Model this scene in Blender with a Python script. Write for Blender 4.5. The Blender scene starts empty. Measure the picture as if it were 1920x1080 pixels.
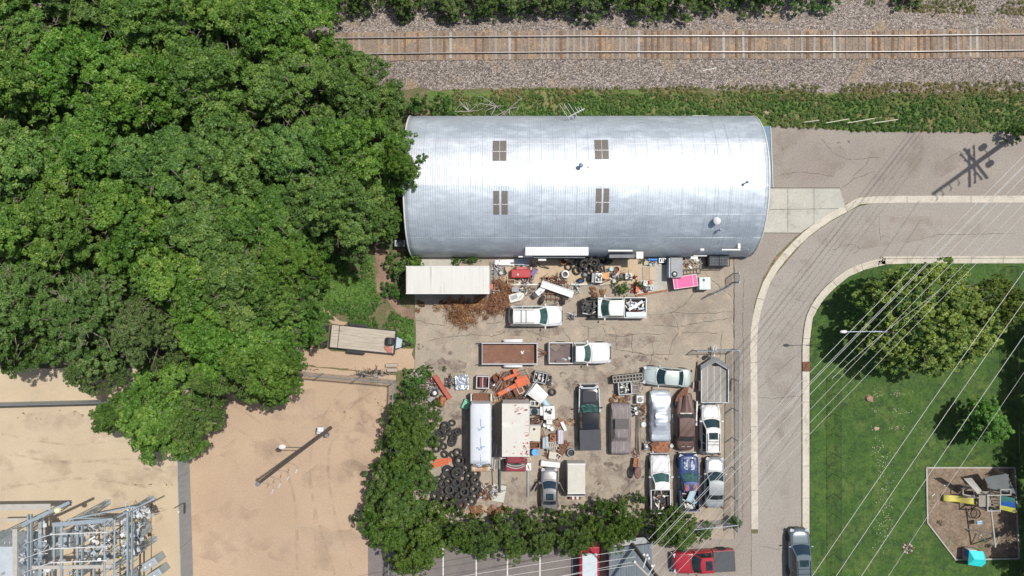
import bpy, math, random
import numpy as np
from mathutils import Vector, Matrix, noise
R = math.radians
sc = bpy.context.scene
col = sc.collection
# ---------------------------------------------------------------- camera
CAMH = 64.0
cd = bpy.data.cameras.new('camera'); cam = bpy.data.objects.new('camera', cd); col.objects.link(cam)
cam.location = (0, 0, CAMH); cam.rotation_euler = (0, 0, 0)
cd.sensor_width = 36; cd.lens = 36 * CAMH / 96.0; cd.clip_end = 2000
sc.camera = cam
# ---------------------------------------------------------------- light
SUN_EL, SUN_AZ = R(65.3), R(35.5)
sd = Vector((math.cos(SUN_AZ) * math.cos(SUN_EL), math.sin(SUN_AZ) * math.cos(SUN_EL), math.sin(SUN_EL)))
sl = bpy.data.lights.new('sun', 'SUN'); sl.energy = 4.7; sl.angle = R(0.5); sl.color = (1, 0.965, 0.915)
so = bpy.data.objects.new('sun', sl); so.rotation_euler = sd.to_track_quat('Z', 'Y').to_euler(); so.location = (40, 30, 90); col.objects.link(so)
wd = bpy.data.worlds.new('World'); sc.world = wd; wd.use_nodes = True
sky = wd.node_tree.nodes.new('ShaderNodeTexSky'); sky.sky_type = 'NISHITA'; sky.sun_disc = False
sky.sun_elevation = SUN_EL; sky.sun_rotation = R(90) - SUN_AZ; sky.air_density = 1.2; sky.dust_density = 2.5
bg = wd.node_tree.nodes['Background']; bg.inputs[1].default_value = 0.105
wd.node_tree.links.new(sky.outputs[0], bg.inputs[0])
sc.view_settings.view_transform = 'Standard'; sc.view_settings.look = 'None'
sc.view_settings.exposure = -0.16; sc.view_settings.gamma = 1
sc.cycles.max_bounces = 6; sc.cycles.transparent_max_bounces = 12
random.seed(7); RNG = np.random.default_rng(11)

# ---------------------------------------------------------------- helpers
def P(px, py, z=0.0):
    k = (1 - z / CAMH) / 20.0
    return Vector(((px - 960) * k, (540 - py) * k, z))
def tag(o, label=None, cat=None, group=None, kind=None):
    if label: o['label'] = label
    if cat: o['category'] = cat
    if group: o['group'] = group
    if kind: o['kind'] = kind
    return o
def empty(name, loc, rz=0, label=None, cat=None, group=None):
    o = bpy.data.objects.new(name, None); o.empty_display_size = .2
    o.location = loc; o.rotation_euler = (0, 0, rz); col.objects.link(o)
    return tag(o, label, cat, group)
def copy_tree(o, parent=None):
    c = o.copy(); col.objects.link(c); c.parent = parent
    for ch in list(o.children): copy_tree(ch, c)
    return c

ORD = ['first', 'second', 'third', 'fourth', 'fifth', 'sixth', 'seventh', 'eighth', 'ninth', 'tenth', 'eleventh', 'twelfth', 'thirteenth', 'fourteenth', 'fifteenth', 'sixteenth', 'seventeenth']
def nz(x, y, s=1.0, o=0.0): return noise.noise(Vector((x * s + o, y * s - o, o * 1.7)))

# ---------------------------------------------------------------- materials
MATS = {}
def mat(name, c1, c2=None, rough=.6, metal=0.0, sc1=2.0, spot=None, ssc=3.0, thr=.6, soft=.06, bump=0.0, bsc=30.0, spec=.5,
        fine=0.0, fsc=9.0, stretch=None, spot2=None, ssc2=1.0, thr2=.62, soft2=.08, coat=0.0):
    if name in MATS: return MATS[name]
    m = bpy.data.materials.new(name); m.use_nodes = True; nt = m.node_tree; N = nt.nodes; L = nt.links
    b = N['Principled BSDF']; b.inputs['Roughness'].default_value = rough; b.inputs['Metallic'].default_value = metal
    b.inputs['Specular IOR Level'].default_value = spec; b.inputs['Coat Weight'].default_value = coat
    tc = N.new('ShaderNodeTexCoord'); src = tc.outputs['Object']
    if stretch:
        mp = N.new('ShaderNodeMapping'); mp.inputs['Scale'].default_value = stretch; L.new(src, mp.inputs[0]); src = mp.outputs[0]
    def noi(s, det=4, r=.6):
        n = N.new('ShaderNodeTexNoise'); n.inputs['Scale'].default_value = s; n.inputs['Detail'].default_value = det
        n.inputs['Roughness'].default_value = r; L.new(src, n.inputs['Vector']); return n.outputs['Fac']
    def mr(s, a, d):
        r = N.new('ShaderNodeMapRange'); r.inputs[1].default_value = a; r.inputs[2].default_value = d; L.new(s, r.inputs[0]); return r.outputs[0]
    def mix(f, a, d, mode='MIX'):
        x = N.new('ShaderNodeMix'); x.data_type = 'RGBA'; x.blend_type = mode
        if isinstance(f, float): x.inputs[0].default_value = f
        else: L.new(f, x.inputs[0])
        for i, v in ((6, a), (7, d)):
            if isinstance(v, tuple): x.inputs[i].default_value = (*v, 1)
            else: L.new(v, x.inputs[i])
        return x.outputs[2]
    c = c1
    if c2 is None: c2 = tuple(v * .75 for v in c1)
    c = mix(mr(noi(sc1), .35, .65), c1, c2)
    if spot: c = mix(mr(noi(ssc, 5, .65), thr - soft, thr + soft), c, spot)
    if spot2: c = mix(mr(noi(ssc2, 5, .65), thr2 - soft2, thr2 + soft2), c, spot2)
    if fine:
        f = N.new('ShaderNodeMapRange'); f.inputs[1].default_value = .3; f.inputs[2].default_value = .7
        f.inputs[3].default_value = 1 - fine; f.inputs[4].default_value = 1 + fine; L.new(noi(fsc, 3, .7), f.inputs[0])
        g = N.new('ShaderNodeVectorMath'); g.operation = 'SCALE'; L.new(c, g.inputs[0]); L.new(f.outputs[0], g.inputs[3]); c = g.outputs[0]
    L.new(c, b.inputs['Base Color'])
    if bump:
        bp = N.new('ShaderNodeBump'); bp.inputs['Strength'].default_value = bump; bp.inputs['Distance'].default_value = .05
        L.new(noi(bsc, 3, .6), bp.inputs['Height']); L.new(bp.outputs[0], b.inputs['Normal'])
    MATS[name] = m; return m

def leaf_mat(name, cols, tr=.22, rough=.5, mid=.5):
    m = bpy.data.materials.new(name); m.use_nodes = True; nt = m.node_tree; N = nt.nodes; L = nt.links
    b = N['Principled BSDF']; b.inputs['Roughness'].default_value = rough; b.inputs['Specular IOR Level'].default_value = .35
    a = N.new('ShaderNodeAttribute'); a.attribute_name = 'tint'
    r = N.new('ShaderNodeValToRGB'); e = r.color_ramp.elements
    for i, c in enumerate(cols):
        el = e[i] if i < 2 else e.new(.5)
        el.position = (0, mid, 1)[i]; el.color = (*c, 1)
    L.new(a.outputs['Fac'], r.inputs[0])
    oi = N.new('ShaderNodeObjectInfo'); hs = N.new('ShaderNodeHueSaturation'); L.new(r.outputs[0], hs.inputs['Color'])
    for k, (lo, hi, mul) in enumerate([(.49, .508, 1), (.90, 1.12, 7.31), (.92, 1.03, 3.17)]):
        mm = N.new('ShaderNodeMath'); mm.operation = 'MULTIPLY'; L.new(oi.outputs['Random'], mm.inputs[0]); mm.inputs[1].default_value = mul
        fr = N.new('ShaderNodeMath'); fr.operation = 'FRACT'; L.new(mm.outputs[0], fr.inputs[0])
        rg = N.new('ShaderNodeMapRange'); L.new(fr.outputs[0], rg.inputs[0]); rg.inputs[3].default_value = lo; rg.inputs[4].default_value = hi; L.new(rg.outputs[0], hs.inputs[['Hue', 'Value', 'Saturation'][k]])
    r = hs; L.new(r.outputs[0], b.inputs['Base Color'])
    t = N.new('ShaderNodeBsdfTranslucent'); L.new(r.outputs[0], t.inputs[0])
    mx = N.new('ShaderNodeMixShader'); mx.inputs[0].default_value = tr
    L.new(b.outputs[0], mx.inputs[1]); L.new(t.outputs[0], mx.inputs[2]); L.new(mx.outputs[0], N['Material Output'].inputs[0])
    MATS[name] = m; return m

# ---------------------------------------------------------------- mesh builder
class MB:
    def __init__(s): s.v = []; s.f = []
    def add(s, vs, fs):
        o = len(s.v); s.v += [tuple(v) for v in vs]; s.f += [tuple(i + o for i in f) for f in fs]; return s
    def box(s, cx, cy, cz, sx, sy, sz, rz=0, rx=0, ry=0, taper=1.0):
        M = Matrix.Translation((cx, cy, cz)) @ Matrix.Rotation(rz, 4, 'Z') @ Matrix.Rotation(ry, 4, 'Y') @ Matrix.Rotation(rx, 4, 'X')
        vs = []
        for z in (-.5, .5):
            t = taper if z > 0 else 1
            for x, y in ((-.5, -.5), (.5, -.5), (.5, .5), (-.5, .5)): vs.append(M @ Vector((x * sx * t, y * sy * t, z * sz)))
        return s.add(vs, [(3, 2, 1, 0), (4, 5, 6, 7), (0, 1, 5, 4), (1, 2, 6, 5), (2, 3, 7, 6), (3, 0, 4, 7)])
    def tube(s, p, q, r0, r1=None, n=8, cap=True):
        p = Vector(p); q = Vector(q); r1 = r0 if r1 is None else r1; d = (q - p)
        if d.length < 1e-6: return s
        Q = d.to_track_quat('Z', 'Y'); vs = []
        for c, r in ((p, r0), (q, r1)):
            for i in range(n):
                a = 2 * math.pi * i / n; vs.append(c + Q @ Vector((math.cos(a) * r, math.sin(a) * r, 0)))
        fs = [(i, (i + 1) % n, n + (i + 1) % n, n + i) for i in range(n)]
        if cap: fs += [tuple(range(n - 1, -1, -1)), tuple(range(n, 2 * n))]
        return s.add(vs, fs)
    def path(s, pts, r, n=6):
        for a, b in zip(pts, pts[1:]): s.tube(a, b, r, r, n)
        return s
    def lathe(s, prof, n=20, M=None):
        M = M or Matrix(); vs = []
        for r, z in prof:
            for i in range(n):
                a = 2 * math.pi * i / n; vs.append(M @ Vector((math.cos(a) * r, math.sin(a) * r, z)))
        fs = []
        for k in range(len(prof) - 1):
            for i in range(n):
                j = (i + 1) % n; fs.append((k * n + i, k * n + j, (k + 1) * n + j, (k + 1) * n + i))
        return s.add(vs, fs)
    def prism(s, pts, z0, z1):
        n = len(pts); vs = [(x, y, z0) for x, y in pts] + [(x, y, z1) for x, y in pts]
        return s.add(vs, [tuple(range(n - 1, -1, -1)), tuple(range(n, 2 * n))] + [(i, (i + 1) % n, n + (i + 1) % n, n + i) for i in range(n)])
    def grid(s, fn, nu, nv, th=0):
        vs = [fn(i / nu, j / nv) for j in range(nv + 1) for i in range(nu + 1)]
        fs = [(j * (nu + 1) + i, j * (nu + 1) + i + 1, (j + 1) * (nu + 1) + i + 1, (j + 1) * (nu + 1) + i) for j in range(nv) for i in range(nu)]
        s.add(vs, fs)
        if th:
            s.add([(v[0], v[1], v[2] - th) for v in vs], [tuple(reversed(f)) for f in fs])
        return s
    def loft(s, rings, cap=True):
        n = len(rings[0]); o = len(s.v)
        s.v += [tuple(v) for r in rings for v in r]
        for k in range(len(rings) - 1):
            for i in range(n):
                j = (i + 1) % n; s.f.append((o + k * n + i, o + k * n + j, o + (k + 1) * n + j, o + (k + 1) * n + i))
        if cap:
            s.f.append(tuple(o + i for i in range(n - 1, -1, -1))); e = o + (len(rings) - 1) * n; s.f.append(tuple(e + i for i in range(n)))
        return s
    def build(s, name, m, parent=None, smooth=False, bevel=0, ang=35):
        me = bpy.data.meshes.new(name); me.from_pydata(s.v, [], s.f)
        if smooth:
            me.polygons.foreach_set('use_smooth', [True] * len(me.polygons))
            try: me.set_sharp_from_angle(angle=R(ang))
            except Exception: pass
        me.materials.append(m if not isinstance(m, str) else MATS[m]); me.update()
        o = bpy.data.objects.new(name, me); col.objects.link(o)
        if parent: o.parent = parent
        if bevel:
            b = o.modifiers.new('bevel', 'BEVEL'); b.width = bevel; b.segments = 2; b.limit_method = 'ANGLE'
        return o

def fastmesh(name, verts, nface, k, tint, m):
    me = bpy.data.meshes.new(name)
    me.vertices.add(len(verts)); me.vertices.foreach_set('co', verts.astype(np.float32).ravel())
    me.loops.add(nface * k); me.loops.foreach_set('vertex_index', np.arange(nface * k, dtype=np.int32))
    me.polygons.add(nface); me.polygons.foreach_set('loop_start', np.arange(0, nface * k, k, dtype=np.int32))
    at = me.attributes.new('tint', 'FLOAT', 'FACE'); at.data.foreach_set('value', tint.astype(np.float32))
    me.materials.append(m); me.update(calc_edges=True); me.validate()
    return me
def norm(a): return a / np.maximum(np.linalg.norm(a, axis=1, keepdims=True), 1e-6)
def foliage(name, clumps, per, size, m, up=.35, asp=.55, low=-.25, inner=.55, dens_r=None):
    """clumps: (x,y,z,r,tint); leaves scattered through each clump's shell, facing outward"""
    C = np.array(clumps, float); n = len(C)
    cnt = np.maximum(6, (per * (C[:, 3] / np.mean(C[:, 3])) ** 2).astype(int)); idx = np.repeat(np.arange(n), cnt); T = len(idx)
    d = norm(RNG.normal(size=(T, 3))); d[:, 2] = np.where(d[:, 2] < low, -d[:, 2], d[:, 2])
    rr = C[idx, 3] * (inner + (1.08 - inner) * RNG.random(T) ** .6)
    pos = C[idx, :3] + d * rr[:, None] * np.array([1, 1, .8])
    nrm = norm(d * .75 + RNG.normal(size=(T, 3)) * .45 + np.array([0, 0, up]))
    t = norm(np.cross(nrm, RNG.normal(size=(T, 3)))); b = np.cross(nrm, t)
    s = (size * (.6 + .8 * RNG.random(T)))[:, None]; w = s * asp
    v = np.empty((T, 4, 3)); v[:, 0] = pos - t * s * .5; v[:, 1] = pos + b * w * .5 + nrm * s * .08; v[:, 2] = pos + t * s * .5; v[:, 3] = pos - b * w * .5 + nrm * s * .08
    tint = np.clip(C[idx, 4] + RNG.normal(size=T) * .16, 0, 1)
    return fastmesh(name, v.reshape(-1, 3), T, 4, tint, m)
def addobj(name, me, parent=None, loc=(0, 0, 0)):
    o = bpy.data.objects.new(name, me); o.location = loc; col.objects.link(o)
    if parent: o.parent = parent
    return o
# ---------------------------------------------------------------- palette
mat('steel', (.35, .37, .38), (.25, .27, .28), .45, .7, 3)
mat('galv', (.42, .46, .48), (.32, .36, .38), .5, .5, 4)
mat('rust', (.20, .085, .045), (.11, .05, .03), .85, 0, 5, fine=.3)
mat('rust_light', (.36, .16, .08), (.22, .09, .05), .85, 0, 4, fine=.3)
mat('white', (.66, .66, .64), (.58, .58, .56), .45, 0, 2)
mat('white_dirty', (.66, .65, .60), (.48, .46, .41), .6, 0, 2.5, spot=(.3, .2, .13), ssc=5, thr=.68)
mat('black', (.022, .022, .024), (.035, .034, .034), .5, 0, 4)
mat('black_matte', (.03, .03, .03), (.045, .043, .04), .85, 0, 4)
mat('rubber', (.028, .028, .029), (.055, .053, .05), .8, 0, 6)
mat('rubber_faded', (.042, .042, .042), (.035, .035, .035), .85, 0, 5)
mat('orange', (.62, .13, .04), (.45, .10, .04), .6, 0, 3, spot=(.2, .08, .04), ssc=6, thr=.62)
mat('red', (.42, .03, .035), (.32, .03, .03), .5, 0, 2)
mat('maroon', (.18, .03, .03), (.12, .025, .025), .5, 0, 2)
mat('blue', (.05, .2, .55), (.04, .15, .42), .5, 0, 2)
mat('pale_blue', (.35, .5, .58), (.28, .42, .5), .5, 0, 3)
mat('teal', (.03, .62, .62), (.03, .55, .55), .5, 0, 1)
mat('yellow', (.75, .66, .12), (.65, .58, .12), .5, 0, 2)
mat('pink', (.78, .09, .25), (.7, .1, .25), .6, 0, 3)
mat('mint', (.22, .55, .36), (.2, .45, .3), .6, 0, 3)
mat('wood', (.42, .33, .22), (.33, .25, .16), .8, 0, 2, stretch=(1, 8, 1), fine=.15)
mat('wood_grey', (.46, .42, .36), (.34, .30, .25), .85, 0, 1.6, stretch=(1, 9, 1), fine=.15, spot=(.16, .12, .08), ssc=.7, thr=.68)
mat('wood_dark', (.12, .09, .07), (.08, .06, .045), .85, 0, 3, stretch=(4, 4, 1))
mat('concrete', (.50, .47, .41), (.44, .41, .36), .9, 0, 1.2, fine=.12, fsc=6)
mat('grey_plastic', (.30, .31, .32), (.24, .25, .26), .6, 0, 2)
mat('beige', (.52, .50, .43), (.45, .43, .37), .7, 0, 2)
mat('cloth_grey', (.33, .34, .35), (.27, .28, .28), .9, 0, 2)
mat('glass', (.02, .045, .05), (.008, .018, .02), .08, 0, 2.5, spec=.8, spot=(.12, .16, .16), ssc=3, thr=.68)  # pale spots are reflections painted into the glass colour
mat('glass_green', (.05, .13, .11), (.015, .04, .04), .1, 0, 2.5, spec=.8, spot=(.16, .24, .22), ssc=3, thr=.64)  # lighter patches here are painted reflections too
mat('glass_blue', (.012, .03, .05), (.012, .022, .035), .12, 0, 1, spec=.8)
mat('lamp_clear', (.6, .62, .64), (.5, .5, .52), .2, .2)
mat('lamp_red', (.10, .012, .012), (.08, .01, .01), .3)
mat('twig', (.30, .16, .08), (.20, .11, .06), .9, 0, 3)
mat('porcelain', (.48, .50, .52), (.40, .42, .44), .3)
mat('bark', (.26, .22, .18), (.11, .09, .07), .9, 0, 5)
leaf_mat('leaf_ash', [(.036, .090, .010), (.098, .205, .026), (.22, .33, .055)])
leaf_mat('leaf_olive', [(.050, .10, .020), (.105, .19, .036), (.22, .29, .10)])
leaf_mat('leaf_dark', [(.030, .070, .008), (.066, .125, .014), (.14, .19, .032)])
leaf_mat('leaf_gold', [(.026, .092, .016), (.050, .165, .028), (.30, .38, .05)], mid=.84)
leaf_mat('leaf_fresh', [(.06, .15, .025), (.14, .29, .05), (.23, .42, .08)])
leaf_mat('leaf_weed', [(.030, .080, .010), (.07, .17, .02), (.17, .29, .05)])
leaf_mat('leaf_grass', [(.10, .14, .03), (.19, .19, .06), (.36, .29, .14)])
leaf_mat('leaf_dry', [(.12, .05, .025), (.26, .12, .05), (.42, .24, .10)], .1)
leaf_mat('leaf_verge', [(.045, .12, .014), (.105, .21, .028), (.30, .28, .10)])

# ---------------------------------------------------------------- ground sheets
def wob(pts, amp=.3, step=1.0, seed=0, closed=True):
    out = []; n = len(pts)
    for i in range(n if closed else n - 1):
        a = pts[i]; b = pts[(i + 1) % n]; L = math.hypot(b[0] - a[0], b[1] - a[1]); k = max(1, int(L / step))
        for j in range(k):
            t = j / k; x = a[0] + (b[0] - a[0]) * t; y = a[1] + (b[1] - a[1]) * t
            out.append((x + amp * nz(x, y, .8, seed + 3) * 1.6 + amp * .5 * nz(x, y, 3, seed + 5), y + amp * nz(x, y, .8, seed + 9) * 1.6 + amp * .5 * nz(x, y, 3, seed + 7)))
    return out
def px(pts, z=0): return [tuple(P(a, b, z)[:2]) for a, b in pts]
def sheet(name, pts, z, m, amp=0, step=1.0, seed=0):
    q = px(pts)
    if amp: q = wob(q, amp, step, seed)
    b = MB(); b.add([(x, y, z) for x, y in q], [tuple(range(len(q)))])
    o = b.build(name, m); tag(o, kind='structure')
    if o.data.polygons[0].normal.z < 0: o.data.flip_normals()
    return o

gm = mat('ground_weedy', (.075, .11, .03), (.16, .12, .07), .95, 0, .35, spot=(.26, .17, .11), ssc=.5, thr=.60, fine=.35, fsc=6, bump=.6, bsc=12)
mat('forest_floor', (.10, .075, .05), (.06, .06, .03), .95, 0, .5, fine=.3, fsc=5)
mat('sand', (.445, .325, .222), (.39, .28, .19), .95, 0, .12, fine=.16, fsc=9, spot=(.36, .28, .20), ssc=.28, thr=.66, soft=.10, bump=.4, bsc=14)
mat('sand_pale', (.50, .405, .28), (.445, .35, .24), .95, 0, .15, fine=.10, fsc=9, spot=(.40, .33, .24), ssc=.22, thr=.66, soft=.1, bump=.3, bsc=14)
mat('yard', (.34, .288, .222), (.28, .238, .187), .9, 0, .18, fine=.17, fsc=7, spot=(.19, .145, .11), ssc=.42, thr=.665, soft=.07, bump=.3, bsc=12, spot2=(.39, .31, .235), ssc2=.9, thr2=.58)
mat('pad', (.50, .39, .26), (.42, .32, .21), .9, 0, .6, fine=.15, fsc=7, spot=(.24, .17, .11), ssc=1.0, thr=.64, bump=.3, bsc=12)
mat('asphalt', (.285, .25, .212), (.245, .215, .182), .9, 0, .15, fine=.20, fsc=8, bump=.3, bsc=14, spot=(.26, .215, .19), ssc=.3, thr=.62, soft=.1)
mat('road', (.31, .283, .245), (.28, .254, .22), .9, 0, .1, fine=.18, fsc=8, bump=.3, bsc=14, spot=(.30, .255, .225), ssc=.25, thr=.64, soft=.1)
mat('parking', (.20, .175, .16), (.155, .135, .125), .9, 0, .4, fine=.15, fsc=8)
mat('lawn', (.050, .108, .014), (.034, .080, .011), .9, 0, .35, fine=.4, fsc=6, spot=(.085, .125, .025), ssc=.45, thr=.58, soft=.12, spot2=(.022, .055, .010), ssc2=1.6, thr2=.58, soft2=.1, bump=.6, bsc=16)
mat('mulch', (.24, .18, .125), (.165, .12, .082), .95, 0, 1.2, fine=.35, fsc=6, bump=.6, bsc=14, spot=(.06, .09, .03), ssc=.35, thr=.63)
mat('kerb', (.53, .485, .40), (.45, .41, .335), .9, 0, .6, fine=.14, fsc=6, spot=(.33, .29, .24), ssc=1.1, thr=.64, soft=.1)
mat('slab', (.44, .425, .365), (.38, .37, .32), .9, 0, .5, fine=.12, fsc=6, spot=(.30, .28, .24), ssc=.6, thr=.64, soft=.1)
mat('crack', (.07, .06, .045), (.05, .05, .03), .95)
mat('paint', (.7, .69, .65), (.55, .53, .49), .8, 0, 6)

sheet('ground', [(-3000, -3000), (5000, -3000), (5000, 4000), (-3000, 4000)], 0, 'ground_weedy')
sheet('forest_floor', [(-200, -50), (560, -50), (640, 120), (700, 200), (750, 260), (752, 420), (715, 462), (600, 498), (545, 640), (515, 680), (-200, 700)], .004, 'forest_floor', .8, 1.5)
sheet('sand_yard', [(340, 690), (535, 682), (600, 690), (742, 704), (742, 1300), (352, 1300)], .010, 'sand', .08, 1)
sheet('sand_yard', [(-300, 690), (345, 690), (356, 1300), (-300, 1300)], .014, 'sand_pale', .1, 1.5)
sheet('grass_verge', [(800, 172), (1100, 168), (1500, 176), (2300, 176), (2300, 255), (1600, 250), (1447, 240), (1300, 240), (800, 240)], .012, mat('verge', (.085, .145, .028), (.12, .15, .04), .95, 0, .5, spot=(.21, .17, .08), ssc=.5, thr=.55, fine=.35, fsc=6, bump=.6, bsc=12), .3, .6, 12)
sheet('dirt_path', [(520, 655), (570, 650), (612, 655), (660, 662), (770, 650), (776, 690), (742, 700), (600, 688), (535, 682)], .006, 'sand', .35, .6, 4)
sheet('dirt_path', [(585, 565), (600, 568), (625, 592), (650, 606), (640, 612), (610, 598), (592, 583)], .008, 'sand', .2, .5, 8)
sheet('dirt_path', [(700, 470), (735, 470), (728, 505), (745, 560), (776, 590), (776, 645), (765, 640), (742, 585), (705, 545), (712, 510)], .009, mat('dirt_brown', (.28, .19, .13), (.2, .13, .09), .95, 0, 1, fine=.3), .25, .6, 5)
yard = sheet('yard_pavement', [(778, 470), (1376, 470), (1377, 1012), (1240, 1020), (800, 1010), (740, 985), (742, 760), (778, 690)], .012, 'yard', .12, .8, 2)
sheet('asphalt_drive', [(1376, 470), (1447, 236), (1520, 238), (1600, 247), (2300, 250), (2300, 368), (1641, 369), (1590, 380), (1540, 405), (1490, 445), (1455, 480), (1430, 520), (1414, 570), (1407, 640), (1409, 1300), (1100, 1300), (1128, 1020), (1377, 1010)], .016, 'asphalt', .06, .7, 3)
sheet('road', [(2300, 379), (1641, 380), (1607, 388), (1585, 400), (1550, 420), (1510, 450), (1478, 487), (1452, 518), (1437, 545), (1427, 579), (1421, 612), (1419, 650), (1421, 1000), (1409, 1000), (1409, 1300), (1505, 1300), (1505, 640), (1512, 594), (1527, 560), (1552, 532), (1585, 508), (1620, 493), (1660, 484), (1700, 482), (2300, 481)], .020, 'road')
sheet('parking_lot', [(690, 1020), (1085, 1020), (1110, 1300), (690, 1300)], .018, 'parking')
sheet('concrete_apron', [(1400, 353.5), (1574, 353.5), (1586, 391), (1545, 407), (1499, 437), (1400, 435.5)], .024, 'slab')
sheet('lawn', [(2300, 493), (1700, 494), (1660, 496), (1622, 505), (1592, 518), (1565, 540), (1544, 562), (1524, 596), (1518, 645), (1518, 1300), (2300, 1300)], .10, 'lawn')
sheet('playground_mulch', [(1737, 878), (1899, 877), (1906, 1043), (1791, 1046), (1739, 979)], .108, 'mulch', .03, .6)
sheet('side_pad', [(938, 478), (1205, 478), (1203, 531), (1050, 533), (938, 533)], .020, 'pad', .04, .6)
sheet('concrete_slab', [(1203, 490), (1249, 487), (1250, 545), (1190, 552), (1200, 530)], .026, 'slab', .03, .6)
sheet('concrete_slab', [(790, 478), (850, 480), (850, 505), (790, 505)], .020, 'slab')

def ribbon(name, pts, w, z0, z1, m, seg=3.0, gap=.035, side=0.0):
    """flat or raised band along a path, cast in segments with joints"""
    q = [P(a, b)[:2] for a, b in pts]
    # resample by arc length (Catmull)
    sm = []
    for i in range(len(q) - 1):
        p0 = Vector(q[max(i - 1, 0)]); p1 = Vector(q[i]); p2 = Vector(q[i + 1]); p3 = Vector(q[min(i + 2, len(q) - 1)])
        for k in range(8):
            t = k / 8; sm.append(.5 * ((2 * p1) + (p2 - p0) * t + (2 * p0 - 5 * p1 + 4 * p2 - p3) * t * t + (3 * p1 - p0 - 3 * p2 + p3) * t ** 3))
    sm.append(Vector(q[-1]))
    d = [0]
    for a, b in zip(sm, sm[1:]): d.append(d[-1] + (b - a).length)
    def at(s):
        s = min(max(s, 0), d[-1]); i = max(0, min(len(d) - 2, int(np.searchsorted(d, s)) - 1)); t = (s - d[i]) / max(1e-6, d[i + 1] - d[i])
        p = sm[i].lerp(sm[i + 1], t); tt = (sm[i + 1] - sm[i]).normalized(); return p, Vector((-tt.y, tt.x))
    b = MB(); s = 0
    while s < d[-1] - .1:
        e = min(s + seg - gap, d[-1]); ps = []
        for k in range(5):
            p, n = at(s + (e - s) * k / 4); ps.append((p, n))
        L = [p + n * (w / 2 + side) for p, n in ps]; Rr = [p - n * (w / 2 - side) for p, n in ps]
        o = len(b.v); vs = []
        for l, r in zip(L, Rr): vs += [(l.x, l.y, z0), (r.x, r.y, z0), (r.x, r.y, z1), (l.x, l.y, z1)]
        fs = []
        for k in range(4):
            for a in range(4): fs.append((k * 4 + a, k * 4 + (a + 1) % 4, (k + 1) * 4 + (a + 1) % 4, (k + 1) * 4 + a))
        fs += [(3, 2, 1, 0), (16, 17, 18, 19)]
        b.add(vs, fs); s += seg
    o = b.build(name, m); tag(o, kind='structure'); return o
WK = [(2300, 373.5), (1900, 373.5), (1641, 374.5), (1607, 382), (1580, 394), (1545, 414), (1506, 444), (1470, 481), (1446, 514), (1431, 545), (1421, 579), (1415, 612), (1413, 650), (1414, 800), (1415, 992)]
ribbon('kerb', WK, .64, 0, .034, 'kerb', 6.0)
EK = [(2300, 487.5), (1700, 488.5), (1660, 491), (1621, 500), (1590, 513), (1560, 536), (1537, 561), (1519, 594), (1512, 642), (1511, 720), (1511, 1300)]
ribbon('gutter', EK, .52, 0, .036, 'kerb', 3.0, side=.07)
ribbon('kerb', EK, .17, 0, .15, 'kerb', 3.0, side=-.29)
b = MB(); p = P(1510.5, 687); b.box(p.x, p.y, .09, .70, .9, .14)
for i in range(7): b.box(p.x - .05, p.y - .36 + i * .12, .164, .5, .04, .01)
tag(b.build('storm_drain', 'rust'), 'rusty red iron storm drain inlet set in the kerb of the side road', 'storm drain')
# brick joint lines on apron, pavement seams, cracks
b = MB()
def seam(pts, w=.035, jit=0.0, z=.030):
    q = [P(a, c)[:2] for a, c in pts]; pp = []
    for a, c in zip(q, q[1:]):
        L = math.hypot(c[0] - a[0], c[1] - a[1]); k = max(1, int(L / .35))
        for j in range(k):
            t = j / k; x = a[0] + (c[0] - a[0]) * t; y = a[1] + (c[1] - a[1]) * t
            pp.append((x + random.uniform(-jit, jit), y + random.uniform(-jit, jit)))
    pp.append(q[-1])
    for a, c in zip(pp, pp[1:]):
        d = Vector((c[0] - a[0], c[1] - a[1]));
        if d.length < 1e-4: continue
        n = Vector((-d.y, d.x)).normalized() * w * (.5 if not jit else random.uniform(.25, .9))
        e = d.normalized() * .015
        b.add([(a[0] + n.x - e.x, a[1] + n.y - e.y, z), (a[0] - n.x - e.x, a[1] - n.y - e.y, z), (c[0] - n.x + e.x, c[1] - n.y + e.y, z), (c[0] + n.x + e.x, c[1] + n.y + e.y, z)], [(0, 1, 2, 3)])
seam([(1477, 354), (1477, 435)]); seam([(1526, 354), (1526, 420)]); seam([(1443, 393), (1580, 391)]); seam([(1500, 437), (1430, 436.5)], .05); seam([(1443, 352.5), (1574, 352.5)], .05)
seam([(1376.5, 500), (1376, 640), (1378, 985)], .06, .02, .022)
J = .07
for c in [
    [(1203, 592), (1260, 586), (1282, 572), (1300, 552), (1310, 545)], [(1258, 586), (1270, 608), (1272, 624), (1262, 640), (1250, 680)],
    [(1260, 585), (1290, 587), (1320, 588), (1372, 584)], [(1228, 609), (1270, 613), (1320, 604), (1372, 596)], [(1278, 624), (1305, 624), (1325, 622), (1345, 625)],
    [(1088, 600), (1090, 610), (1108, 616), (1125, 608), (1134, 608)], [(1104, 616), (1103, 634), (1090, 645)], [(1145, 610), (1154, 622), (1156, 655)],
    [(1130, 614), (1138, 630), (1160, 632), (1185, 626), (1250, 626)], [(1184, 628), (1186, 660), (1186, 662)], [(1196, 664), (1230, 664), (1262, 664)],
    [(1070, 640), (1057, 620), (1050, 606)], [(912, 608), (930, 606), (958, 603)], [(880, 626), (915, 629), (920, 632), (950, 622), (1000, 620)],
    [(1150, 655), (1200, 662), (1240, 672)], [(1320, 510), (1345, 535), (1372, 556)], [(1355, 620), (1350, 660), (1346, 720)],
    [(800, 640), (830, 632), (880, 628)], [(985, 600), (990, 620), (1030, 634)], [(1215, 690), (1225, 660), (1223, 640)], [(780, 600), (800, 606), (835, 610)]]:
    seam(c, .028, J, .0165)
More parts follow.
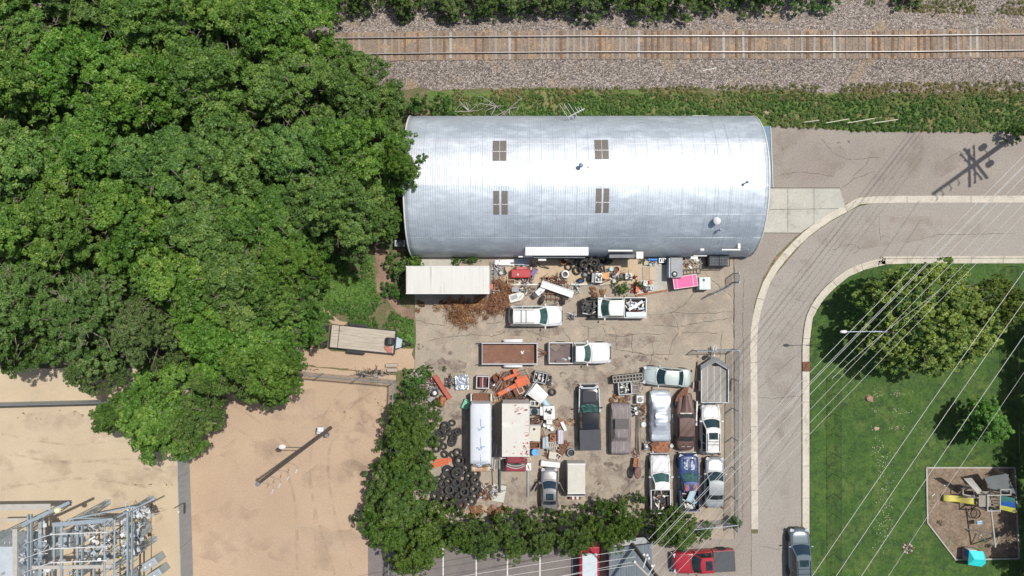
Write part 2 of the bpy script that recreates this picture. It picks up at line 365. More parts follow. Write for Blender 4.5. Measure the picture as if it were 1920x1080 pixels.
for c in [[(1600, 330), (1625, 308), (1632, 290)], [(1576, 355), (1600, 335), (1640, 322)], [(1540, 260), (1560, 285), (1590, 300), (1650, 295)], [(1650, 405), (1648, 420), (1651, 450)],
          [(1455, 330), (1500, 322), (1560, 330)], [(1395, 520), (1392, 600), (1394, 700), (1391, 860), (1393, 985)], [(1421, 745), (1450, 747), (1505, 742)], [(1423, 1022), (1455, 1030), (1475, 1028)],
          [(1490, 560), (1510, 566)], [(1560, 470), (1575, 462), (1600, 458), (1612, 466), (1600, 476)], [(1700, 455), (1760, 440), (1900, 438)], [(1830, 300), (1800, 285), (1770, 300)]]:
    seam(c, .022, .05, .0245)
tag(b.build('pavement_crack', 'crack'), kind='structure')
b = MB()
for x in (831, 893, 951.5, 1012.5, 1073): p = P(x, 1060); b.box(p.x, p.y - 1.6, .021, .11, 6.5, .003)
tag(b.build('parking_line', 'paint'), kind='structure')

# ---------------------------------------------------------------- railway
def tc(x):  # track centreline y (px) for px x
    return float(np.interp(x, [-400, 300, 640, 860, 1100, 1440, 1700, 1920, 2300], [100, 95, 91, 88.3, 86.6, 86.6, 86, 83.5, 78]))
bm = bpy.data.materials.new('ballast'); bm.use_nodes = True; MATS['ballast'] = bm
nt = bm.node_tree; N = nt.nodes; L = nt.links; pb = N['Principled BSDF']; pb.inputs['Roughness'].default_value = .95
tcn = N.new('ShaderNodeTexCoord'); vo = N.new('ShaderNodeTexVoronoi'); vo.inputs['Scale'].default_value = 10.5; L.new(tcn.outputs['Object'], vo.inputs['Vector'])
sp = N.new('ShaderNodeSeparateColor'); L.new(vo.outputs['Color'], sp.inputs[0])
rp = N.new('ShaderNodeValToRGB'); L.new(sp.outputs[0], rp.inputs[0])
e = rp.color_ramp.elements; e[0].color = (.08, .065, .058, 1); e[1].position = 1; e[1].color = (.56, .47, .41, 1)
x = e.new(.3); x.color = (.19, .16, .135, 1); x = e.new(.7); x.color = (.31, .262, .222, 1)
n1 = N.new('ShaderNodeTexNoise'); n1.inputs['Scale'].default_value = .45; n1.inputs['Detail'].default_value = 5; L.new(tcn.outputs['Object'], n1.inputs['Vector'])
mr = N.new('ShaderNodeMapRange'); mr.inputs[1].default_value = .56; mr.inputs[2].default_value = .72; L.new(n1.outputs[0], mr.inputs[0])
mr.inputs[4].default_value = .75
mx = N.new('ShaderNodeMix'); mx.data_type = 'RGBA'; L.new(mr.outputs[0], mx.inputs[0]); L.new(rp.outputs[0], mx.inputs[6]); mx.inputs[7].default_value = (.36, .26, .15, 1)
L.new(mx.outputs[2], pb.inputs['Base Color'])
bp = N.new('ShaderNodeBump'); bp.inputs['Strength'].default_value = .9; bp.inputs['Distance'].default_value = .12; bp.invert = True
L.new(vo.outputs['Distance'], bp.inputs['Height']); L.new(bp.outputs[0], pb.inputs['Normal'])
# embankment: rings across
b = MB()
xs = np.arange(-500, 2500, 12)
def prof(x):
    c = tc(x); n = nz(x * .05, 0, .3, 3); s = 168 + 8 * n + (4 if x > 1500 else 0) + 4 * nz(x * .05, 5, 1.3, 1); t = 6 + 8 * nz(x * .05, 9, .4, 6)
    return [(t - 60, .0), (t, .03), (c - 48, .12), (c - 33, .34), (c - 24, .40), (c + 24, .40), (c + 33, .34), (c + 52, .14), (s - 18, .05), (s, .0)]
rings = [[P(x, y) + Vector((0, 0, z + .004 + .02 * nz(x * .3, y * .3, 1, 0))) for y, z in prof(x)] for x in xs]
nn = len(rings[0]); b.v = [tuple(v) for r in rings for v in r]
for k in range(len(rings) - 1):
    for i in range(nn - 1): b.f.append((k * nn + i, k * nn + i + 1, (k + 1) * nn + i + 1, (k + 1) * nn + i))
o = b.build('railway_ballast', 'ballast'); tag(o, kind='structure')
o.data.flip_normals()
if o.data.polygons[0].normal.z < 0: o.data.flip_normals()
trk = empty('railway_track', P(1000, tc(1000)), 0, 'single straight railway track with steel rails on weathered sleepers along the top of the photo', 'railway track')
o0 = Vector(trk.location)
mat('rail_top', (.36, .345, .33), (.26, .245, .23), .45, .3, .4)
mat('rail_side', (.16, .10, .07), (.10, .07, .05), .8)
SLM = [mat('sleeper_a', (.27, .21, .16), (.19, .15, .115), .9, 0, 3), mat('sleeper_b', (.31, .27, .23), (.25, .215, .18), .9, 0, 3), mat('sleeper_c', (.13, .08, .05), (.20, .12, .07), .9, 0, 3), mat('sleeper_d', (.38, .36, .33), (.30, .28, .26), .9, 0, 3), mat('sleeper_e', (.32, .225, .15), (.24, .17, .115), .9, 0, 3)]
for sgn in (-1, 1):
    bs = MB(); bt = MB()
    X = list(range(-460, 2460, 60))
    for a, c in zip(X, X[1:]):
        pa = P(a, tc(a) + sgn * 14.9) - o0; pc = P(c, tc(c) + sgn * 14.9) - o0; d = pc - pa; mid = (pa + pc) / 2; an = math.atan2(d.y, d.x)
        bs.box(mid.x, mid.y, .48, d.length, .15, .03, an); bs.box(mid.x, mid.y, .56, d.length, .03, .13, an); bt.box(mid.x, mid.y, .645, d.length, .06, .04, an)
    r = bs.build('rail', 'rail_side', trk); bt.build('rail_head', 'rail_top', r)
b2 = MB(); cnt = 0
for i in range(-70, 160):
    xx = 640 + i * 12.1 + random.uniform(-1, 1); a = math.atan2(-(tc(xx + 10) - tc(xx - 10)), 20)
    p = P(xx, tc(xx)) - o0; w = random.uniform(.19, .25); L_ = random.uniform(2.45, 2.65); dz = random.uniform(-.02, .015)
    if 625 < xx < 1930 and cnt < 100 or False:
        m = random.choices(SLM, [4, 3, 4, 1.5, 2])[0]
        bb = MB().box(p.x, p.y + random.uniform(-.05, .05), .40 + dz, w, L_, .14, a + random.uniform(-.02, .02)); bb.build('sleeper', m, trk); cnt += 1
    else: b2.box(p.x, p.y, .40 + dz, w, L_, .14, a)
s = b2.build('sleepers', SLM[0], trk); s['kind'] = 'stuff'
# dirt stained centre between rails
mat('bed_fill', (.25, .195, .15), (.19, .15, .115), .95, 0, 1.2, fine=.5, fsc=7, bump=1, bsc=9, spot=(.34, .235, .15), ssc=.9, thr=.56)
b = MB(); rr = []
for x in xs: rr.append([P(x, tc(x) + s_ * 27) + Vector((0, 0, .437)) for s_ in (-1, 1)])
b.v = [tuple(v) for r in rr for v in r]
for k in range(len(rr) - 1): b.f.append((k * 2, k * 2 + 1, k * 2 + 3, k * 2 + 2))
o = b.build('track_bed', 'bed_fill'); tag(o, kind='structure')
if o.data.polygons[0].normal.z < 0: o.data.flip_normals()
for i, (a, c, d, e_) in enumerate([(1316, 134, 1342, 129), (1746, 33, 1758, 21), (1327, 118, 1332, 125)]):
    p = P(a, c); q = P(d, e_); bb = MB().tube(p + Vector((0, 0, .22)), q + Vector((0, 0, .24)), .06, .05)
    tag(bb.build('timber_scrap', 'white_dirty' if i != 1 else 'wood_dark'), ['pale broken board lying on the ballast below the track', 'dark broken stick on the ballast above the track', 'short pale splinter beside the broken board on the ballast'][i], 'scrap')
# ---------------------------------------------------------------- plants
def limbs(b, base, h, rad, r0, seed, n=6, crown_z=.45):
    rs = random.Random(seed); top = Vector((base[0] + rs.uniform(-.3, .3), base[1] + rs.uniform(-.3, .3), h * .75))
    base = Vector(base); mid = base.lerp(top, crown_z) + Vector((rs.uniform(-.2, .2), rs.uniform(-.2, .2), 0))
    b.tube(base, mid, r0, r0 * .75, 10); b.tube(mid, top, r0 * .75, r0 * .25, 8)
    for i in range(n):
        a = 2 * math.pi * i / n + rs.uniform(-.4, .4); s = mid.lerp(top, rs.uniform(0, .7))
        e = Vector((base.x + math.cos(a) * rad * rs.uniform(.6, .85), base.y + math.sin(a) * rad * rs.uniform(.6, .85), h * rs.uniform(.6, .85)))
        k = s.lerp(e, .5) + Vector((0, 0, .25)); b.tube(s, k, r0 * .4, r0 * .25, 6); b.tube(k, e, r0 * .25, r0 * .07, 5)
        for j in range(3):
            t = k.lerp(e, rs.uniform(.1, .8)); b.tube(t, t + Vector((rs.uniform(-1, 1), rs.uniform(-1, 1), rs.uniform(.2, .9))) * rad * .22, r0 * .12, r0 * .03, 4)
def crown(rad, h, seed, n=None, cr=(.55, 1.05), base=.45, irr=.25, kk=13, sr=(.16, .34)):
    rs = random.Random(seed); out = []; n = n or int(2.6 * rad * rad / .55)
    ph = [rs.uniform(0, 6.28) for _ in range(3)]
    for i in range(n):
        a = rs.uniform(0, 6.283); u = math.sqrt(rs.random()); lim = rad * (1 - irr + irr * (.5 * math.sin(3 * a + ph[0]) + .3 * math.sin(5 * a + ph[1]) + .4 * math.sin(2 * a + ph[2])))
        rr = lim * u * .92; dome = math.sqrt(max(0, 1 - (u * .97) ** 2)); z = h * (base + (1 - base) * dome * (.82 + .3 * rs.random())) - (rs.random() ** 2) * h * .18
        r = rs.uniform(*cr) * (1 - .25 * u)
        out.append((rr * math.cos(a), rr * math.sin(a), z - r * .5, r, min(1, max(0, .46 + rs.gauss(0, .13)))))
    for i in range(n // 3):
        a = rs.uniform(0, 6.283); rr = rad * rs.uniform(.55, .88); out.append((rr * math.cos(a), rr * math.sin(a), h * rs.uniform(base - .08, base + .12), rs.uniform(*cr) * .9, .3))
    sub = []
    for (x, y, z, r, t) in out:
        k = int(kk * (r / .75) ** 2); fl = rs.uniform(.5, .85)
        for j in range(k):
            a = rs.uniform(0, 6.283); u = math.sqrt(rs.random()); q = r * 1.12 * u
            zz = z + r * fl * math.sqrt(max(0, 1 - (u * .95) ** 2)) * rs.uniform(.55, 1.12) - (.25 * r * rs.random() ** 2)
            sub.append((x + math.cos(a) * q, y + math.sin(a) * q, zz, rs.uniform(*sr), min(1, max(0, t + rs.gauss(0, .10)))))
    return sub
PROTO = {}
def proto(key, leaf, rad, h, per, size, seed, r0=.22, name='deciduous_tree', **kw):
    me = foliage('crown_' + key, crown(rad, h, seed, **kw), per, size, MATS[leaf])
    b = MB(); limbs(b, (0, 0, 0), h, rad, r0, seed); tb = b; tw = None; b = MB()
    if key[:3] in ('oli', 'ash'):
        rs = random.Random(seed)
        for _ in range(40 if key[0] == 'o' else 14):
            a = rs.uniform(0, 6.28); u = math.sqrt(rs.random()) * .88; zz = h * (.45 + .55 * math.sqrt(1 - u * u)) * 1.0; q = Vector((math.cos(a) * rad * u * .8, math.sin(a) * rad * u * .8, zz)); d_ = Vector((math.cos(a) + rs.uniform(-.6, .6), math.sin(a) + rs.uniform(-.6, .6), .3)) * rs.uniform(.25, .5)
            b.tube(q - d_ * .5, q + d_, .032, .012, 4); b.tube(q + d_ * .3, q + d_ * .3 + Vector((rs.uniform(-.3, .3), rs.uniform(-.3, .3), .15)), .02, .008, 4)
    if b.v: tw = bpy.data.meshes.new('twigs_' + key); tw.from_pydata(b.v, [], b.f); tw.materials.append(MATS['bark'])
    tm = bpy.data.meshes.new('trunk_' + key); tm.from_pydata(tb.v, [], tb.f); tm.materials.append(MATS['bark'])
    PROTO[key] = (me, tm, rad, h, name, tw)
def plant(key, pxx, pyy, rpx, h, label, cat='tree', group=None, rz=None, name=None, squash=1.0):
    me, tm, rad, hh, nm, tw = PROTO[key]; z = h * .62; p = P(pxx, pyy, z); rw = rpx / 20 * (1 - z / CAMH)
    e = empty(name or nm, (p.x, p.y, 0), random.uniform(0, 6.28) if rz is None else rz, label, cat, group)
    s = rw / rad; e.scale = (s, s * squash, h / hh)
    addobj('crown', me, e); addobj('trunk', tm, e)
    if tw: addobj('twigs', tw, e)['kind'] = 'stuff'
    return e
for i in range(4): proto('ash%d' % i, 'leaf_ash', 5.0, 11, 46, .19, 20 + i, cr=(.6, 1.25), n=80, irr=.32)
for i in range(2): proto('olive%d' % i, 'leaf_olive', 5.0, 11, 46, .17, 40 + i, cr=(.5, 1.1), n=90, irr=.35, sr=(.14, .3))
for i in range(3): proto('hedge%d' % i, 'leaf_dark', 3.0, 6, 42, .15, 60 + i, r0=.12, n=50, cr=(.4, .85), base=.25, irr=.35, kk=14, sr=(.12, .26))
proto('gold', 'leaf_gold', 7.6, 9, 34, .25, 81, r0=.3, n=230, cr=(.45, .85), irr=.14, kk=11, sr=(.14, .30))
proto('fresh', 'leaf_fresh', 2.4, 5, 60, .15, 91, r0=.1, n=60, cr=(.4, .75), irr=.3, kk=14, sr=(.10, .24))
for i in range(2): proto('shrub%d' % i, 'leaf_weed', 1.5, 1.8, 40, .13, 100 + i, r0=.05, n=20, cr=(.25, .6), base=.2, name='shrub', irr=.5, kk=14, sr=(.08, .18))
FG = 'broadleaf trees of the wood on the left'
forest = [(60, 40, 95), (190, 20, 90), (320, 40, 95), (440, 30, 95), (545, 60, 90), (40, 165, 98), (165, 150, 100), (300, 175, 100), (430, 175, 100), (560, 175, 95), (662, 195, 78),
    (60, 300, 100), (190, 285, 100), (320, 310, 98), (450, 310, 98), (575, 310, 92), (672, 290, 84), (40, 430, 100), (150, 410, 95), (270, 430, 98), (395, 440, 98), (520, 430, 92), (628, 392, 86), (360, 530, 98), (470, 540, 100), (540, 500, 60), (420, 625, 85), (505, 615, 78), (528, 552, 58), (490, 690, 66)]
for i, (a, c, r) in enumerate(forest):
    row = sorted([q for q in forest if min(range(6), key=lambda k: abs([35, 165, 300, 425, 530, 620][k] - q[1])) == min(range(6), key=lambda k: abs([35, 165, 300, 425, 530, 620][k] - c))]); ri = min(range(6), key=lambda k: abs([35, 165, 300, 425, 530, 620][k] - c))
    plant('ash%d' % (i % 4), a + random.uniform(-12, 12), c + random.uniform(-12, 12), r * 1.28, random.uniform(10, 12.2), 'broadleaf tree of the wood, %s from left in the %s row from the top' % (ORD[row.index((a, c, r))], ORD[ri]), 'tree', FG)
for a, c, r, l in [(60, 575, 115, 'grey-green tree in the lower left of the wood with pale twigs, at the photo edge'), (185, 590, 115, 'grey-green tree with pale twigs above the upper sand yard fence'), (290, 620, 85, 'grey-green tree of the wood between the two sand yards and the ash trees'), (15, 640, 70, 'small grey-green tree at the left photo edge above the sand')]:
    plant('olive%d' % (a % 2), a, c, r, 10.5, l)
plant('ash1', 745, 312, 56, 10, 'tree whose branches reach over the left end of the curved metal roof')
plant('ash2', 708, 402, 52, 8, 'tree at the left wall of the metal building, below the branches over its roof')
plant('ash3', 305, 765, 108, 9, 'big tree hanging over the fence between the two sand yards', rz=.5)
plant('ash0', 225, 775, 48, 8.5, 'round green tree at the end of the pale fence rail')
plant('ash2', 350, 790, 66, 8.5, 'green tree at the head of the grey fence between the sand yards')
plant('ash0', 500, 722, 50, 8.5, 'lowest tree of the wood over the upper edge of the tan sand yard')
plant('ash1', 425, 705, 62, 9, 'tree at the corner of the sand yard nearest the wood')
plant('olive1', 175, 690, 55, 8, 'olive tree just above the pale fence rail')
HG = 'hedge trees round the scrap yard'
for i, (a, c, r, h) in enumerate([(772, 775, 48, 5), (765, 825, 54, 5.5), (757, 878, 58, 6), (748, 930, 70, 6), (733, 985, 66, 6), (800, 1000, 62, 6), (770, 1035, 48, 6), (862, 992, 46, 5), (905, 1005, 50, 5), (960, 1000, 52, 5), (1015, 998, 50, 5), (1075, 996, 54, 5.5), (1130, 985, 54, 5.5), (1172, 975, 44, 5)]):
    lab = 'hedge tree of the left side of the scrap yard, %s from the top' % ORD[i] if i < 5 else 'hedge tree of the lower side of the scrap yard, %s from the left' % ORD[[5, 6, 7, 8, 9, 10, 11, 12, 13].index(i)]
    plant('hedge%d' % (i % 3), a, c + (0 if i < 5 else 9), r * (1.14 if i < 7 else 1.0), h, lab, 'tree', HG)
plant('hedge1', 1242, 990, 42, 4, 'dark hedge tree growing over the tailgate of the white pickup')
plant('hedge2', 1275, 995, 48, 3.5, 'scrubby green tree under the power lines, above the red pickup')
plant('shrub0', 1200, 935, 16, 2, 'green shrub left of the bed of the lower white pickup', 'shrub')
plant('shrub1', 1378, 978, 18, 1.5, 'bright green shrub at the lower corner of the yard fence', 'shrub')
plant('shrub0', 1320, 1000, 26, 1.6, 'low green shrub under the lower yard fence rail', 'shrub')
plant('gold', 1745, 598, 158, 7.5, 'large spreading tree with yellowing leaves on the lawn under the power lines', squash=.78, rz=.12)
plant('gold', 1868, 570, 72, 6.5, 'smaller tree touching the right side of the yellowing tree', squash=.8)
plant('fresh', 1852, 792, 46, 5, 'small light green tree on the lawn above the playground')
plant('shrub1', 1905, 245, 24, 2, 'bushy shrub at the foot of the utility pole in the top right', 'shrub')
for i, y in enumerate(range(560, 1240, 75)):
    plant('hedge%d' % (i % 3), 2028 + (i % 2) * 16, y + 40, 66, 8.5, 'dark tree shading the right edge of the lawn, %s from the top' % ORD[i], 'tree', 'trees along the right edge of the lawn')
for i, (a, c, r, h, k) in enumerate([(630, -14, 40, 4, 'hedge0'), (690, -16, 34, 3, 'hedge1'), (760, -12, 40, 3, 'hedge2'), (840, -8, 38, 3, 'hedge0'), (905, -12, 36, 3, 'hedge1'), (960, -16, 36, 3, 'hedge0'), (1020, -14, 40, 3, 'hedge2'), (1090, -10, 44, 3, 'hedge0'), (1150, -16, 36, 3, 'hedge1'), (1215, -12, 40, 3, 'hedge1'), (1280, -10, 38, 3, 'hedge0'), (1345, -16, 36, 2.5, 'hedge1'), (1410, -20, 36, 2.5, 'hedge2'), (1445, -8, 26, 2.5, 'shrub1'), (1510, -12, 32, 2.5, 'shrub0'), (1560, -14, 32, 2, 'shrub1'), (1700, -22, 34, 2, 'shrub0')]):
    plant(k, a, c, r * 1.25, h, 'green bush beyond the track at the top edge, %s from the left' % ORD[i], 'bush', 'bushes beyond the railway', name='bush')
plant('shrub0', 765, 20, 13, 1.5, 'lone round bush on the ballast above the left end of the track', 'bush')
plant('shrub1', 787, 195, 36, 3, 'bright bush at the upper left corner of the metal building', 'bush')
plant('shrub0', 835, 196, 30, 1.6, 'low leafy bush between the ballast and the metal roof', 'bush')
plant('shrub1', 745, 505, 34, 1.8, 'leafy bush beside the left end of the white semi trailer', 'bush')
plant('shrub0', 740, 545, 30, 1.6, 'leafy bush below the left end of the white semi trailer', 'bush')
plant('shrub1', 775, 492, 26, 1.4, 'leafy bush between the metal building and the left end of the white semi trailer', 'bush')
plant('shrub1', 885, 488, 20, .9, 'low bright bush wedged between the metal roof and the semi trailer', 'bush', squash=.5, rz=0)
plant('shrub0', 855, 489, 16, .8, 'small bright bush between the metal roof and the middle of the semi trailer', 'bush', squash=.6, rz=0)
plant('shrub0', 776, 714, 34, 2.2, 'big leafy weed bush at the corner of the sand yard fence', 'bush')
plant('shrub1', 802, 700, 14, 1.2, 'small weed bush on the edge of the pavement by the scrap', 'bush')
plant('shrub1', 1165, 541, 20, 1.2, 'green leafy weed above the bed of the wrecked white pickup', 'bush')
plant('shrub0', 1199, 534, 9, .9, 'narrow green weed beside the plywood sheets', 'bush')
plant('shrub1', 1205, 489, 6, .8, 'tiny green weed at the foot of the metal wall', 'bush')
plant('shrub0', 833, 692, 6, .5, 'tiny green weed on the bare pavement', 'bush')
# low weeds as ground cover
def patch(name, polys, dens, rr, leaf, per, size, seed, kind='stuff', label=None, cat=None, zz=.1, asp=.35):
    rs = random.Random(seed); cl = []
    for poly in polys:
        xs_ = [a for a, _ in poly]; ys_ = [b_ for _, b_ in poly]; A = (max(xs_) - min(xs_)) * (max(ys_) - min(ys_)) / 400
        for _ in range(int(A * dens)):
            x = rs.uniform(min(xs_), max(xs_)); y = rs.uniform(min(ys_), max(ys_)); ins = False
            for i in range(len(poly)):
                (x1, y1), (x2, y2) = poly[i], poly[i - 1]
                if (y1 > y) != (y2 > y) and x < (x2 - x1) * (y - y1) / (y2 - y1) + x1: ins = not ins
            if not ins: continue
            p = P(x, y); n = nz(p.x, p.y, .35, seed)
            if n < -.28 and name != 'tall_grass': continue
            r = rs.uniform(*rr) * (1 + n * .6); cl.append((p.x, p.y, zz + r * .25, r, min(1, max(0, .45 + n * .7 + rs.gauss(0, .12)))))
    o = addobj(name, foliage(name, cl, per, size, MATS[leaf], up=.6, asp=asp, low=0, inner=.2)); tag(o, label, cat, None, kind); return o
patch('tall_grass', [[(850, 182), (1100, 176), (1400, 178), (1920, 174), (2200, 176), (2200, 248), (1880, 248), (1600, 246), (1570, 244), (1447, 236), (1430, 222), (850, 222)]], 26, (.05, .16), 'leaf_verge', 15, .24, 5, label='rough green grass between the ballast and the drive', cat='grass', asp=.16)
patch('dry_grass', [[(850, 168), (1400, 160), (1920, 152), (1920, 182), (1400, 190), (850, 192)], [(1600, 0), (1920, 0), (1920, 30), (1650, 22)]], 22, (.05, .14), 'leaf_grass', 13, .24, 6, label='dry brownish grass at the edge of the ballast', cat='grass', asp=.14)
patch('weeds', [[(1420, 200), (1600, 195), (1900, 200), (1900, 246), (1600, 244), (1450, 232)]], 1.6, (.12, .30), 'leaf_weed', 34, .15, 31, label='leafy weeds in the rough grass above the drive', cat='weeds')
patch('dry_grass', [[(640, 770), (700, 780), (690, 810), (640, 812)], [(700, 740), (730, 730), (734, 850), (705, 800)], [(560, 698), (736, 712), (734, 722), (560, 706)], [(20, 770), (170, 765), (160, 782), (20, 788)], [(230, 900), (330, 905), (320, 925), (240, 918)]], 2.2, (.05, .12), 'leaf_grass', 8, .14, 33, label='thin dry weeds on the sand yards', cat='weeds', asp=.14)
patch('weeds', [[(600, 475), (700, 480), (705, 545), (745, 590), (776, 600), (776, 650), (740, 640), (615, 605), (575, 660), (550, 650), (580, 600), (575, 540)]], 34, (.08, .22), 'leaf_weed', 24, .15, 8, label='bright green weeds round the flatbed trailer', cat='weeds')
patch('weeds', [[(1215, 228), (1420, 222), (1420, 205), (1150, 208)], [(940, 205), (1150, 205), (1150, 222), (940, 222)]], 9, (.14, .3), 'leaf_weed', 44, .15, 9, label='bright weeds along the upper side of the metal roof', cat='weeds')
patch('dead_weeds', [[(778, 566), (850, 565), (905, 560), (910, 575), (860, 580), (800, 578), (780, 585)], [(1102, 536), (1135, 540), (1132, 560), (1108, 558)], [(1140, 740), (1180, 742), (1178, 756), (1143, 754)], [(1052, 565), (1066, 568), (1064, 608), (1056, 600)], [(880, 950), (960, 945), (950, 970), (880, 972)]], 7, (.12, .28), 'leaf_dry', 40, .22, 10, label='brown dead weeds on the pavement', cat='weeds', zz=.05)
def brush(px0, py0, rx, ry, n, seed, label, h=.8):
    rs = random.Random(seed); b = MB(); c = P(px0, py0); e = empty('brush_pile', c, 0, label, 'brush pile')
    for i in range(n):
        a = rs.uniform(0, 6.28); u = math.sqrt(rs.random()); x = math.cos(a) * rx * u; y = math.sin(a) * ry * u; z = h * (1 - u) * rs.random() + .06
        d = Vector((rs.gauss(0, 1), rs.gauss(0, 1), rs.gauss(0, .25))).normalized() * rs.uniform(.3, 1.1); b.tube((x, y, z), Vector((x, y, z)) + d, .022, .008, 4)
    b.build('twigs', 'twig', e)
    cl = [(rs.gauss(0, .45) * rx, rs.gauss(0, .45) * ry, h * .3, rs.uniform(.2, .45), rs.uniform(.1, .9)) for _ in range(int(n / 9))]
    addobj('dry_leaves', foliage('dry_leaves', cl, 60, .2, MATS['leaf_dry'], asp=.22, low=0, inner=.1), e)
brush(868, 590, 1.6, 1.2, 300, 3, 'round pile of dead brown brush on the pavement under the semi trailer')
brush(925, 565, 1.7, 1.4, 330, 4, 'dead brown brush heap behind the tail of the white SUV')
brush(946, 540, .7, 1.0, 120, 5, 'upright tuft of dead brush right of the semi trailer')
for i, (a, c) in enumerate([(880, 210), (930, 200), (955, 205)]):
    rs = random.Random(i); b = MB(); p = P(a, c)
    for k in range(7):
        d = Vector((rs.uniform(-1.6, 1.2), rs.uniform(-1, 1), rs.uniform(.1, .6))); q = p + Vector((0, 0, .3)) + d; b.tube(p + Vector((0, 0, .2)), q, .045, .02, 5); b.tube(q, q + Vector((rs.uniform(-.8, .8), rs.uniform(-.8, .8), .2)), .02, .01, 4)
    tag(b.build('fallen_branch', mat('dead_wood', (.42, .38, .34), (.3, .27, .24), .9)), ['bare grey fallen branch left of the notch in the roof edge', 'bare pale branch behind the middle of the metal roof', 'forked bare branch nearest the roof notch'][i], 'branch')
# flowers / clover on lawn
b = MB(); rs = random.Random(3)
for _ in range(260):
    t = rs.random(); x = np.interp(t, [0, .4, 1], [1640, 1665, 1652]) + rs.gauss(0, 9); y = 820 + t * 210 + rs.gauss(0, 8); p = P(x, y, .13); s_ = rs.uniform(.02, .07); b.box(p.x, p.y, .13, s_, s_ * rs.uniform(.5, 1.2), .02, rs.random() * 3)
for _ in range(90):
    x = rs.choice([1690 + rs.gauss(0, 18), 1680 + rs.gauss(0, 6), 1644 + rs.gauss(0, 5)]); y = {0: 739, 1: 770, 2: 803}[rs.randrange(3)] + rs.gauss(0, 3); p = P(x, y, .13); b.box(p.x, p.y, .13, .05, .05, .02, rs.random() * 3)
tag(b.build('fallen_petals', mat('petal', (.55, .52, .38), (.4, .38, .25), .9)), 'pale litter scattered in a line down the lawn', 'litter', None, 'stuff')
sheet('bare_soil', [(1626, 740), (1636, 742), (1634, 752), (1624, 750)], .106, 'dirt_brown', .12, .3); sheet('bare_soil', [(1640, 800), (1648, 801), (1646, 807), (1639, 806)], .106, 'sand', .1, .3)
sheet('bare_soil', [(1430, 210), (1440, 208), (1443, 216), (1432, 219)], .03, 'sand', .15, .3); sheet('bare_soil', [(1466, 215), (1474, 212), (1476, 224), (1467, 225)], .03, 'sand', .15, .3)
# ---------------------------------------------------------------- metal building
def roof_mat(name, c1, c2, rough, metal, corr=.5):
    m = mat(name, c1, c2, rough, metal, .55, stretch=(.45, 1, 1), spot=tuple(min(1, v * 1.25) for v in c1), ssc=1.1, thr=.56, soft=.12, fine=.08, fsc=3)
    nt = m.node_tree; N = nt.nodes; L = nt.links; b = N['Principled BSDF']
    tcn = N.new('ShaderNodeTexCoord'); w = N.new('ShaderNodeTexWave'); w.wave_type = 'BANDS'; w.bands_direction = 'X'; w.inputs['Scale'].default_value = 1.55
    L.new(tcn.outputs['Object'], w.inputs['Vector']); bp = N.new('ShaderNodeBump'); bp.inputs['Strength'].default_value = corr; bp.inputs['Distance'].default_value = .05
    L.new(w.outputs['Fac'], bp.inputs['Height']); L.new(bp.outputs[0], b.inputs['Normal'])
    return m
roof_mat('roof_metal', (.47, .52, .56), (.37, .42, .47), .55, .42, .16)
roof_mat('roof_highlight', (.56, .59, .62), (.47, .505, .545), .55, .42, .14)  # paler copy of the roof metal, sun highlight painted into its colour
QX0, QX1, QY, QA, QB = -9.3, 22.0, 9.42, 6.5, 5.7
bld = empty('metal_building', (6.35, QY, 0), 0, 'long arched corrugated metal building with a silver barrel roof beside the railway', 'building')
ox = 6.35
def arch(t): return QA * math.cos(t), QB * math.sin(t) ** .92
def seg(t0, t1, x0, x1, n=14):
    b = MB(); rings = []
    nx = 60
    for i in range(nx + 1):
        x = x0 + (x1 - x0) * i / nx; dent = .02 * nz(x, 3, .5, 2)
        rings.append([(x - ox, arch(t0 + (t1 - t0) * j / n)[0], arch(t0 + (t1 - t0) * j / n)[1] + dent + .015 * nz(x, j, .6, 4)) for j in range(n + 1)])
    b.v = [v for r in rings for v in r]; k = n + 1
    for i in range(nx):
        for j in range(n): b.f.append((i * k + j, (i + 1) * k + j, (i + 1) * k + j + 1, i * k + j + 1))
    return b
A = [0, R(62), R(96), math.pi]
q = seg(0, math.pi, QX0, QX1, 60).build('roof', 'roof_metal', bld, smooth=True, ang=80); q.data.materials.append(MATS['roof_highlight'])
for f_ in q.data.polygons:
    if 19 <= f_.index % 60 < 32: f_.material_index = 1  # band near the ridge gets the painted sun highlight
sm = q.modifiers.new('thickness', 'SOLIDIFY'); sm.thickness = .04; sm.offset = 0
b = MB()
for t in (R(62), R(96), R(118), R(140)):
    y, z = arch(t); b.box(0, y, z + .012, QX1 - QX0, .03, .02, 0, 0)
for k in range(22):
    x = QX0 + .9 + k * (QX1 - QX0 - 1.2) / 21
    for j in range(22, 46):
        t = math.pi * j / 60
        if (x > 6 and j < 45): a = arch(t); c = arch(t + math.pi / 60); b.tube((x - ox, a[0], a[1] + .02), (x - ox, c[0], c[1] + .02), .008, .008, 4, False)
b.build('seam', mat('seam', (.40, .42, .44), (.34, .36, .38), .5, .5), bld)
mat('wall_cream', (.55, .52, .45), (.48, .45, .39), .8)
for x, nm in ((QX0 + .25, 1), (QX1 - .25, 2)):
    pts = [arch(math.pi * i / 30) for i in range(31)]; b = MB(); n = 31
    b.v = [(x - ox - .08, y * .985, z * .985) for y, z in pts] + [(x - ox + .08, y * .985, z * .985) for y, z in pts]
    b.f = [tuple(range(n)), tuple(range(2 * n - 1, n - 1, -1))] + [(i, i + n, i + n + 1, i + 1) for i in range(n - 1)]; b.build('end_wall', 'wall_cream', bld)
for x in (QX0, QX1):
    b = MB(); pts = [Vector((x - ox, arch(math.pi * i / 40)[0], arch(math.pi * i / 40)[1] + .02)) for i in range(41)]; b.path(pts, .07, 6); b.build('roof_edge', 'white', bld)
mat('roof_rust', (.24, .17, .13), (.36, .32, .29), .8, 0, 6)
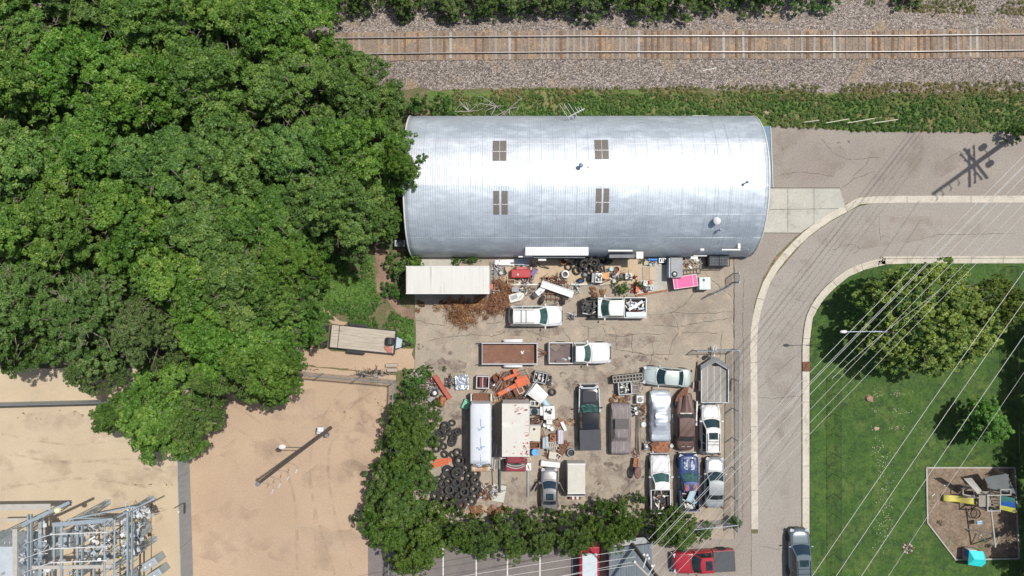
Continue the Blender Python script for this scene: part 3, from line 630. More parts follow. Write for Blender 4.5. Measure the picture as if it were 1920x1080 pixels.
b = MB(); rs = random.Random(41)
for _ in range(46):
    t = rs.choice([rs.uniform(.15, .55), rs.uniform(2.0, 2.9), rs.uniform(2.0, 2.9)]); x = rs.uniform(QX0 + .5, QX1 - .5) - ox; L_ = rs.uniform(.02, .10); w_ = rs.uniform(.006, .02)
    r_ = []
    for j in range(4):
        y, z = arch(t + L_ * j / 3); r_.append([(x - w_, y, z + .012), (x + w_, y, z + .012), (x + w_, y, z + .030), (x - w_, y, z + .030)])
    b.loft(r_)
q = b.build('rust_run', 'roof_rust', bld); q['kind'] = 'stuff'
b = MB()
for k in range(30):
    x = QX0 + .7 + k * (QX1 - QX0 - 1.0) / 30 - ox; r_ = []
    for j in range(40):
        y, z = arch(.12 + (math.pi - .24) * j / 39); r_.append([(x - .012, y, z + .008), (x + .012, y, z + .008), (x + .012, y, z + .030), (x - .012, y, z + .030)])
    b.loft(r_)
q = b.build('sheet_lap', mat('lap', (.30, .33, .36), (.38, .41, .44), .6, .3, 3), bld); q['kind'] = 'stuff'
# skylights: grey weathered corrugated plastic panels following the arch
mat('skylight', (.17, .15, .125), (.11, .095, .08), .6, 0, 6, stretch=(6, 1, 1), spot=(.45, .44, .42), ssc=5, thr=.68)
def inv(pyy):
    """arch parameter whose rim shows at picture height py"""
    best = min(range(1, 400), key=lambda i: abs(P(0, pyy, arch(math.pi * i / 400)[1])[1] - (QY + arch(math.pi * i / 400)[0])))
    return math.pi * best / 400
def onroof(pxx, pyy):
    t = inv(pyy); y, z = arch(t); p = P(pxx, pyy, z); return Vector((p.x - ox, y, z)), t
for (x0, x1, y0, y1) in [(924, 936.5, 264, 301), (937.5, 949.5, 264, 301), (1115, 1128, 262, 298), (1129, 1141, 262, 298), (925, 936, 358, 402), (940.5, 952, 358, 402), (1117, 1128, 354, 399), (1131.5, 1142, 354, 399)]:
    t0, t1 = inv(y0), inv(y1); zc = arch((t0 + t1) / 2)[1]; xa = P(x0, y0, zc).x - ox; xb = P(x1, y0, zc).x - ox; b = MB()
    rings = []
    for j in range(7):
        t = t0 + (t1 - t0) * j / 6; y, z = arch(t); rings.append([(xa, y, z + .012), (xb, y, z + .012), (xb, y, z + .05), (xa, y, z + .05)])
    b.loft(rings); sk = b.build('skylight', 'skylight', bld); b2 = MB(); y, z = arch((t0 + t1) / 2 + .02)
    for k in range(4): b2.box(xa + (xb - xa) * (k + .5) / 4, y, z + .06, (xb - xa) * .14, .07, .03)
    b2.build('fastener_row', 'white', sk)
def vent(pxx, pyy, r, h, cap, m='galv'):
    p, t = onroof(pxx, pyy); b = MB(); b.tube(p - Vector((0, 0, .1)), p + Vector((0, 0, h)), r * .55, r * .55, 12)
    b.lathe([(0, h + .18), (cap * .6, h + .14), (cap, h + .02), (cap * .95, h - .04), (r * .5, h - .04)], 16, Matrix.Translation(p)); b.build('roof_vent', m, bld, smooth=True)
vent(1088, 312, .14, .55, .20, mat('vent_blue', (.16, .26, .42), (.12, .2, .33), .5)); vent(1397, 343, .10, .55, .12, 'vent_blue'); vent(1341, 415, .2, .55, .32, 'white'); vent(1347, 432, .09, .5, .14)
vent(1103, 313, .03, .15, .04, 'rust'); vent(1395, 470, .05, 1.0, .07, 'white')
# awnings, sills and doors along the yard wall
def local(px0, px1, py0, py1, z0, z1=None): a = P(px0, py0, z0); c = P(px1, py1, z0); return (a.x + c.x) / 2 - ox, (a.y + c.y) / 2 - QY, abs(c.x - a.x), abs(a.y - c.y)
cx, cy, sx, sy = local(985, 1103, 464, 478, 2.9); b = MB()
b.box(cx, cy, 2.9, sx, sy + .1, .05, 0, R(8)); b.box(cx, cy - sy / 2, 2.78, sx, .05, .16)
for s_ in (-1, 1): b.box(cx + s_ * sx / 2, cy, 2.6, .05, sy, .5)
aw = b.build('awning', mat('awning_white', (.72, .72, .74), (.66, .66, .69), .5, .1, stretch=(14, 1, 1), sc1=2), bld, bevel=.01)
b = MB()
for k in range(30): b.box(cx - sx / 2 + (k + .5) * sx / 30, cy, 2.945, .03, sy, .02, 0, R(8))
b.build('awning_rib', 'white', aw)
for (a, c, d, e_, z, m) in [(972, 1036, 480, 482.5, 2.2, 'white'), (1009, 1024, 484, 489, 2.0, 'white'), (1140, 1186, 468.5, 471.5, 3.0, 'white'), (1193, 1206, 472, 485, 2.6, 'white'), (1353, 1388, 467, 469.5, 3.0, 'white'), (1383, 1388, 455, 466, 3.2, 'white'), (1313, 1320, 466, 470, 2.9, 'white'), (1295, 1308, 481, 486, 2.4, 'white'), (1300, 1325, 479, 480.5, 2.5, 'white'), (1298, 1328, 217, 219.5, 1.2, 'white')]:
    cx, cy, sx, sy = local(a, c, d, e_, z); MB().box(cx, cy, z, sx, sy, .14).build('wall_fixture' if sy < .2 else 'wall_box', m, bld, bevel=.01)
for (a, c) in [(1000, 1095), (1140, 1186)]:
    x0 = P(a, 500, 1.5).x - ox; x1 = P(c, 500, 1.5).x - ox; b = MB(); b.box((x0 + x1) / 2, -QA - .05, 1.2, x1 - x0, .3, 2.4); dd = b.build('dormer', mat('dormer_grey', (.16, .17, .18), (.12, .13, .14), .6, .2), bld)
    b = MB(); b.box((x0 + x1) / 2, -QA - .22, 1.1, (x1 - x0) * .6, .04, 2.0); b.build('door', 'black_matte', dd)
# blue lean-to on the right end
b = MB(); pts = [P(1424, 236, 3.2), P(1444.5, 236.5, 3.2), P(1449, 351, 3.2), P(1440, 351, 3.2)]; q = [(p.x - ox, p.y - QY) for p in pts]
q[0] = (QX1 - ox + .02, q[0][1]); q[3] = (QX1 - ox + .02, q[3][1]); b.prism(q, 3.0, 3.2); lt = b.build('canopy', mat('steel_blue', (.10, .20, .28), (.08, .165, .235), .6, 0, 2), bld)
b = MB(); b.tube((q[1][0], q[1][1], 3.24), (q[2][0], q[2][1], 3.24), .04); b.build('canopy_edge', 'white', lt)
for i in (1, 2): MB().tube((q[i][0] - .1, q[i][1] * .97, 0), (q[i][0] - .1, q[i][1] * .97, 3.0), .05).build('canopy_post', 'galv', bld)
# antenna
e = empty('antenna', P(1079, 214, 3.5), 0, 'old aluminium television antenna sticking up behind the metal roof', 'antenna')
b = MB(); c0 = Vector(e.location)
def an(a, c, z): return P(a, c, z) - c0
b.tube(an(1066, 219, 3.9), an(1096, 203.5, 3.9), .03, .03, 6); b.build('boom', 'white', e)
b = MB()
for i, (a, c, ln) in enumerate([(1064, 219, 1.25), (1071, 215.5, 1.15), (1078, 212, 1.0), (1084, 209.5, .5), (1088, 207.5, .4), (1092, 205.5, .35)]):
    p = an(a, c, 3.93); d = Vector((-.55, .84, 0)) * ln; b.tube(p - d * .35, p + d, .018, .018, 5)
b.build('element', 'white', e); MB().tube(an(1079, 213, 3.9), (0, -.3, -3.5), .04).build('mast', 'galv', e)
# ---------------------------------------------------------------- fences
fm = bpy.data.materials.new('chain_link'); fm.use_nodes = True; MATS['chain_link'] = fm; nt = fm.node_tree; N = nt.nodes; L = nt.links
pb = N['Principled BSDF']; pb.inputs['Base Color'].default_value = (.40, .45, .48, 1); pb.inputs['Metallic'].default_value = .3; pb.inputs['Roughness'].default_value = .5
tcn = N.new('ShaderNodeTexCoord'); sx_ = N.new('ShaderNodeSeparateXYZ'); L.new(tcn.outputs['Object'], sx_.inputs[0])
def math_(op, a, b_=None):
    m = N.new('ShaderNodeMath'); m.operation = op
    for i, v in ((0, a), (1, b_)):
        if v is None: continue
        if isinstance(v, (int, float)): m.inputs[i].default_value = v
        else: L.new(v, m.inputs[i])
    return m.outputs[0]
h = math_('ADD', sx_.outputs[0], sx_.outputs[1]); outs = []
for op in ('ADD', 'SUBTRACT'):
    u = math_('MULTIPLY', math_(op, h, sx_.outputs[2]), 9.0); outs.append(math_('GREATER_THAN', math_('ABSOLUTE', math_('SUBTRACT', math_('FRACT', u), .5)), .45))
f = math_('MAXIMUM', outs[0], outs[1]); tr = N.new('ShaderNodeBsdfTransparent'); mx = N.new('ShaderNodeMixShader')
L.new(f, mx.inputs[0]); L.new(tr.outputs[0], mx.inputs[1]); L.new(pb.outputs[0], mx.inputs[2]); L.new(mx.outputs[0], N['Material Output'].inputs[0])
fm2 = fm.copy(); fm2.name = 'chain_link_dark'; MATS['chain_link_dark'] = fm2
for n_ in fm2.node_tree.nodes:
    if n_.type == 'MATH' and n_.operation == 'GREATER_THAN': n_.inputs[1].default_value = .475
if 1: fm2.node_tree.nodes['Principled BSDF'].inputs['Base Color'].default_value = (.03, .035, .035, 1)
mat('fence_rail', (.30, .35, .38), (.24, .28, .31), .45, .4, 1)
mat('fence_slat', (.36, .38, .385), (.27, .29, .295), .7, .1, 1, stretch=(12, 12, 1))
def fence(pts, h, label, post=2.9, slat=False, dark=False, barb=False, gate=False, name='chain_link_fence', z0=0):
    q = [P(a, c) for a, c in pts]; c0 = q[0].copy(); e = empty(name, (c0.x, c0.y, z0), 0, label, 'gate' if gate else 'fence')
    rm = 'black' if dark else 'fence_rail'
    for a, c in zip(q, q[1:]):
        a = a - c0; c = c - c0; d = c - a; an_ = math.atan2(d.y, d.x); mid = (a + c) / 2
        MB().box(mid.x, mid.y, h / 2 + .05, d.length, .05 if slat else .012, h - .1, an_).build('slat_panel' if slat else 'mesh_panel', 'fence_slat' if slat else ('chain_link_dark' if dark else 'chain_link'), e)
        MB().tube(a + Vector((0, 0, h)), c + Vector((0, 0, h)), .035 if not dark else .016, None, 8).build('top_rail', rm, e)
        n = max(1, round(d.length / post))
        for i in range(n + 1):
            if i == n and c is not (q[-1] - c0) and (c - (q[-1] - c0)).length > .1: continue
            p = a + d * i / n; MB().tube(p, p + Vector((0, 0, h + (.35 if barb else .04))), .022 if dark else .045, None, 8).build('post', rm, e)
        if barb:
            b = MB()
            for k in range(3): o_ = Vector((0, 0, h + .1 + k * .11)); b.tube(a + o_, c + o_, .01, .01, 4)
            b.build('barbed_wire', 'steel', e)
        if gate: MB().tube(a + Vector((0, 0, .1)), c + Vector((0, 0, .1)), .03).build('bottom_rail', rm, e)
    return e
fence([(1374, 513), (1374, 529)], 1.9, 'short blue-grey chain-link fence run at the lower right corner of the metal building', 1.6)
fence([(1374, 530), (1329, 551)], 1.9, 'open blue-grey chain-link gate slanting below the metal building', gate=True, name='chain_link_gate', slat=False)
fence([(1373, 654), (1299, 656)], 1.8, 'open blue-grey chain-link gate leaf above the steel utility trailer', gate=True, name='chain_link_gate')
fence([(1374, 655), (1371, 985)], 1.9, 'long chain-link fence between the scrap yard and the street', 3.0)
fence([(1371, 972), (1290, 980), (1218, 985)], 1.9, 'chain-link fence under the power lines at the lower right of the scrap yard', 3)
fence([(537, 694), (745, 712), (741, 840), (736, 1120)], 2.3, 'chain-link fence with barbed wire round the upper right corner of the sand yard', 3.0, barb=True)
fence([(-60, 756), (178, 750), (240, 748)], 2.0, 'pale slatted fence rail crossing the sand at the left photo edge', 3.4, slat=True)
fence([(354, 820), (366, 1200)], 2.3, 'grey slatted chain-link fence dividing the pale and the tan sand yard', 3.2, slat=True)
fence([(1561, 700), (1561, 1300)], 1.6, 'dark chain-link fence across the lawn beside the street', 1.82, dark=True, z0=.1)
fence([(1885, 500), (1885, 760), (1890, 1200)], 1.6, 'dark chain-link fence along the shaded right edge of the lawn', 2.4, dark=True, z0=.1)
# dark gate on grey fence
e = empty('fence_gate_bracket', P(358, 933), 0, 'black bracket and lock box on the grey fence between the sand yards', 'bracket')
b = MB(); b.box(0, 0, 2.4, .9, .07, .10, R(30)); b.box(.42, -.3, 2.2, .07, .95, .12); b.build('bar', 'black', e); MB().box(.02, -.55, 2.38, .12, .2, .12).build('lock_box', 'white_dirty', e)
# ---------------------------------------------------------------- poles and wires
mat('pole_wood', (.13, .105, .085), (.085, .07, .058), .9, 0, 2, stretch=(6, 6, .4), fine=.2)
e = empty('utility_pole', P(620, 802), 0, 'tall dark utility pole standing in the tan sand yard with a white lamp', 'utility pole')
top = Vector((0, 0, 18.4)); MB().tube((0, 0, 0), top, .17, .10, 14).build('pole', 'pole_wood', e)
MB().lathe([(.0, 18.43), (.16, 18.42), (.16, 18.3), (.13, 18.3)], 12).build('cap', 'steel', e)
b = MB(); b.box(-.42, .22, 1.6, .55, .42, .7); b.build('control_box', 'white', e, bevel=.03); MB().box(-.75, -.15, 1.0, .45, .35, .5).build('meter_box', 'white', e, bevel=.03); MB().box(.05, -.36, 1.4, .3, .3, .5).build('conduit_box', 'steel', e)
lamp = MB().tube((0, 0, 8.0), (-1.4, .15, 8.5), .035).build('lamp_arm', 'black', e); MB().lathe([(0, .12), (.18, .08), (.23, -.02), (.2, -.08), (0, -.1)], 16, Matrix.Translation((-1.7, .18, 8.5)) @ Matrix.Diagonal((1.35, .95, 1, 1))).build('lamp_head', 'white', lamp, smooth=True)
for k, zz in enumerate([12.9, 14.8, 16.6, 18.0]):
    b = MB(); p = Vector((0, 0, zz)); pts = [p + Vector((math.sin(t) * .55 + .75 * t / 3, -.25 * t + .25 * math.sin(t), .25 * math.sin(t))) for t in [i * .35 for i in range(8)]]; b.path([Vector(v) for v in pts], .012, 5)
    j = b.build('jumper_wire', 'steel', e); q = pts[-1]; bb = MB()
    for m_ in range(4): bb.lathe([(.0, 0), (.045, .01), (.045, .03), (0, .045)], 8, Matrix.Translation(q + Vector((-.05 * m_, -.09 * m_, -.06 * m_))))
    bb.build('insulator', 'porcelain', j)
b = MB(); b.tube((.10, .1, 0), (.02, .06, 18.2), .012, .012, 4); b.build('ground_wire', 'steel', e)
# pole in the top right (outside the frame, casts the big shadow)
e = empty('utility_pole', P(1931, 234), 0, 'tall utility pole in the top right corner whose cross-arm shadow falls on the drive', 'utility pole')
MB().tube((0, 0, 0), (0, 0, 24.3), .26, .15, 14).build('pole', 'pole_wood', e)
def arm(zc, L_, ang, w=.16):
    b = MB(); b.box(0, 0, zc, L_, w, w, R(ang)); o = b.build('cross_arm', 'pole_wood', e); bb = MB()
    for s_ in (-.46, -.25, .25, .46): c = Vector((math.cos(R(ang)) * L_ * s_, math.sin(R(ang)) * L_ * s_, zc + .08)); bb.lathe([(.02, 0), (.09, .03), (.06, .1), (.1, .14), (.04, .24), (0, .26)], 8, Matrix.Translation(c))
    bb.build('insulator', 'white_dirty', o)
arm(15.2, 3.6, 91, .2); arm(13.9, 3.6, 92, .14); arm(13.6, 3.6, -52, .22); arm(14.7, 3.2, -50, .14)
for k, (a, c) in enumerate([(-.55, .65), (.1, -.9), (-.1, .1)]):
    if k < 2: MB().lathe([(0, 0), (.27, .02), (.29, .1), (.29, .85), (.25, .95), (0, 1.0)], 16, Matrix.Translation((a, c, 9.9))).build('transformer', 'galv', e, smooth=True); MB().tube((0, 0, 10.4), (a, c, 10.4), .05).build('bracket', 'black', e)
for zz in (18.5, 20.5, 22.5, 24): b = MB(); b.tube((0, 0, zz), (.2, -.55, zz - .3), .05, .05); b.tube((.2, -.55, zz - .3), (-.1, -.95, zz - .7), .07, .04); b.build('insulator_arm', 'black', e)
# pole by the hedge at the bottom
e = empty('utility_pole', P(1172, 1003), 0, 'dark utility pole rising out of the hedge over the grey shed roof', 'utility pole')
B0 = Vector(e.location); topw = P(1262, 1122, 11.5) - B0; MB().tube((0, 0, 0), topw, .2, .14, 12).build('pole', 'pole_wood', e)
def on3(a, c, z): return P(a, c, z) - B0
b = MB(); b.tube(on3(1187, 1052, 9), on3(1216, 1080, 9), .09, .09, 6); b.build('cross_arm', mat('wood_pale', (.42, .37, .28), (.36, .31, .23), .8), e); MB().tube(on3(1188, 1053, 9.2), on3(1192, 1055, 9.2), .12).build('insulator', 'white_dirty', e)
b = MB(); b.tube(on3(1212, 1046, 9), on3(1206, 1064, 9), .05); b.tube(on3(1228, 1058, 9), on3(1216, 1078, 9), .04, .04, 6)
for a, c in [(1207, 1039), (1213, 1040), (1216, 1046), (1222, 1060)]: b.lathe([(0, -.1), (.1, -.08), (.1, .15), (0, .2)], 10, Matrix.Translation(on3(a, c, 9)))
b.build('insulator', 'white', e)
mat('wire', (.64, .63, .59), (.58, .57, .53), .5, .0)
def wire(a, za, c, zc, r, label, group, sag=.5):
    p = P(a[0], a[1], za); q = P(c[0], c[1], zc); b = MB(); n = 14; pts = []
    for i in range(n + 1):
        t = i / n; v = p.lerp(q, t); v.z -= sag * 4 * t * (1 - t); pts.append(v)
    # keep the wire continuous
    b.path(pts, r, 5); o = b.build('power_line', 'wire'); tag(o, label, 'power line', group)
def lin(p1, p2, x): return (x, p1[1] + (p2[1] - p1[1]) * (x - p1[0]) / (p2[0] - p1[0]))
GA = 'power lines from the hedge pole to the top right'
for i, (p1, p2, xe, r, l) in enumerate([((1920, 297.8), (1404.6, 820), 1216, .030, 'uppermost power line of the bundle from the hedge pole to the top right corner'),
        ((1920, 316), (1423, 820), 1219, .028, 'power line second from the top in the bundle, left strand of its close pair'), ((1920, 319), (1425.5, 822), 1222, .028, 'power line third in the bundle, right strand of the close pair'),
        ((1920, 337.8), (1440, 826), 1224, .028, 'power line fourth in the bundle, just under the close pair'),
        ((1903.7, 379), (1440, 856), 1190, .022, 'power line fifth from the top of the bundle, ending over the red pickup'), ((1920, 389.6 - 94 + 94), (1440, 880), 1205, .022, 'power line sixth in the bundle, crossing the hood of the red pickup'), ((1920, 340 + 71), (1440, 901), 1225, .022, 'lowest power line of the bundle from the hedge pole to the top right')]):
    wire(lin(p1, p2, 2300), 20, lin(p1, p2, xe), 9.0, r * .6, l, GA)
wire((1760, 480 + 66), 9.5, (1560, 710), 8.5, .014, 'thin service cable under the bundle by the street lamp arm', None)
for p1, p2, l in [((1793.7, 700), (1528, 1080), 'pale power line over the lawn, nearest the street fence'), ((1836, 700), (1574.6, 1080), 'pale power line over the lawn, second from the street'), ((1881, 700), (1623.8, 1080), 'pale power line crossing the corner of the playground'), ((1920, 712), (1676, 1080), 'thin power line crossing over the yellow slide')]:
    wire(lin(p1, p2, 2140), 16, lin(p1, p2, 1420), 16, .016 if 'thin' not in l else .010, l, 'power lines over the lawn')
for p1, p2, l in [((1190, 1029.5), (880.7, 1080), 'uppermost pale cable from the hedge pole to the left over the parking lot'), ((1192, 1044), (962, 1080), 'second cable from the hedge pole over the parking lot'), ((1187, 1053.5), (1060, 1080), 'third cable from the hedge pole, over the white roof of the red van'), ((1188, 1059.5), (1125, 1070), 'lowest cable leaving the cross arm of the hedge pole')]:
    wire(p1, 9, lin(p1, p2, 600), 8, .016, l, 'cables over the parking lot', .2)
# fallen white poles in the grass
for i, (a, c, d, e_) in enumerate([(1508, 229, 1536, 225.5), (1549, 230.5, 1592, 223), (1589, 230.5, 1640, 222), (1636, 231, 1684, 224)]):
    p = P(a, c, .5); q = P(d, e_, .9); tag(MB().tube(p, q, .035, .035, 6).build('marker_pole', 'paint' if False else mat('pole_cream', (.72, .68, .52), (.66, .62, .46), .6)),
        ['cream marker pole lying in the tall grass, leftmost and shortest of the four', 'cream marker pole in the grass, second from the left', 'cream marker pole in the grass, third from the left and longest', 'cream marker pole in the grass, rightmost of the four'][i], 'pole', 'cream poles lying in the grass')
# street lamp
k6 = 1 - 6.3 / 64
e = empty('street_lamp', P(1590, 613.5), 0, 'street lamp with a long pale arm and wooden post in front of the yellowing tree', 'street lamp')
z = 6.3; L0 = Vector(e.location); MB().tube((0, 0, 0), (0, 0, 7.6), .14, .10, 12).build('post', 'pole_wood', e)
b = MB(); hd = P(1582, 622, z) - L0; b.tube((0, 0, z - .1), hd + Vector((.3, 0, .06)), .03, .03, 8); b.tube((0, 0, 7.1), (hd.x * .45, 0, z + .1), .025, .025, 6); b.build('arm', mat('lamp_paint', (.55, .62, .68), (.5, .56, .62), .4), e)
MB().lathe([(0, .1), (.14, .08), (.2, 0), (.16, -.08), (0, -.1)], 14, Matrix.Translation(hd) @ Matrix.Diagonal((1.6, .7, 1, 1))).build('lamp_head', 'white', e, smooth=True)
# ---------------------------------------------------------------- vehicles
def sup(t, n=2.6): return max(0, 1 - abs(t) ** n) ** (1 / n)
PAINT = {}
def paint(key, c, c2=None, rough=.32, metal=0.0, **kw):
    return mat('paint_' + key, c, c2 or tuple(v * .92 for v in c), rough, metal, .8, coat=.25, **kw)
def body_rings(L_, W, prof, nose=.22, tail=.14, a=0.0, bxx=1.0, M=9):
    rings = []
    ts = sorted(set([a + (bxx - a) * i / 26 for i in range(27)] + ([.004, .015, .03] if a == 0 else []) + ([.97, .985, .996] if bxx == 1 else [])))
    for t in ts:
        zt = float(np.interp(t, [p[0] for p in prof], [p[1] for p in prof])); wf = float(np.interp(t, [p[0] for p in prof], [p[2] for p in prof]))
        w = W / 2 * wf; half = [(.86, .20), (.97, .26), (1.0, .45), (.995, min(.68, zt * .8)), (.965, zt - .10), (.90, zt - .025), (.72, zt + .005), (.4, zt + .02), (0, zt + .028)]
        ring = []
        for s_ in (1, -1):
            h = half if s_ == 1 else half[::-1][1:]
            for f, z in h:
                y = w * f * s_; x = (t - .5) * L_
                c = nose * max(0, (t - .80) / .2) ** 2 + 0
                d = tail * max(0, (.12 - t) / .12) ** 2
                x += (-c + d) * (abs(y) / (W / 2)) ** 3
                ring.append((x, y, max(.18, z)))
        rings.append(ring)
    return rings
def slope(b, x0, x1, z0, z1, w0, w1, c0, c1, u0, u1, v0, v1, off, n=8, th=.0):
    """curved patch standing between (x0,z0) and (x1,z1); c = how far its middle bulges out"""
    sg = 1 if x0 > x1 else -1
    def f(i, j):
        u = u0 + (u1 - u0) * i; v = v0 + (v1 - v0) * j
        x = (x0 + (x1 - x0) * v) - sg * (c0 + (c1 - c0) * v) * u * u; y = u * (w0 + (w1 - w0) * v); z = z0 + (z1 - z0) * v - .03 * u * u * v
        return (x + sg * off * .7, y, z + off * .7)
    return b.grid(f, n, 2)
def wheel(e, x, y, r=.34, w=.23, side=1):
    t = MB(); M = Matrix.Translation((x, y, r)) @ Matrix.Rotation(R(90), 4, 'X')
    t.lathe([(r * .6, -w / 2), (r * .92, -w / 2), (r, -w / 2 + .04), (r, w / 2 - .04), (r * .92, w / 2), (r * .6, w / 2), (r * .6, -w / 2)], 20, M); o = t.build('wheel', 'rubber', e, smooth=True)
    MB().lathe([(0, -w / 2 + .03), (r * .58, -w / 2 + .02), (r * .6, 0), (r * .58, w / 2 - .02), (0, w / 2 - .03)], 14, M).build('rim', 'steel', o)
SED = [(0, .62, .84), (.02, .80, .92), (.06, .93, .97), (.2, .96, 1), (.35, .95, 1), (.7, .95, 1), (.74, .94, 1), (.88, .84, .98), (.95, .74, .93), (.985, .62, .85), (1, .5, .78)]
SUVP = [(0, .78, .90), (.02, .95, .96), (.06, 1.06, .99), (.3, 1.06, 1), (.68, 1.07, 1), (.73, 1.08, 1), (.88, 1.0, .98), (.95, .92, .95), (.985, .78, .9), (1, .6, .84)]
def cabin(e, W, H, zb, xb, xf, xb2, xf2, pm, gm='glass', wr=.74, wins=3, cf=.22, cb=.08, sunroof=False, rack=False, rear=True, taper_rear=1.0):
    wb = W / 2 * .90; wt = W / 2 * wr; b = MB()
    slope(b, xf, xf2, zb, H, wb, wt, cf, cf * .6, -1, 1, 0, 1, 0); slope(b, xb, xb2, zb, H, wb * taper_rear, wt * taper_rear, cb, cb * .6, -1, 1, 0, 1, 0)
    for s_ in (1, -1):
        def side(i, j, s_=s_):
            xa = (xb + cb) + ((xf - cf) - (xb + cb)) * i; xc = (xb2 + cb * .6) + ((xf2 - cf * .6) - (xb2 + cb * .6)) * i; tp = taper_rear + (1 - taper_rear) * min(1, i * 2)
            return (xa + (xc - xa) * j, s_ * (wb + (wt - wb) * j) * tp, zb + (H - zb - .03) * j)
        b.grid(side, 10, 2)
    def roof(i, j):
        u = -1 + 2 * i; xr = xb2 + cb * .6 * u * u; xq = xf2 - cf * .6 * u * u; tp = taper_rear + (1 - taper_rear) * min(1, j * 2)
        return (xr + (xq - xr) * j, u * wt * tp, H - .03 * u * u + .035 * math.sin(math.pi * j))
    b.grid(roof, 10, 10); o = b.build('cabin', pm, e, smooth=True, ang=50)
    slope(MB(), 0, 0, 0, 0, 0, 0, 0, 0, 0, 0, 0, 0, 0)
    g = MB(); slope(g, xf, xf2, zb, H, wb, wt, cf, cf * .6, -.90, .90, .06, .93, .012); g.build('windshield', gm, e, smooth=True)
    if rear: g = MB(); slope(g, xb, xb2, zb, H, wb * taper_rear, wt * taper_rear, cb, cb * .6, -.86, .86, .12, .90, .012); g.build('rear_window', gm, e, smooth=True)
    for s_ in (1, -1):
        for k in range(wins):
            i0 = .05 + .90 * k / wins + .015; i1 = .05 + .90 * (k + 1) / wins - .015; g = MB()
            def sg(i, j, s_=s_):
                t = i0 + (i1 - i0) * i; v = .10 + .78 * j; xa = (xb + cb) + ((xf - cf) - (xb + cb)) * t; xc = (xb2 + cb * .6) + ((xf2 - cf * .6) - (xb2 + cb * .6)) * t; tp = taper_rear + (1 - taper_rear) * min(1, t * 2)
                return (xa + (xc - xa) * v, s_ * ((wb + (wt - wb) * v) * tp + .014), zb + (H - zb) * v)
            g.grid(sg, 3, 1); g.build('side_window', gm, e)
    if sunroof: MB().box(xf2 - cf * .6 - .62, 0, H + .035, .62, W * .44, .02).build('sunroof', 'glass', e, bevel=.01)
    if rack:
        for s_ in (1, -1):
            b = MB(); b.tube((xb2 + .15, s_ * wt * .86, H + .06), (xf2 - .5, s_ * wt * .86, H + .06), .025, None, 6); b.build('roof_rail', 'black', e)
        for x in (xb2 + .75, xf2 - 1.25): MB().box(x, 0, H + .085, .045, wt * 1.74, .02).build('rack_bar', 'black', e)
    return o
def fittings(e, L_, W, zh=.68, zt=.75, pm=None, mirrors=True, mx=.18, wb=(.19, .81), wr=.34, zm=1.02, lights=True):
    for t in wb:
        for s_ in (1, -1):
            x = (t - .5) * L_
            M = Matrix.Translation((x, s_ * (W / 2 - .01), wr + .04)) @ Matrix.Rotation(R(90), 4, 'X'); MB().lathe([(0, -.012), (wr * 1.22, -.012), (wr * 1.22, .012), (0, .012)], 20, M).build('wheel_arch', 'black_matte', e)
            wheel(e, x, s_ * (W / 2 - .095), wr)
    if lights:
        for s_ in (1, -1):
            MB().box(L_ / 2 - .20, s_ * W * .36, zh, .28, .34, .13, -s_ * R(24)).build('headlight', 'lamp_clear', e, bevel=.03)
            MB().box(-L_ / 2 + .07, s_ * W * .40, zt, .14, .24, .16, s_ * R(12)).build('taillight', 'lamp_red', e, bevel=.02)
    if mirrors:
        for s_ in (1, -1): MB().box(L_ * mx, s_ * (W / 2 + .07), zm, .12, .24, .14).build('mirror', pm or 'black', e, bevel=.03)
def place(name, pxx, pyy, deg, label, cat, z=.8, group=None):
    p = P(pxx, pyy, z); return empty(name, (p.x, p.y, .016), R(deg), label, cat, group)
def lines(e, pts_list, m='black', w=.018):
    b = MB()
    for pts in pts_list:
        for a, c in zip(pts, pts[1:]):
            d = Vector(c) - Vector(a); mid = (Vector(a) + Vector(c)) / 2; b.box(mid.x, mid.y, mid.z, d.length + w, w, .012, math.atan2(d.y, d.x), 0, -math.asin(max(-1, min(1, d.z / max(d.length, 1e-6)))))
    return b.build('panel_gap', m, e)
def sedan(px_, py_, deg, L_, W, H, label, pm, gm='glass', cat='car', sunroof=False, wagon=False, name='parked_car'):
    e = place(name, px_, py_, deg, label, cat, .8); b = MB(); b.loft(body_rings(L_, W, SED, .34, .22)); b.build('body', pm, e, smooth=True, ang=45)
    xb2 = -L_ * (.40 if wagon else .20); xb = -L_ * (.46 if wagon else .335)
    cabin(e, W, H, .93, xb, L_ * .235, xb2, L_ * .075, pm, gm, wins=2, sunroof=sunroof)
    fittings(e, L_, W, pm=pm); x = L_ * .24; lines(e, [[(x, -W * .38, .965), (x + .07, 0, .975), (x, W * .38, .965)], [(x, W * .39, .96), (L_ * .46, W * .30, .82)], [(x, -W * .39, .96), (L_ * .46, -W * .30, .82)], [(L_ * .465, -W * .3, .79), (L_ * .475, 0, .80), (L_ * .465, W * .3, .79)], [(-L_ * .345, -W * .36, .975), (-L_ * .355, W * .36, .975)]])
    MB().box(L_ / 2 - .03, 0, .50, .10, W * .5, .14).build('grille', 'black', e, bevel=.02); return e
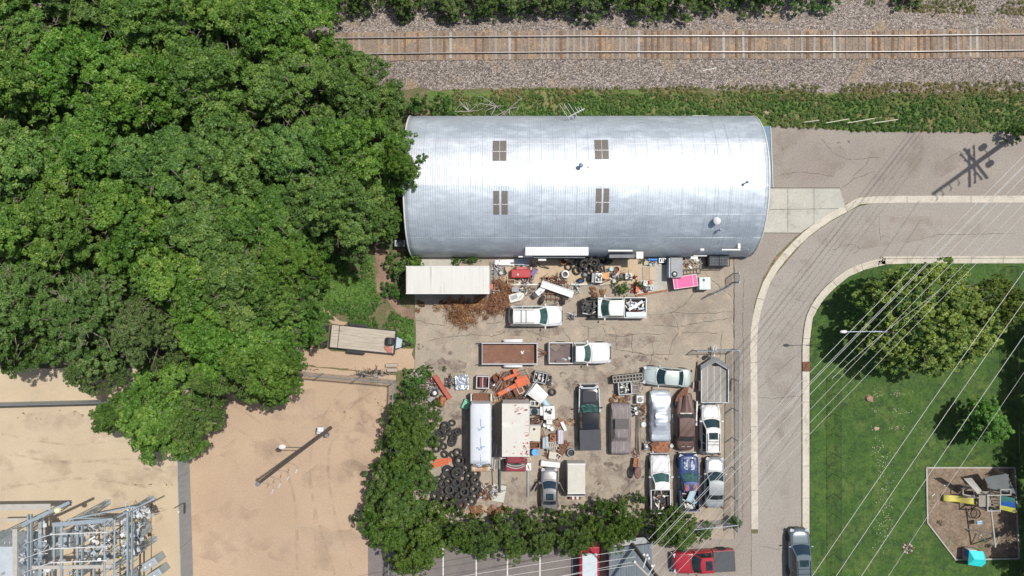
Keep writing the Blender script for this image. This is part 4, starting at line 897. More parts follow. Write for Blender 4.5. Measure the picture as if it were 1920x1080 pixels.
def suv(px_, py_, deg, L_, W, H, label, pm, gm='glass', sunroof=False, rack=True, name='parked_suv', cat='suv', nose=.28):
    e = place(name, px_, py_, deg, label, cat, .95); b = MB(); b.loft(body_rings(L_, W, SUVP, nose, .12)); b.build('body', pm, e, smooth=True, ang=45)
    cabin(e, W, H, 1.04, -L_ * .485, L_ * .235, -L_ * .415, L_ * .075, pm, gm, wins=3, sunroof=sunroof, rack=rack, wr=.70)
    fittings(e, L_, W, .82, .95, pm, wr=.37, zm=1.12); x = L_ * .235; lines(e, [[(x, -W * .38, 1.095), (x + .07, 0, 1.105), (x, W * .38, 1.095)], [(x, W * .39, 1.09), (L_ * .455, W * .34, .97)], [(x, -W * .39, 1.09), (L_ * .455, -W * .34, .97)]])
    MB().box(L_ / 2 - .02, 0, .62, .10, W * .5, .2).build('grille', 'black', e, bevel=.02); return e
def pickup(px_, py_, deg, L_, W, H, label, pm, gm='glass_green', bed=.36, cab=.30, hood=True, tonneau=None, liner='black_matte', toolbox=False, name='pickup_truck', sun=False, hoodm=None, wins=1):
    e = place(name, px_, py_, deg, label, 'pickup truck', .95); zb = 1.08; a = bed
    prof = [(0, .98, .97), (bed, 1.06, .99), (bed + .02, 1.07, 1), (.7, 1.08, 1), (.76, 1.08, 1), (.9, 1.0, .99), (.96, .93, .96), (.985, .8, .92), (1, .62, .86)]
    if hood: b = MB(); b.loft(body_rings(L_, W, prof, .22, 0, bed + .005, 1.0)); b.build('body', pm, e, smooth=True, ang=45)
    else: b = MB(); b.loft(body_rings(L_, W, prof, .22, 0, bed + .005, .745)); b.build('body', pm, e, smooth=True, ang=45)
    x0 = (bed - .5) * L_ + .03; x1 = x0 + cab * L_
    cabin(e, W, H, 1.06, x0, x1 + .34, x0 + .10, x1 - .36, pm, gm, wins=wins, wr=.71, cf=.22, cb=.03, sunroof=sun)
    xb0 = -L_ / 2; xb1 = (bed - .5) * L_ - .03; lx = xb1 - xb0; m = (xb0 + xb1) / 2; th = .09
    b = MB()
    for s_ in (1, -1): b.box(m, s_ * (W / 2 - th / 2 - .01), .70, lx, th, .66); 
    b.box(xb1 - .04, 0, .75, .07, W - 2 * th - .03, .6); b.build('bed_wall', pm, e, bevel=.03)
    MB().box(xb0 + .04, 0, .74, .07, W - 2 * th - .03, .56).build('tailgate', pm, e, bevel=.02)
    MB().box(m, 0, .56, lx - .16, W - 2 * th - .03, .06).build('bed_floor', liner, e)
    for s_ in (1, -1): MB().box(m - .05, s_ * (W / 2 - th - .13), .70, .9, .22, .24).build('wheel_housing', liner, e, bevel=.04)
    if tonneau: MB().box(m, 0, 1.065, lx - .03, W - .09, .06).build('bed_cover', tonneau, e, bevel=.03)
    if toolbox: MB().box(m - .05, W / 2 - .36, 1.06, lx * .9, .46, .26).build('tool_box', 'galv', e, bevel=.02)
    fittings(e, L_, W, .80, .85, pm, wr=.38, zm=1.18, mx=(x1 - .05) / L_, wb=(.19, .82), lights=hood)
    MB().box(-L_ / 2 - .06, 0, .50, .12, W * .92, .14).build('rear_bumper', 'steel', e, bevel=.02)
    if hood: xx = x1 + .34; lines(e, [[(xx, -W * .38, 1.115), (xx + .07, 0, 1.125), (xx, W * .38, 1.115)], [(xx, W * .40, 1.11), (L_ * .46, W * .36, .98)], [(xx, -W * .40, 1.11), (L_ * .46, -W * .36, .98)]]); MB().box(L_ / 2 - .02, 0, .66, .10, W * .6, .24).build('grille', 'black', e, bevel=.02); MB().box(L_ / 2 + .03, 0, .45, .12, W * .9, .14).build('front_bumper', 'steel', e, bevel=.03)
    return e
pw = paint('white', (.66, .66, .64), (.60, .60, .58), .3); pwd = paint('white_worn', (.66, .66, .63), (.56, .55, .51), .45, spot=(.30, .24, .18), ssc=3, thr=.7)
suv(1004, 592.5, 0, 5.0, 1.95, 1.85, 'white suv with a roof rack, nose to the right beside the dead brush', pw, 'glass_green', rack=True)
suv(1333, 806, 90, 4.65, 1.85, 1.75, 'white suv with sunroof and roof rails, above the silver sedan by the street fence', pwd, 'glass', sunroof=True)
sedan(1251, 706.5, 175.5, 4.55, 1.76, 1.45, 'pale silver-green sedan parked sideways under the steel utility trailer gate', paint('pale_green', (.46, .52, .49), (.40, .46, .44), .3, .25), 'glass')
sedan(1340, 905, 89, 4.75, 1.80, 1.45, 'silver sedan, rightmost car of the lower row by the street fence', paint('silver', (.44, .46, .46), (.40, .42, .42), .28, .5), 'glass')
car9 = sedan(1030, 919, 90, 4.1, 1.60, 1.4, 'grey sedan with open doors, half under the hedge beside the cream camper box', paint('grey', (.30, .29, .29), (.26, .25, .25), .3, .5), 'glass_blue', sunroof=True)
for s_ in (1, -1): MB().box(.35 + .0, s_ * 1.12, .75, .95, .08, .6, s_ * R(-28)).build('open_door', 'paint_grey', car9, bevel=.02); MB().box(.35, s_ * 1.12, 1.18, .8, .03, .3, s_ * R(-28)).build('door_glass', 'glass', car9)
suv(1500.5, 1042, 91, 5.0, 1.92, 1.78, 'blue-grey minivan with a roof rack parked in the street at the bottom edge', paint('bluegrey', (.17, .21, .23), (.15, .19, .21), .25, .45), 'glass_blue', sunroof=True, rack=True, name='parked_minivan', cat='minivan', nose=.4)
pickup(1087, 662, 0, 5.75, 2.0, 1.8, 'white long bed pickup with junk in its brown bed, right of the open steel trailer', pw, 'glass_green', bed=.40, cab=.22, liner=mat('bed_brown', (.16, .12, .11), (.12, .09, .085), .8))
pickup(1320 + 0, 1054, 183, 5.7, 1.98, 1.8, 'red pickup with a dark bed cover and sunroof at the bottom edge of the photo', paint('red', (.36, .025, .035), (.30, .02, .03), .28), 'glass', bed=.36, cab=.29, tonneau=mat('cover_grey', (.07, .075, .08), (.06, .065, .07), .7), sun=True).location.z = .02
pk = pickup(1238.5, 908, 90.5, 5.4, 1.90, 1.75, 'white pickup with scrap in its bed, leftmost of the lower row', pw, 'glass_green', bed=.42, cab=.22)
bp_ = paint('blue_peel', (.018, .05, .17), (.014, .035, .12), .4, spot=(.5, .55, .58), ssc=1.6, thr=.655, soft=.02)
pb_ = pickup(1292, 905, 91, 5.3, 1.85, 1.72, 'dark blue pickup with peeling paint between the white pickup and the silver sedan', bp_, 'glass_green', bed=.38, cab=.24)
for k, (x, y, m) in enumerate([(-.25, .38, 'red'), (-.25, -.36, 'orange')]): MB().lathe([(0, .02), (.8, .015), (1, 0)], 16, Matrix.Translation((x, y, 1.765)) @ Matrix.Diagonal((.34, .20, 1, 1))).build('faded_patch', mat('patch_%d' % k, (.42, .12, .10) if k == 0 else (.45, .2, .08), None, .8, 0, 8, spot=(.05, .06, .15), ssc=5, thr=.55), pb_)
b = MB()
for y in (.32, -.32): b.box(1.75, y, 1.125, 1.05, .34, .012); 
b.build('peeled_patch', mat('peel', (.48, .53, .56), (.42, .47, .50), .7, 0, 5, spot=(.02, .035, .13), ssc=4, thr=.52, soft=.02), pb_)
# dark truck with closed bed cover
dk = paint('black', (.016, .018, .022), (.012, .014, .018), .22)
p9 = pickup(1105.5, 783, 91, 6.0, 2.02, 1.85, 'black crew cab truck with a slate bed cover in the middle of the yard', dk, 'glass_green', bed=.33, cab=.33, tonneau=mat('cover_slate', (.062, .065, .075), (.052, .055, .065), .75), wins=2)
MB().box(1.95, 0, 1.10, 1.0, 1.25, .04).build('hood_scoop', mat('hood_navy', (.010, .014, .024), (.008, .010, .018), .45), p9, bevel=.02)
b = MB()
for s_ in (1, -1): b.box(1.6, s_ * .93, 1.055, 2.2, .10, .03, s_ * R(-2))
b.box(2.75, 0, 1.0, .12, 1.5, .05); b.build('fender_trim', 'galv', p9)
# wrecked white pickup without hood
w3 = pickup(1151, 577, 180, 6.0, 1.95, 1.8, 'wrecked white pickup without its hood, tyres in the engine bay and scrap in the bed', pw, 'glass_green', bed=.35, cab=.30, hood=False, toolbox=True)
b = MB(); b.box(2.1, .0, .5, 1.9, .9, .25); b.box(2.1, .62, .72, 1.7, .12, .3); b.box(2.1, -.62, .72, 1.7, .12, .3); b.box(3.0, 0, .6, .10, 1.5, .3); b.build('engine_bay_frame', 'black_matte', w3)
MB().box(1.35, 0, 1.04, .35, 1.66, .08).build('cowl', mat('cowl_grey', (.16, .18, .20)), w3, bevel=.03)
b = MB(); rs = random.Random(5)
for _ in range(26): b.box(rs.uniform(1.6, 2.9), rs.uniform(-.55, .55), rs.uniform(.7, .95), rs.uniform(.08, .4), rs.uniform(.05, .2), rs.uniform(.05, .15), rs.uniform(0, 3))
b.build('engine', 'black', w3)
b = MB(); b.tube((2.9, .5, .95), (2.2, .62, .95), .05); b.tube((2.2, .62, .95), (1.7, .35, .95), .05); b.build('hose', 'white_dirty', w3)
# car covers
def cover(px_, py_, deg, L_, W, H, label, m, boxy=False, seed=0, fold=.03):
    e = place('covered_car', px_, py_, deg, label, 'covered car', .9); b = MB(); rings = []; n = 44
    zt = [(0, .62), (.03, .90), (.15, .98), (.22, 1.02), (.34, H - .04), (.5, H), (.60, H - .04), (.74, 1.04), (.9, .92), (.97, .78), (1, .55)] if not boxy else [(0, .7), (.04, .98), (.28, 1.0), (.36, H - .05), (.52, H), (.62, H - .06), (.70, 1.1), (.92, 1.0), (.98, .85), (1, .6)]
    for i in range(n + 1):
        t = i / n; z = float(np.interp(t, [a for a, _ in zt], [c for _, c in zt])); ww = W / 2 * (.80 + .20 * sup(2 * t - 1, 6)); zb = min(z, .96); up = max(0, z - zb); ring = []
        wt = ww * (.9 - .26 * min(1, up / .35))
        half = [(ww * 1.03, .06), (ww * 1.02, .45), (ww, .72), (ww * .95, zb - .08), (ww * .88, zb), (wt + .02, zb + up * .6), (wt * .92, z - .015), (wt * .5, z + .01), (0, z + .02)]
        for s_ in (1, -1):
            for y, zz in (half if s_ == 1 else half[::-1][1:]):
                x = (t - .5) * L_; d = fold * (noise.noise(Vector((x * 2.2, y * s_ * 6, zz * 1.2 + seed))) + .6 * noise.noise(Vector((x * 6, y * 3, seed + 4)))); ring.append((x + d * .5, y * s_ + d * s_, zz + d * .7))
        rings.append(ring)
    b.loft(rings); b.build('fabric_cover', m, e, smooth=True, ang=70)
    for t in (-.31, .31):
        for s_ in (1, -1): wheel(e, t * L_, s_ * (W / 2 - .13), .33)
    return e
cover(1239, 781, 90, 4.75, 1.85, 1.42, 'car under a pale silver car cover, left of the rusty brown car', mat('cover_silver', (.52, .56, .60), (.46, .50, .54), .35, .35, 1.2), seed=2, fold=.10)
cover(1164, 805, 90, 4.75, 1.95, 1.45, 'car under a brownish striped car cover, right of the black truck', mat('cover_brown', (.20, .17, .165), (.145, .125, .12), .7, 0, .8, stretch=(1, 7, 1), fine=.15, spot=(.27, .24, .235), ssc=.9, thr=.56), boxy=True, seed=9, fold=.03)
cc = [o for o in col.objects if o.name.startswith('covered_car')][-1]; MB().box(.62, 0, 1.475, .95, 1.25, .03).build('roof_patch', mat('cover_dark', (.09, .08, .078), (.075, .07, .068), .6), cc, bevel=.03)
# rusty old car
rb = mat('paint_brown', (.12, .065, .055), (.095, .05, .04), .55, 0, 1.2, spot=(.21, .09, .05), ssc=2, thr=.66)
e = place('old_car', 1285, 792, 90, 'rusty brown vintage car with its hood off beside the silver covered car', 'car', .8); b = MB()
OLD = [(0, .60, .74), (.03, .80, .86), (.1, .95, .95), (.2, 1.02, 1), (.6, 1.02, 1), (.72, 1.0, .96), (.8, .95, .9), (.9, .85, .8), (1, .7, .7)]
b.loft(body_rings(5.3, 1.78, OLD, .1, .3)); b.build('body', rb, e, smooth=True, ang=50); cabin(e, 1.74, 1.5, 1.0, -1.75, .95, -1.15, .55, rb, 'black_matte', wins=2, wr=.8, cf=.15)
fittings(e, 5.3, 1.85, mirrors=False, lights=False)
b = MB(); b.grid(lambda i, j: (1.0 + 1.55 * i, (-.52 + .3 * i) * (1 - 2 * j) * (1 - .25 * i), 1.05 + .25 * math.sin(math.pi * j) * (1 - .4 * i)), 10, 8, .03); b.build('hood', rb, e, smooth=True)
b = MB(); b.prism([(2.5, -.15), (3.35, -.35), (3.1, .25), (2.5, .75), (1.95, .95), (1.9, .75)], .75, .80); b.build('loose_fender', 'rust', e)
MB().box(.9, 0, 1.1, .1, 1.1, .06).build('cowl_vent', 'white_dirty', e)
b = MB(); b.tube((-2.2, -.45, .98), (-2.2, -.1, 1.0), .03); b.tube((-2.2, .1, 1.0), (-2.2, .45, .98), .03); b.build('chrome_handle', 'steel', e)
# bus
e = place('white_bus', 901, 819, -90, 'long white bus with rusty tail and green windshield, left of the box truck', 'bus', 2.6); Lb, Wb, Hb = 6.0, 1.98, 2.75; b = MB(); rings = []
for i in range(25):
    t = i / 24; x = (t - .5) * Lb - (0 if t < .9 else 0); f = sup(2 * t - 1, 10) * .12 + .88; w = Wb / 2 * f; H_ = Hb - (1.25 * max(0, (t - .90) / .10)); ring = []
    for y, z in [(1, .3), (1, 1.6), (.98, H_ - .35), (.93, H_ - .14), (.84, H_ - .05), (.45, H_), (0, H_ + .02)]: ring.append((x, w * y, z))
    ring += [(x, -y, z) for x, y, z in ring[::-1][1:]]; rings.append(ring)
b.loft(rings); b.build('body', mat('bus_white', (.60, .62, .64), (.54, .56, .58), .35, 0, .8, stretch=(.6, 1, 1)), e, smooth=True, ang=40)
g = MB(); slope(g, Lb / 2 + .02, Lb / 2 - .52, 1.56, Hb - .03, .90, .84, .16, .12, -1, 1, 0, 1, .05); g.build('windshield', 'glass_green', e)
b = MB(); b.box(Lb / 2 + .16, 0, 1.1, .62, 1.85, .66); b.build('nose', mat('bus_nose', (.55, .52, .45), (.3, .22, .15), .5, 0, 2, spot=(.4, .18, .06), ssc=3, thr=.55), e, bevel=.12)
b = MB(); [b.box(Lb / 2 - .86 + .14 * k, 0, Hb + .03, .03, 1.3 - .1 * k, .03) for k in range(2)]; b.build('roof_rib', 'steel', e)
MB().box(-Lb / 2 - .28, .0, .95, .75, 1.55, .12).build('tail_platform', 'rust', e); b = MB(); [b.box(-Lb / 2 - .35, s_ * .92, 1.0, .7, .12, .9) for s_ in (1, -1)]; b.build('tail_fender', 'white_dirty', e, bevel=.04)
b = MB()
for x in (-.85, .9, 2.4): b.box(x - .3, .02, Hb + .026, 1.1, .07, .006, .04); b.box(x, 0, Hb + .029, .12, .75, .006, .2); b.box(x + .12, -.05, Hb + .024, .22, .36, .006, .5)
b.build('blue_stain', mat('stain_blue', (.10, .18, .30), (.22, .30, .40), .6, 0, 6, spot=(.60, .63, .66), ssc=7, thr=.55), e)
for s_ in (1, -1):
    for k in range(5): MB().box(-2.0 + k * .95, s_ * (Wb / 2 - .005), 1.75, .72, .03, .6).build('side_window', 'glass', e)
    MB().tube((Lb / 2 + .1, s_ * 1.0, 1.9), (Lb / 2 + .25, s_ * 1.18, 1.8), .04).build('mirror', 'black', e)
for x in (-1.9, 1.9):
    for s_ in (1, -1): wheel(e, x, s_ * (Wb / 2 - .08), .42, .25)
# box truck
e = place('box_truck', 967, 818, -90, 'box truck with a rust-streaked white roof and a red cab facing down', 'box truck', 2.2)
bx = MB().box(-.75, 0, 2.05, 4.75, 2.4, 2.3).build('cargo_box', mat('box_white', (.58, .555, .50), (.50, .475, .42), .55, 0, .6, spot=(.34, .09, .06), ssc=1.1, thr=.66, soft=.025, spot2=(.64, .62, .58), ssc2=.6, thr2=.6), e, bevel=.04)
b = MB(); [b.box(-.75, s_ * 1.2, 3.2, 4.77, .05, .06) for s_ in (1, -1)]; b.build('roof_edge', 'white_dirty', bx)
b = MB(); rs = random.Random(8)
for _ in range(26): b.box(1.1 + rs.gauss(0, .5), 1.15 - abs(rs.gauss(0, .5)) - .1, 3.205, rs.uniform(.04, .22), rs.uniform(.03, .2), .006, rs.random() * 3)
for _ in range(14): b.box(-2.6 + rs.gauss(0, .22), .5 + rs.gauss(0, .4), 3.205, rs.uniform(.04, .14), rs.uniform(.08, .3), .006, rs.random() * .5)
for k in range(12): b.box(-1.5 + k * .32, 1.12 - rs.random() * .2, 3.205, .05, rs.uniform(.1, .45), .006)
b.build('rust_streak', mat('streak', (.40, .12, .09), (.30, .09, .07), .8, 0, 5, spot=(.6, .5, .45), ssc=6, thr=.55), bx)
rc = paint('dark_red', (.24, .035, .045), (.19, .03, .04), .4)
b = MB(); b.box(2.4, 0, 1.0, 2.1, 1.9, .8); b.build('cab_body', rc, e, bevel=.14); cb_ = MB().box(2.05, 0, 1.72, .95, 1.75, .75, taper=.92).build('cab', rc, e, bevel=.1)
g = MB(); slope(g, 3.0, 2.5, 1.42, 2.05, .84, .78, .22, .18, -1, 1, 0, 1, .03); g.build('windshield', 'glass_green', e); b = MB(); b.path([(2.52, -.8, 2.1), (2.68, -.4, 2.11), (2.72, 0, 2.12), (2.68, .4, 2.11), (2.52, .8, 2.1)], .03); b.path([(2.85, -.86, 1.45), (3.05, -.4, 1.46), (3.1, 0, 1.46), (3.05, .4, 1.46), (2.85, .86, 1.45)], .03); b.build('windshield_trim', 'white_dirty', e)
for x in (-2.2, 2.6):
    for s_ in (1, -1): wheel(e, x, s_ * .92, .42, .28)
for s_ in (1, -1): b = MB(); b.tube((2.1, s_ * .9, 1.7), (2.1, s_ * 1.3, 1.8), .03); b.box(2.1, s_ * 1.32, 1.7, .12, .12, .4); b.build('mirror', 'white_dirty', e)
# white semi trailer
e = place('semi_trailer', 839.5, 525, 0, 'white box semi trailer parked tight below the left part of the metal building', 'trailer', 3.9)
bx = MB().box(0, 0, 2.55, 7.35, 2.42, 2.75).build('cargo_box', mat('trailer_white', (.58, .57, .52), (.52, .51, .46), .55, 0, .5, stretch=(3, .35, 1), spot=(.44, .42, .37), ssc=.8, thr=.62), e, bevel=.05)
b = MB(); [b.box(-3.2 + k * .92, 0, 3.932, .035, 2.36, .008) for k in range(8)]; b.build('roof_seam', 'white', bx); b = MB(); [b.box(0, s_ * 1.2, 3.93, 7.36, .06, .05) for s_ in (1, -1)]; b.build('roof_edge', 'white', bx)
MB().box(0, 0, 1.05, 7.1, 1.0, .22).build('chassis', 'black_matte', e); MB().box(-3.78, .02, 2.2, .14, 1.75, 2.2).build('rear_door', 'maroon', e); MB().box(-3.72, .02, 2.3, .06, 2.3, 2.5).build('door_frame', 'black', e)
for s_ in (1, -1): MB().tube((2.1, s_ * .9, 0), (2.1, s_ * .9, 1.1), .06).build('landing_leg', 'steel', e)
for x in (-2.6, -1.6):
    for s_ in (1, -1): wheel(e, x, s_ * 1.0, .48, .3)
# open steel trailer
e = place('open_trailer', 955.5, 663, 0, 'open steel trailer with a rusty brown floor and white fenders, left of the white pickup', 'trailer', 1.1)
L_, W = 5.15, 2.02; b = MB()
for s_ in (1, -1): b.box(0, s_ * (W / 2 - .05), .80, L_, .10, .66)
b.box(L_ / 2 - .04, 0, .80, .08, W - .2, .66); b.box(-L_ / 2 + .04, 0, .74, .05, W - .2, .5); b.build('side_wall', mat('trailer_grey', (.48, .47, .47), (.40, .39, .39), .5, .1), e)
MB().box(0, 0, .52, L_ - .16, W - .2, .06).build('floor', mat('floor_rust', (.20, .095, .06), (.15, .07, .045), .8, 0, 1.5, stretch=(.6, 1, 1), spot=(.22, .13, .08), ssc=2, thr=.6), e)
b = MB(); b.box(1.15, 0.05, .57, .15, .3, .02, .5); b.box(1.3, .15, .57, .2, .06, .02, 1.1); b.build('litter', 'white', e)
for s_ in (1, -1): b = MB(); b.grid(lambda i, j: (-.55 + 1.75 * i, s_ * (W / 2 + .03 + .26 * j), .62 + .2 * math.sin(math.pi * i) ** .5), 12, 2, .03); b.build('fender', 'white', e)
for s_ in (1, -1):
    for x in (-.1, .75): wheel(e, x, s_ * (W / 2 + .15), .34, .2)
b = MB(); b.tube((2.55, .45, .5), (3.5, 0.05, .5), .05); b.tube((2.55, -.45, .5), (3.5, -.05, .5), .05); b.tube((2.9, 0, .5), (3.6, 0, .55), .06); b.build('tongue', 'rust', e)
for s_ in (1, -1): b = MB(); b.prism([(-L_ / 2, s_ * .92), (-L_ / 2 - .55, s_ * 1.0 - .1), (-L_ / 2 - .5, s_ * 1.0 - .16)][::s_], .2, .35); b.build('ramp_foot', 'black', e)
# flatbed
e = place('flatbed_trailer', 681, 636, -5.8, 'black flatbed trailer with a weathered plank deck and two fold-down ramps, standing in the weeds', 'trailer', .6)
L_, W = 6.0, 2.05; MB().box(0, 0, .60, L_, W, .07).build('deck', mat('deck_wood', (.47, .42, .34), (.36, .31, .25), .85, 0, 1.2, stretch=(.7, 8, 1), fine=.12, spot=(.15, .11, .075), ssc=.55, thr=.70), e)
b = MB(); [b.box(0, s_ * (W / 2 + .04), .58, L_ + .1, .07, .14) for s_ in (1, -1)]; b.box(L_ / 2 + .04, 0, .75, .08, W + .12, .35); b.box(-L_ / 2 - .03, 0, .56, .07, W, .14); b.box(-L_ / 2 + .72, 0, .642, .06, W, .012); b.build('frame', 'black', e)
b = MB()
for k in range(7): b.box(0, -W / 2 + (k + 1) * W / 8, .637, L_ - .02, .012, .004)
b.build('plank_gap', 'wood_dark', e)
for s_ in (1, -1): MB().box(-.55, s_ * (W / 2 + .22), .72, 1.75, .27, .14).build('fender', 'black', e, bevel=.06)
for s_ in (1, -1):
    for x in (-.95, -.15): wheel(e, x, s_ * (W / 2 + .22), .34, .2)
for s_ in (1, -1):
    b = MB(); [b.box(-L_ / 2 - .30, s_ * .72 + dy, .95, .09, .06, .9) for dy in (-.2, .2)]; [b.box(-L_ / 2 - .32 - .06 * k, s_ * .72, .6 + .2 * k, .08, .44, .04) for k in range(5)]; b.build('ramp', 'black', e)
b = MB(); b.tube((L_ / 2, .55, .5), (L_ / 2 + 1.35, .04, .5), .06); b.tube((L_ / 2, -.55, .5), (L_ / 2 + 1.35, -.04, .5), .06); b.tube((L_ / 2 + 1.0, 0, .5), (L_ / 2 + 1.5, 0, .55), .08); b.build('tongue', 'black', e)
MB().prism([(L_ / 2 + .12, -.55), (L_ / 2 + .62, -.36), (L_ / 2 + .66, .34), (L_ / 2 + .12, .55)], .6, .95).build('tool_box', mat('box_bluegrey', (.42, .48, .52), (.36, .42, .46), .5), e, bevel=.03)
b = MB(); b.lathe([(0, -.32), (.38, -.32), (.42, -.25), (.42, .25), (.38, .32), (0, .32)], 18, Matrix.Translation((2.55, .1, .98)) @ Matrix.Rotation(R(90), 4, 'X')); o_ = b.build('water_barrel', 'black'); q = P(734, 635, 1.0)
o_.location = e.location; o_.rotation_euler = e.rotation_euler; tag(o_, 'black barrel lying at the front end of the flatbed trailer deck', 'barrel')
b = MB(); b.prism([(2.05, -.42), (2.75, -.52), (2.82, -.98), (2.45, -.95), (2.1, -.66)], .64, .80); o_ = b.build('seat_cushion', mat('salmon', (.45, .16, .11), (.38, .13, .09), .7)); o_.location = e.location; o_.rotation_euler = e.rotation_euler; tag(o_, 'faded red cushion on the corner of the flatbed deck', 'cushion')
# utility trailer with plank floor, tongue up
e = place('utility_trailer', 1339.5, 719, 90, 'galvanised utility trailer with a grey plank floor and pointed front beside the street fence', 'trailer', .6)
L_, W = 3.5, 2.5; b = MB(); MB().box(-.1, 0, .48, L_ - .1, W - .1, .05).build('floor', mat('floor_grey', (.30, .28, .25), (.24, .22, .195), .85, 0, 1, stretch=(.4, 3.5, 1), fine=.15), e)
for k in (-.6, 0, .62): MB().box(-.1, k, .512, L_ - .1, .03, .012).build('floor_seam', 'white_dirty', e)
for s_ in (1, -1): b.box(0, s_ * W / 2, .62, L_, .07, .3)
b.box(-L_ / 2, 0, .62, .07, W, .3); b.build('side_rail', 'galv', e)
b = MB(); h1 = L_ / 2; b.prism([(h1 - .45, W / 2), (h1 - .05, W / 2 + .05), (h1 + .75, .12), (h1 + .75, -.12), (h1 - .05, -W / 2 - .05), (h1 - .45, -W / 2), (h1 + .25, -.0)], .74, .80); b.build('front_guard', mat('guard_grey', (.16, .165, .165), (.12, .125, .125), .6, .3), e)
b = MB(); b.tube((h1 - .45, W / 2, .83), (h1 + .28, 0, .83), .035); b.tube((h1 - .45, -W / 2, .83), (h1 + .28, 0, .83), .035); b.build('guard_edge', 'galv', e)
b = MB(); b.box(h1 + 1.2, 0, .5, 1.1, .10, .1); b.box(h1 + 1.45, .1, .7, .5, .08, .1); b.box(h1 + 1.45, -.1, .7, .5, .08, .1); b.build('tongue', 'steel', e); MB().lathe([(0, .0), (.2, 0), (.2, .3), (0, .32)], 14, Matrix.Translation((h1 + .75, .55, .5))).build('spare_hub', 'black', e)
for s_ in (1, -1): wheel(e, -.2, s_ * (W / 2 + .12), .33, .2); MB().box(-.2, s_ * (W / 2 + .14), .75, 1.0, .24, .04).build('fender', 'wood_dark', e, bevel=.01)
# cream camper box
e = place('camper_box', 1080.5, 903, -90, 'cream ribbed camper box with a rear window, one end under the hedge', 'camper', 1.6)
bx = MB().box(-.35, 0, 1.15, 2.75, 1.62, 1.3).build('box', mat('cream_box', (.52, .50, .42), (.46, .44, .37), .6, 0, 2, stretch=(1, 9, 1), fine=.1), e, bevel=.04); b = MB()
for k in range(14): b.box(-.35, -.72 + k * .11, 1.805, 2.6, .02, .01)
b.build('rib', 'white_dirty', bx); b = MB(); b.box(-1.66, 0, 1.83, .1, 1.64, .06); b.box(1.0, 0, 1.83, .06, 1.64, .06); b.build('roof_lip', 'white', bx)
b = MB(); slope(b, 1.42, 1.05, 1.15, 1.72, .8, .74, .02, .02, -1, 1, 0, 1, .02); b.build('window', 'glass', e); b = MB(); b.path([(1.46, -.82, 1.16), (1.46, .82, 1.16), (1.06, .78, 1.75), (1.06, -.78, 1.75), (1.46, -.82, 1.16)], .03); b.build('window_frame', 'white', e)
b = MB(); b.box(1.6, 0, .5, .7, 1.0, .2); b.build('chassis', 'maroon', e); b = MB(); [b.box(1.65, s_ * .2, .66, .5, .22, .14) for s_ in (1, -1)]; b.build('crate', 'white_dirty', e); [wheel(e, -.2, s_ * .72, .33, .2) for s_ in (1, -1)]
# bottom edge
e = place('delivery_van', 1106, 1075, 90, 'red van with a white roof panel cut by the bottom edge of the photo', 'van', 2.0)
MB().box(0, 0, 1.05, 4.7, 1.85, 1.5).build('body', 'paint_red', e, bevel=.15); MB().box(-.2, 0, 1.86, 3.9, 1.36, .10).build('roof_panel', mat('roof_pale', (.50, .56, .58), (.42, .48, .50), .5, 0, .8), e, bevel=.03); MB().box(2.2, 0, .95, .7, 1.2, .8).build('nose', mat('pinkish', (.42, .13, .12), (.36, .11, .10), .5), e, bevel=.15)
[wheel(e, x, s_ * .85, .35) for x in (-1.5, 1.5) for s_ in (1, -1)]
e = place('metal_shed', 1184, 1058, 0, 'grey ribbed metal shed roof under the hedge pole at the bottom edge', 'shed', 2.3)
q = [(-1.95, 1.35), (1.75, 1.75), (1.9, -1.9), (-1.95, -1.9)]; MB().prism(q[::-1], 0, 2.1).build('wall', mat('shed_wall', (.20, .23, .25), (.16, .18, .2), .6), e); q2 = [(x * 1.03, y * 1.03) for x, y in q]
rf = MB().prism(q2[::-1], 2.1, 2.2).build('roof', mat('shed_roof', (.17, .20, .22), (.12, .145, .16), .45, .35, 1, stretch=(9, .3, 1), fine=.1), e); b = MB(); [b.box(-1.8 + k * .24, -.2, 2.21, .03, 3.3, .02) for k in range(15)]; b.build('roof_rib', 'steel', rf)
MB().prism([(-1.9, 1.45), (1.7, 1.85), (1.2, 2.35), (-.6, 2.2), (-1.2, 1.9)][::-1], 2.0, 2.06).build('lean_to_roof', mat('lean_grey', (.34, .35, .35), (.28, .29, .29), .6), e)
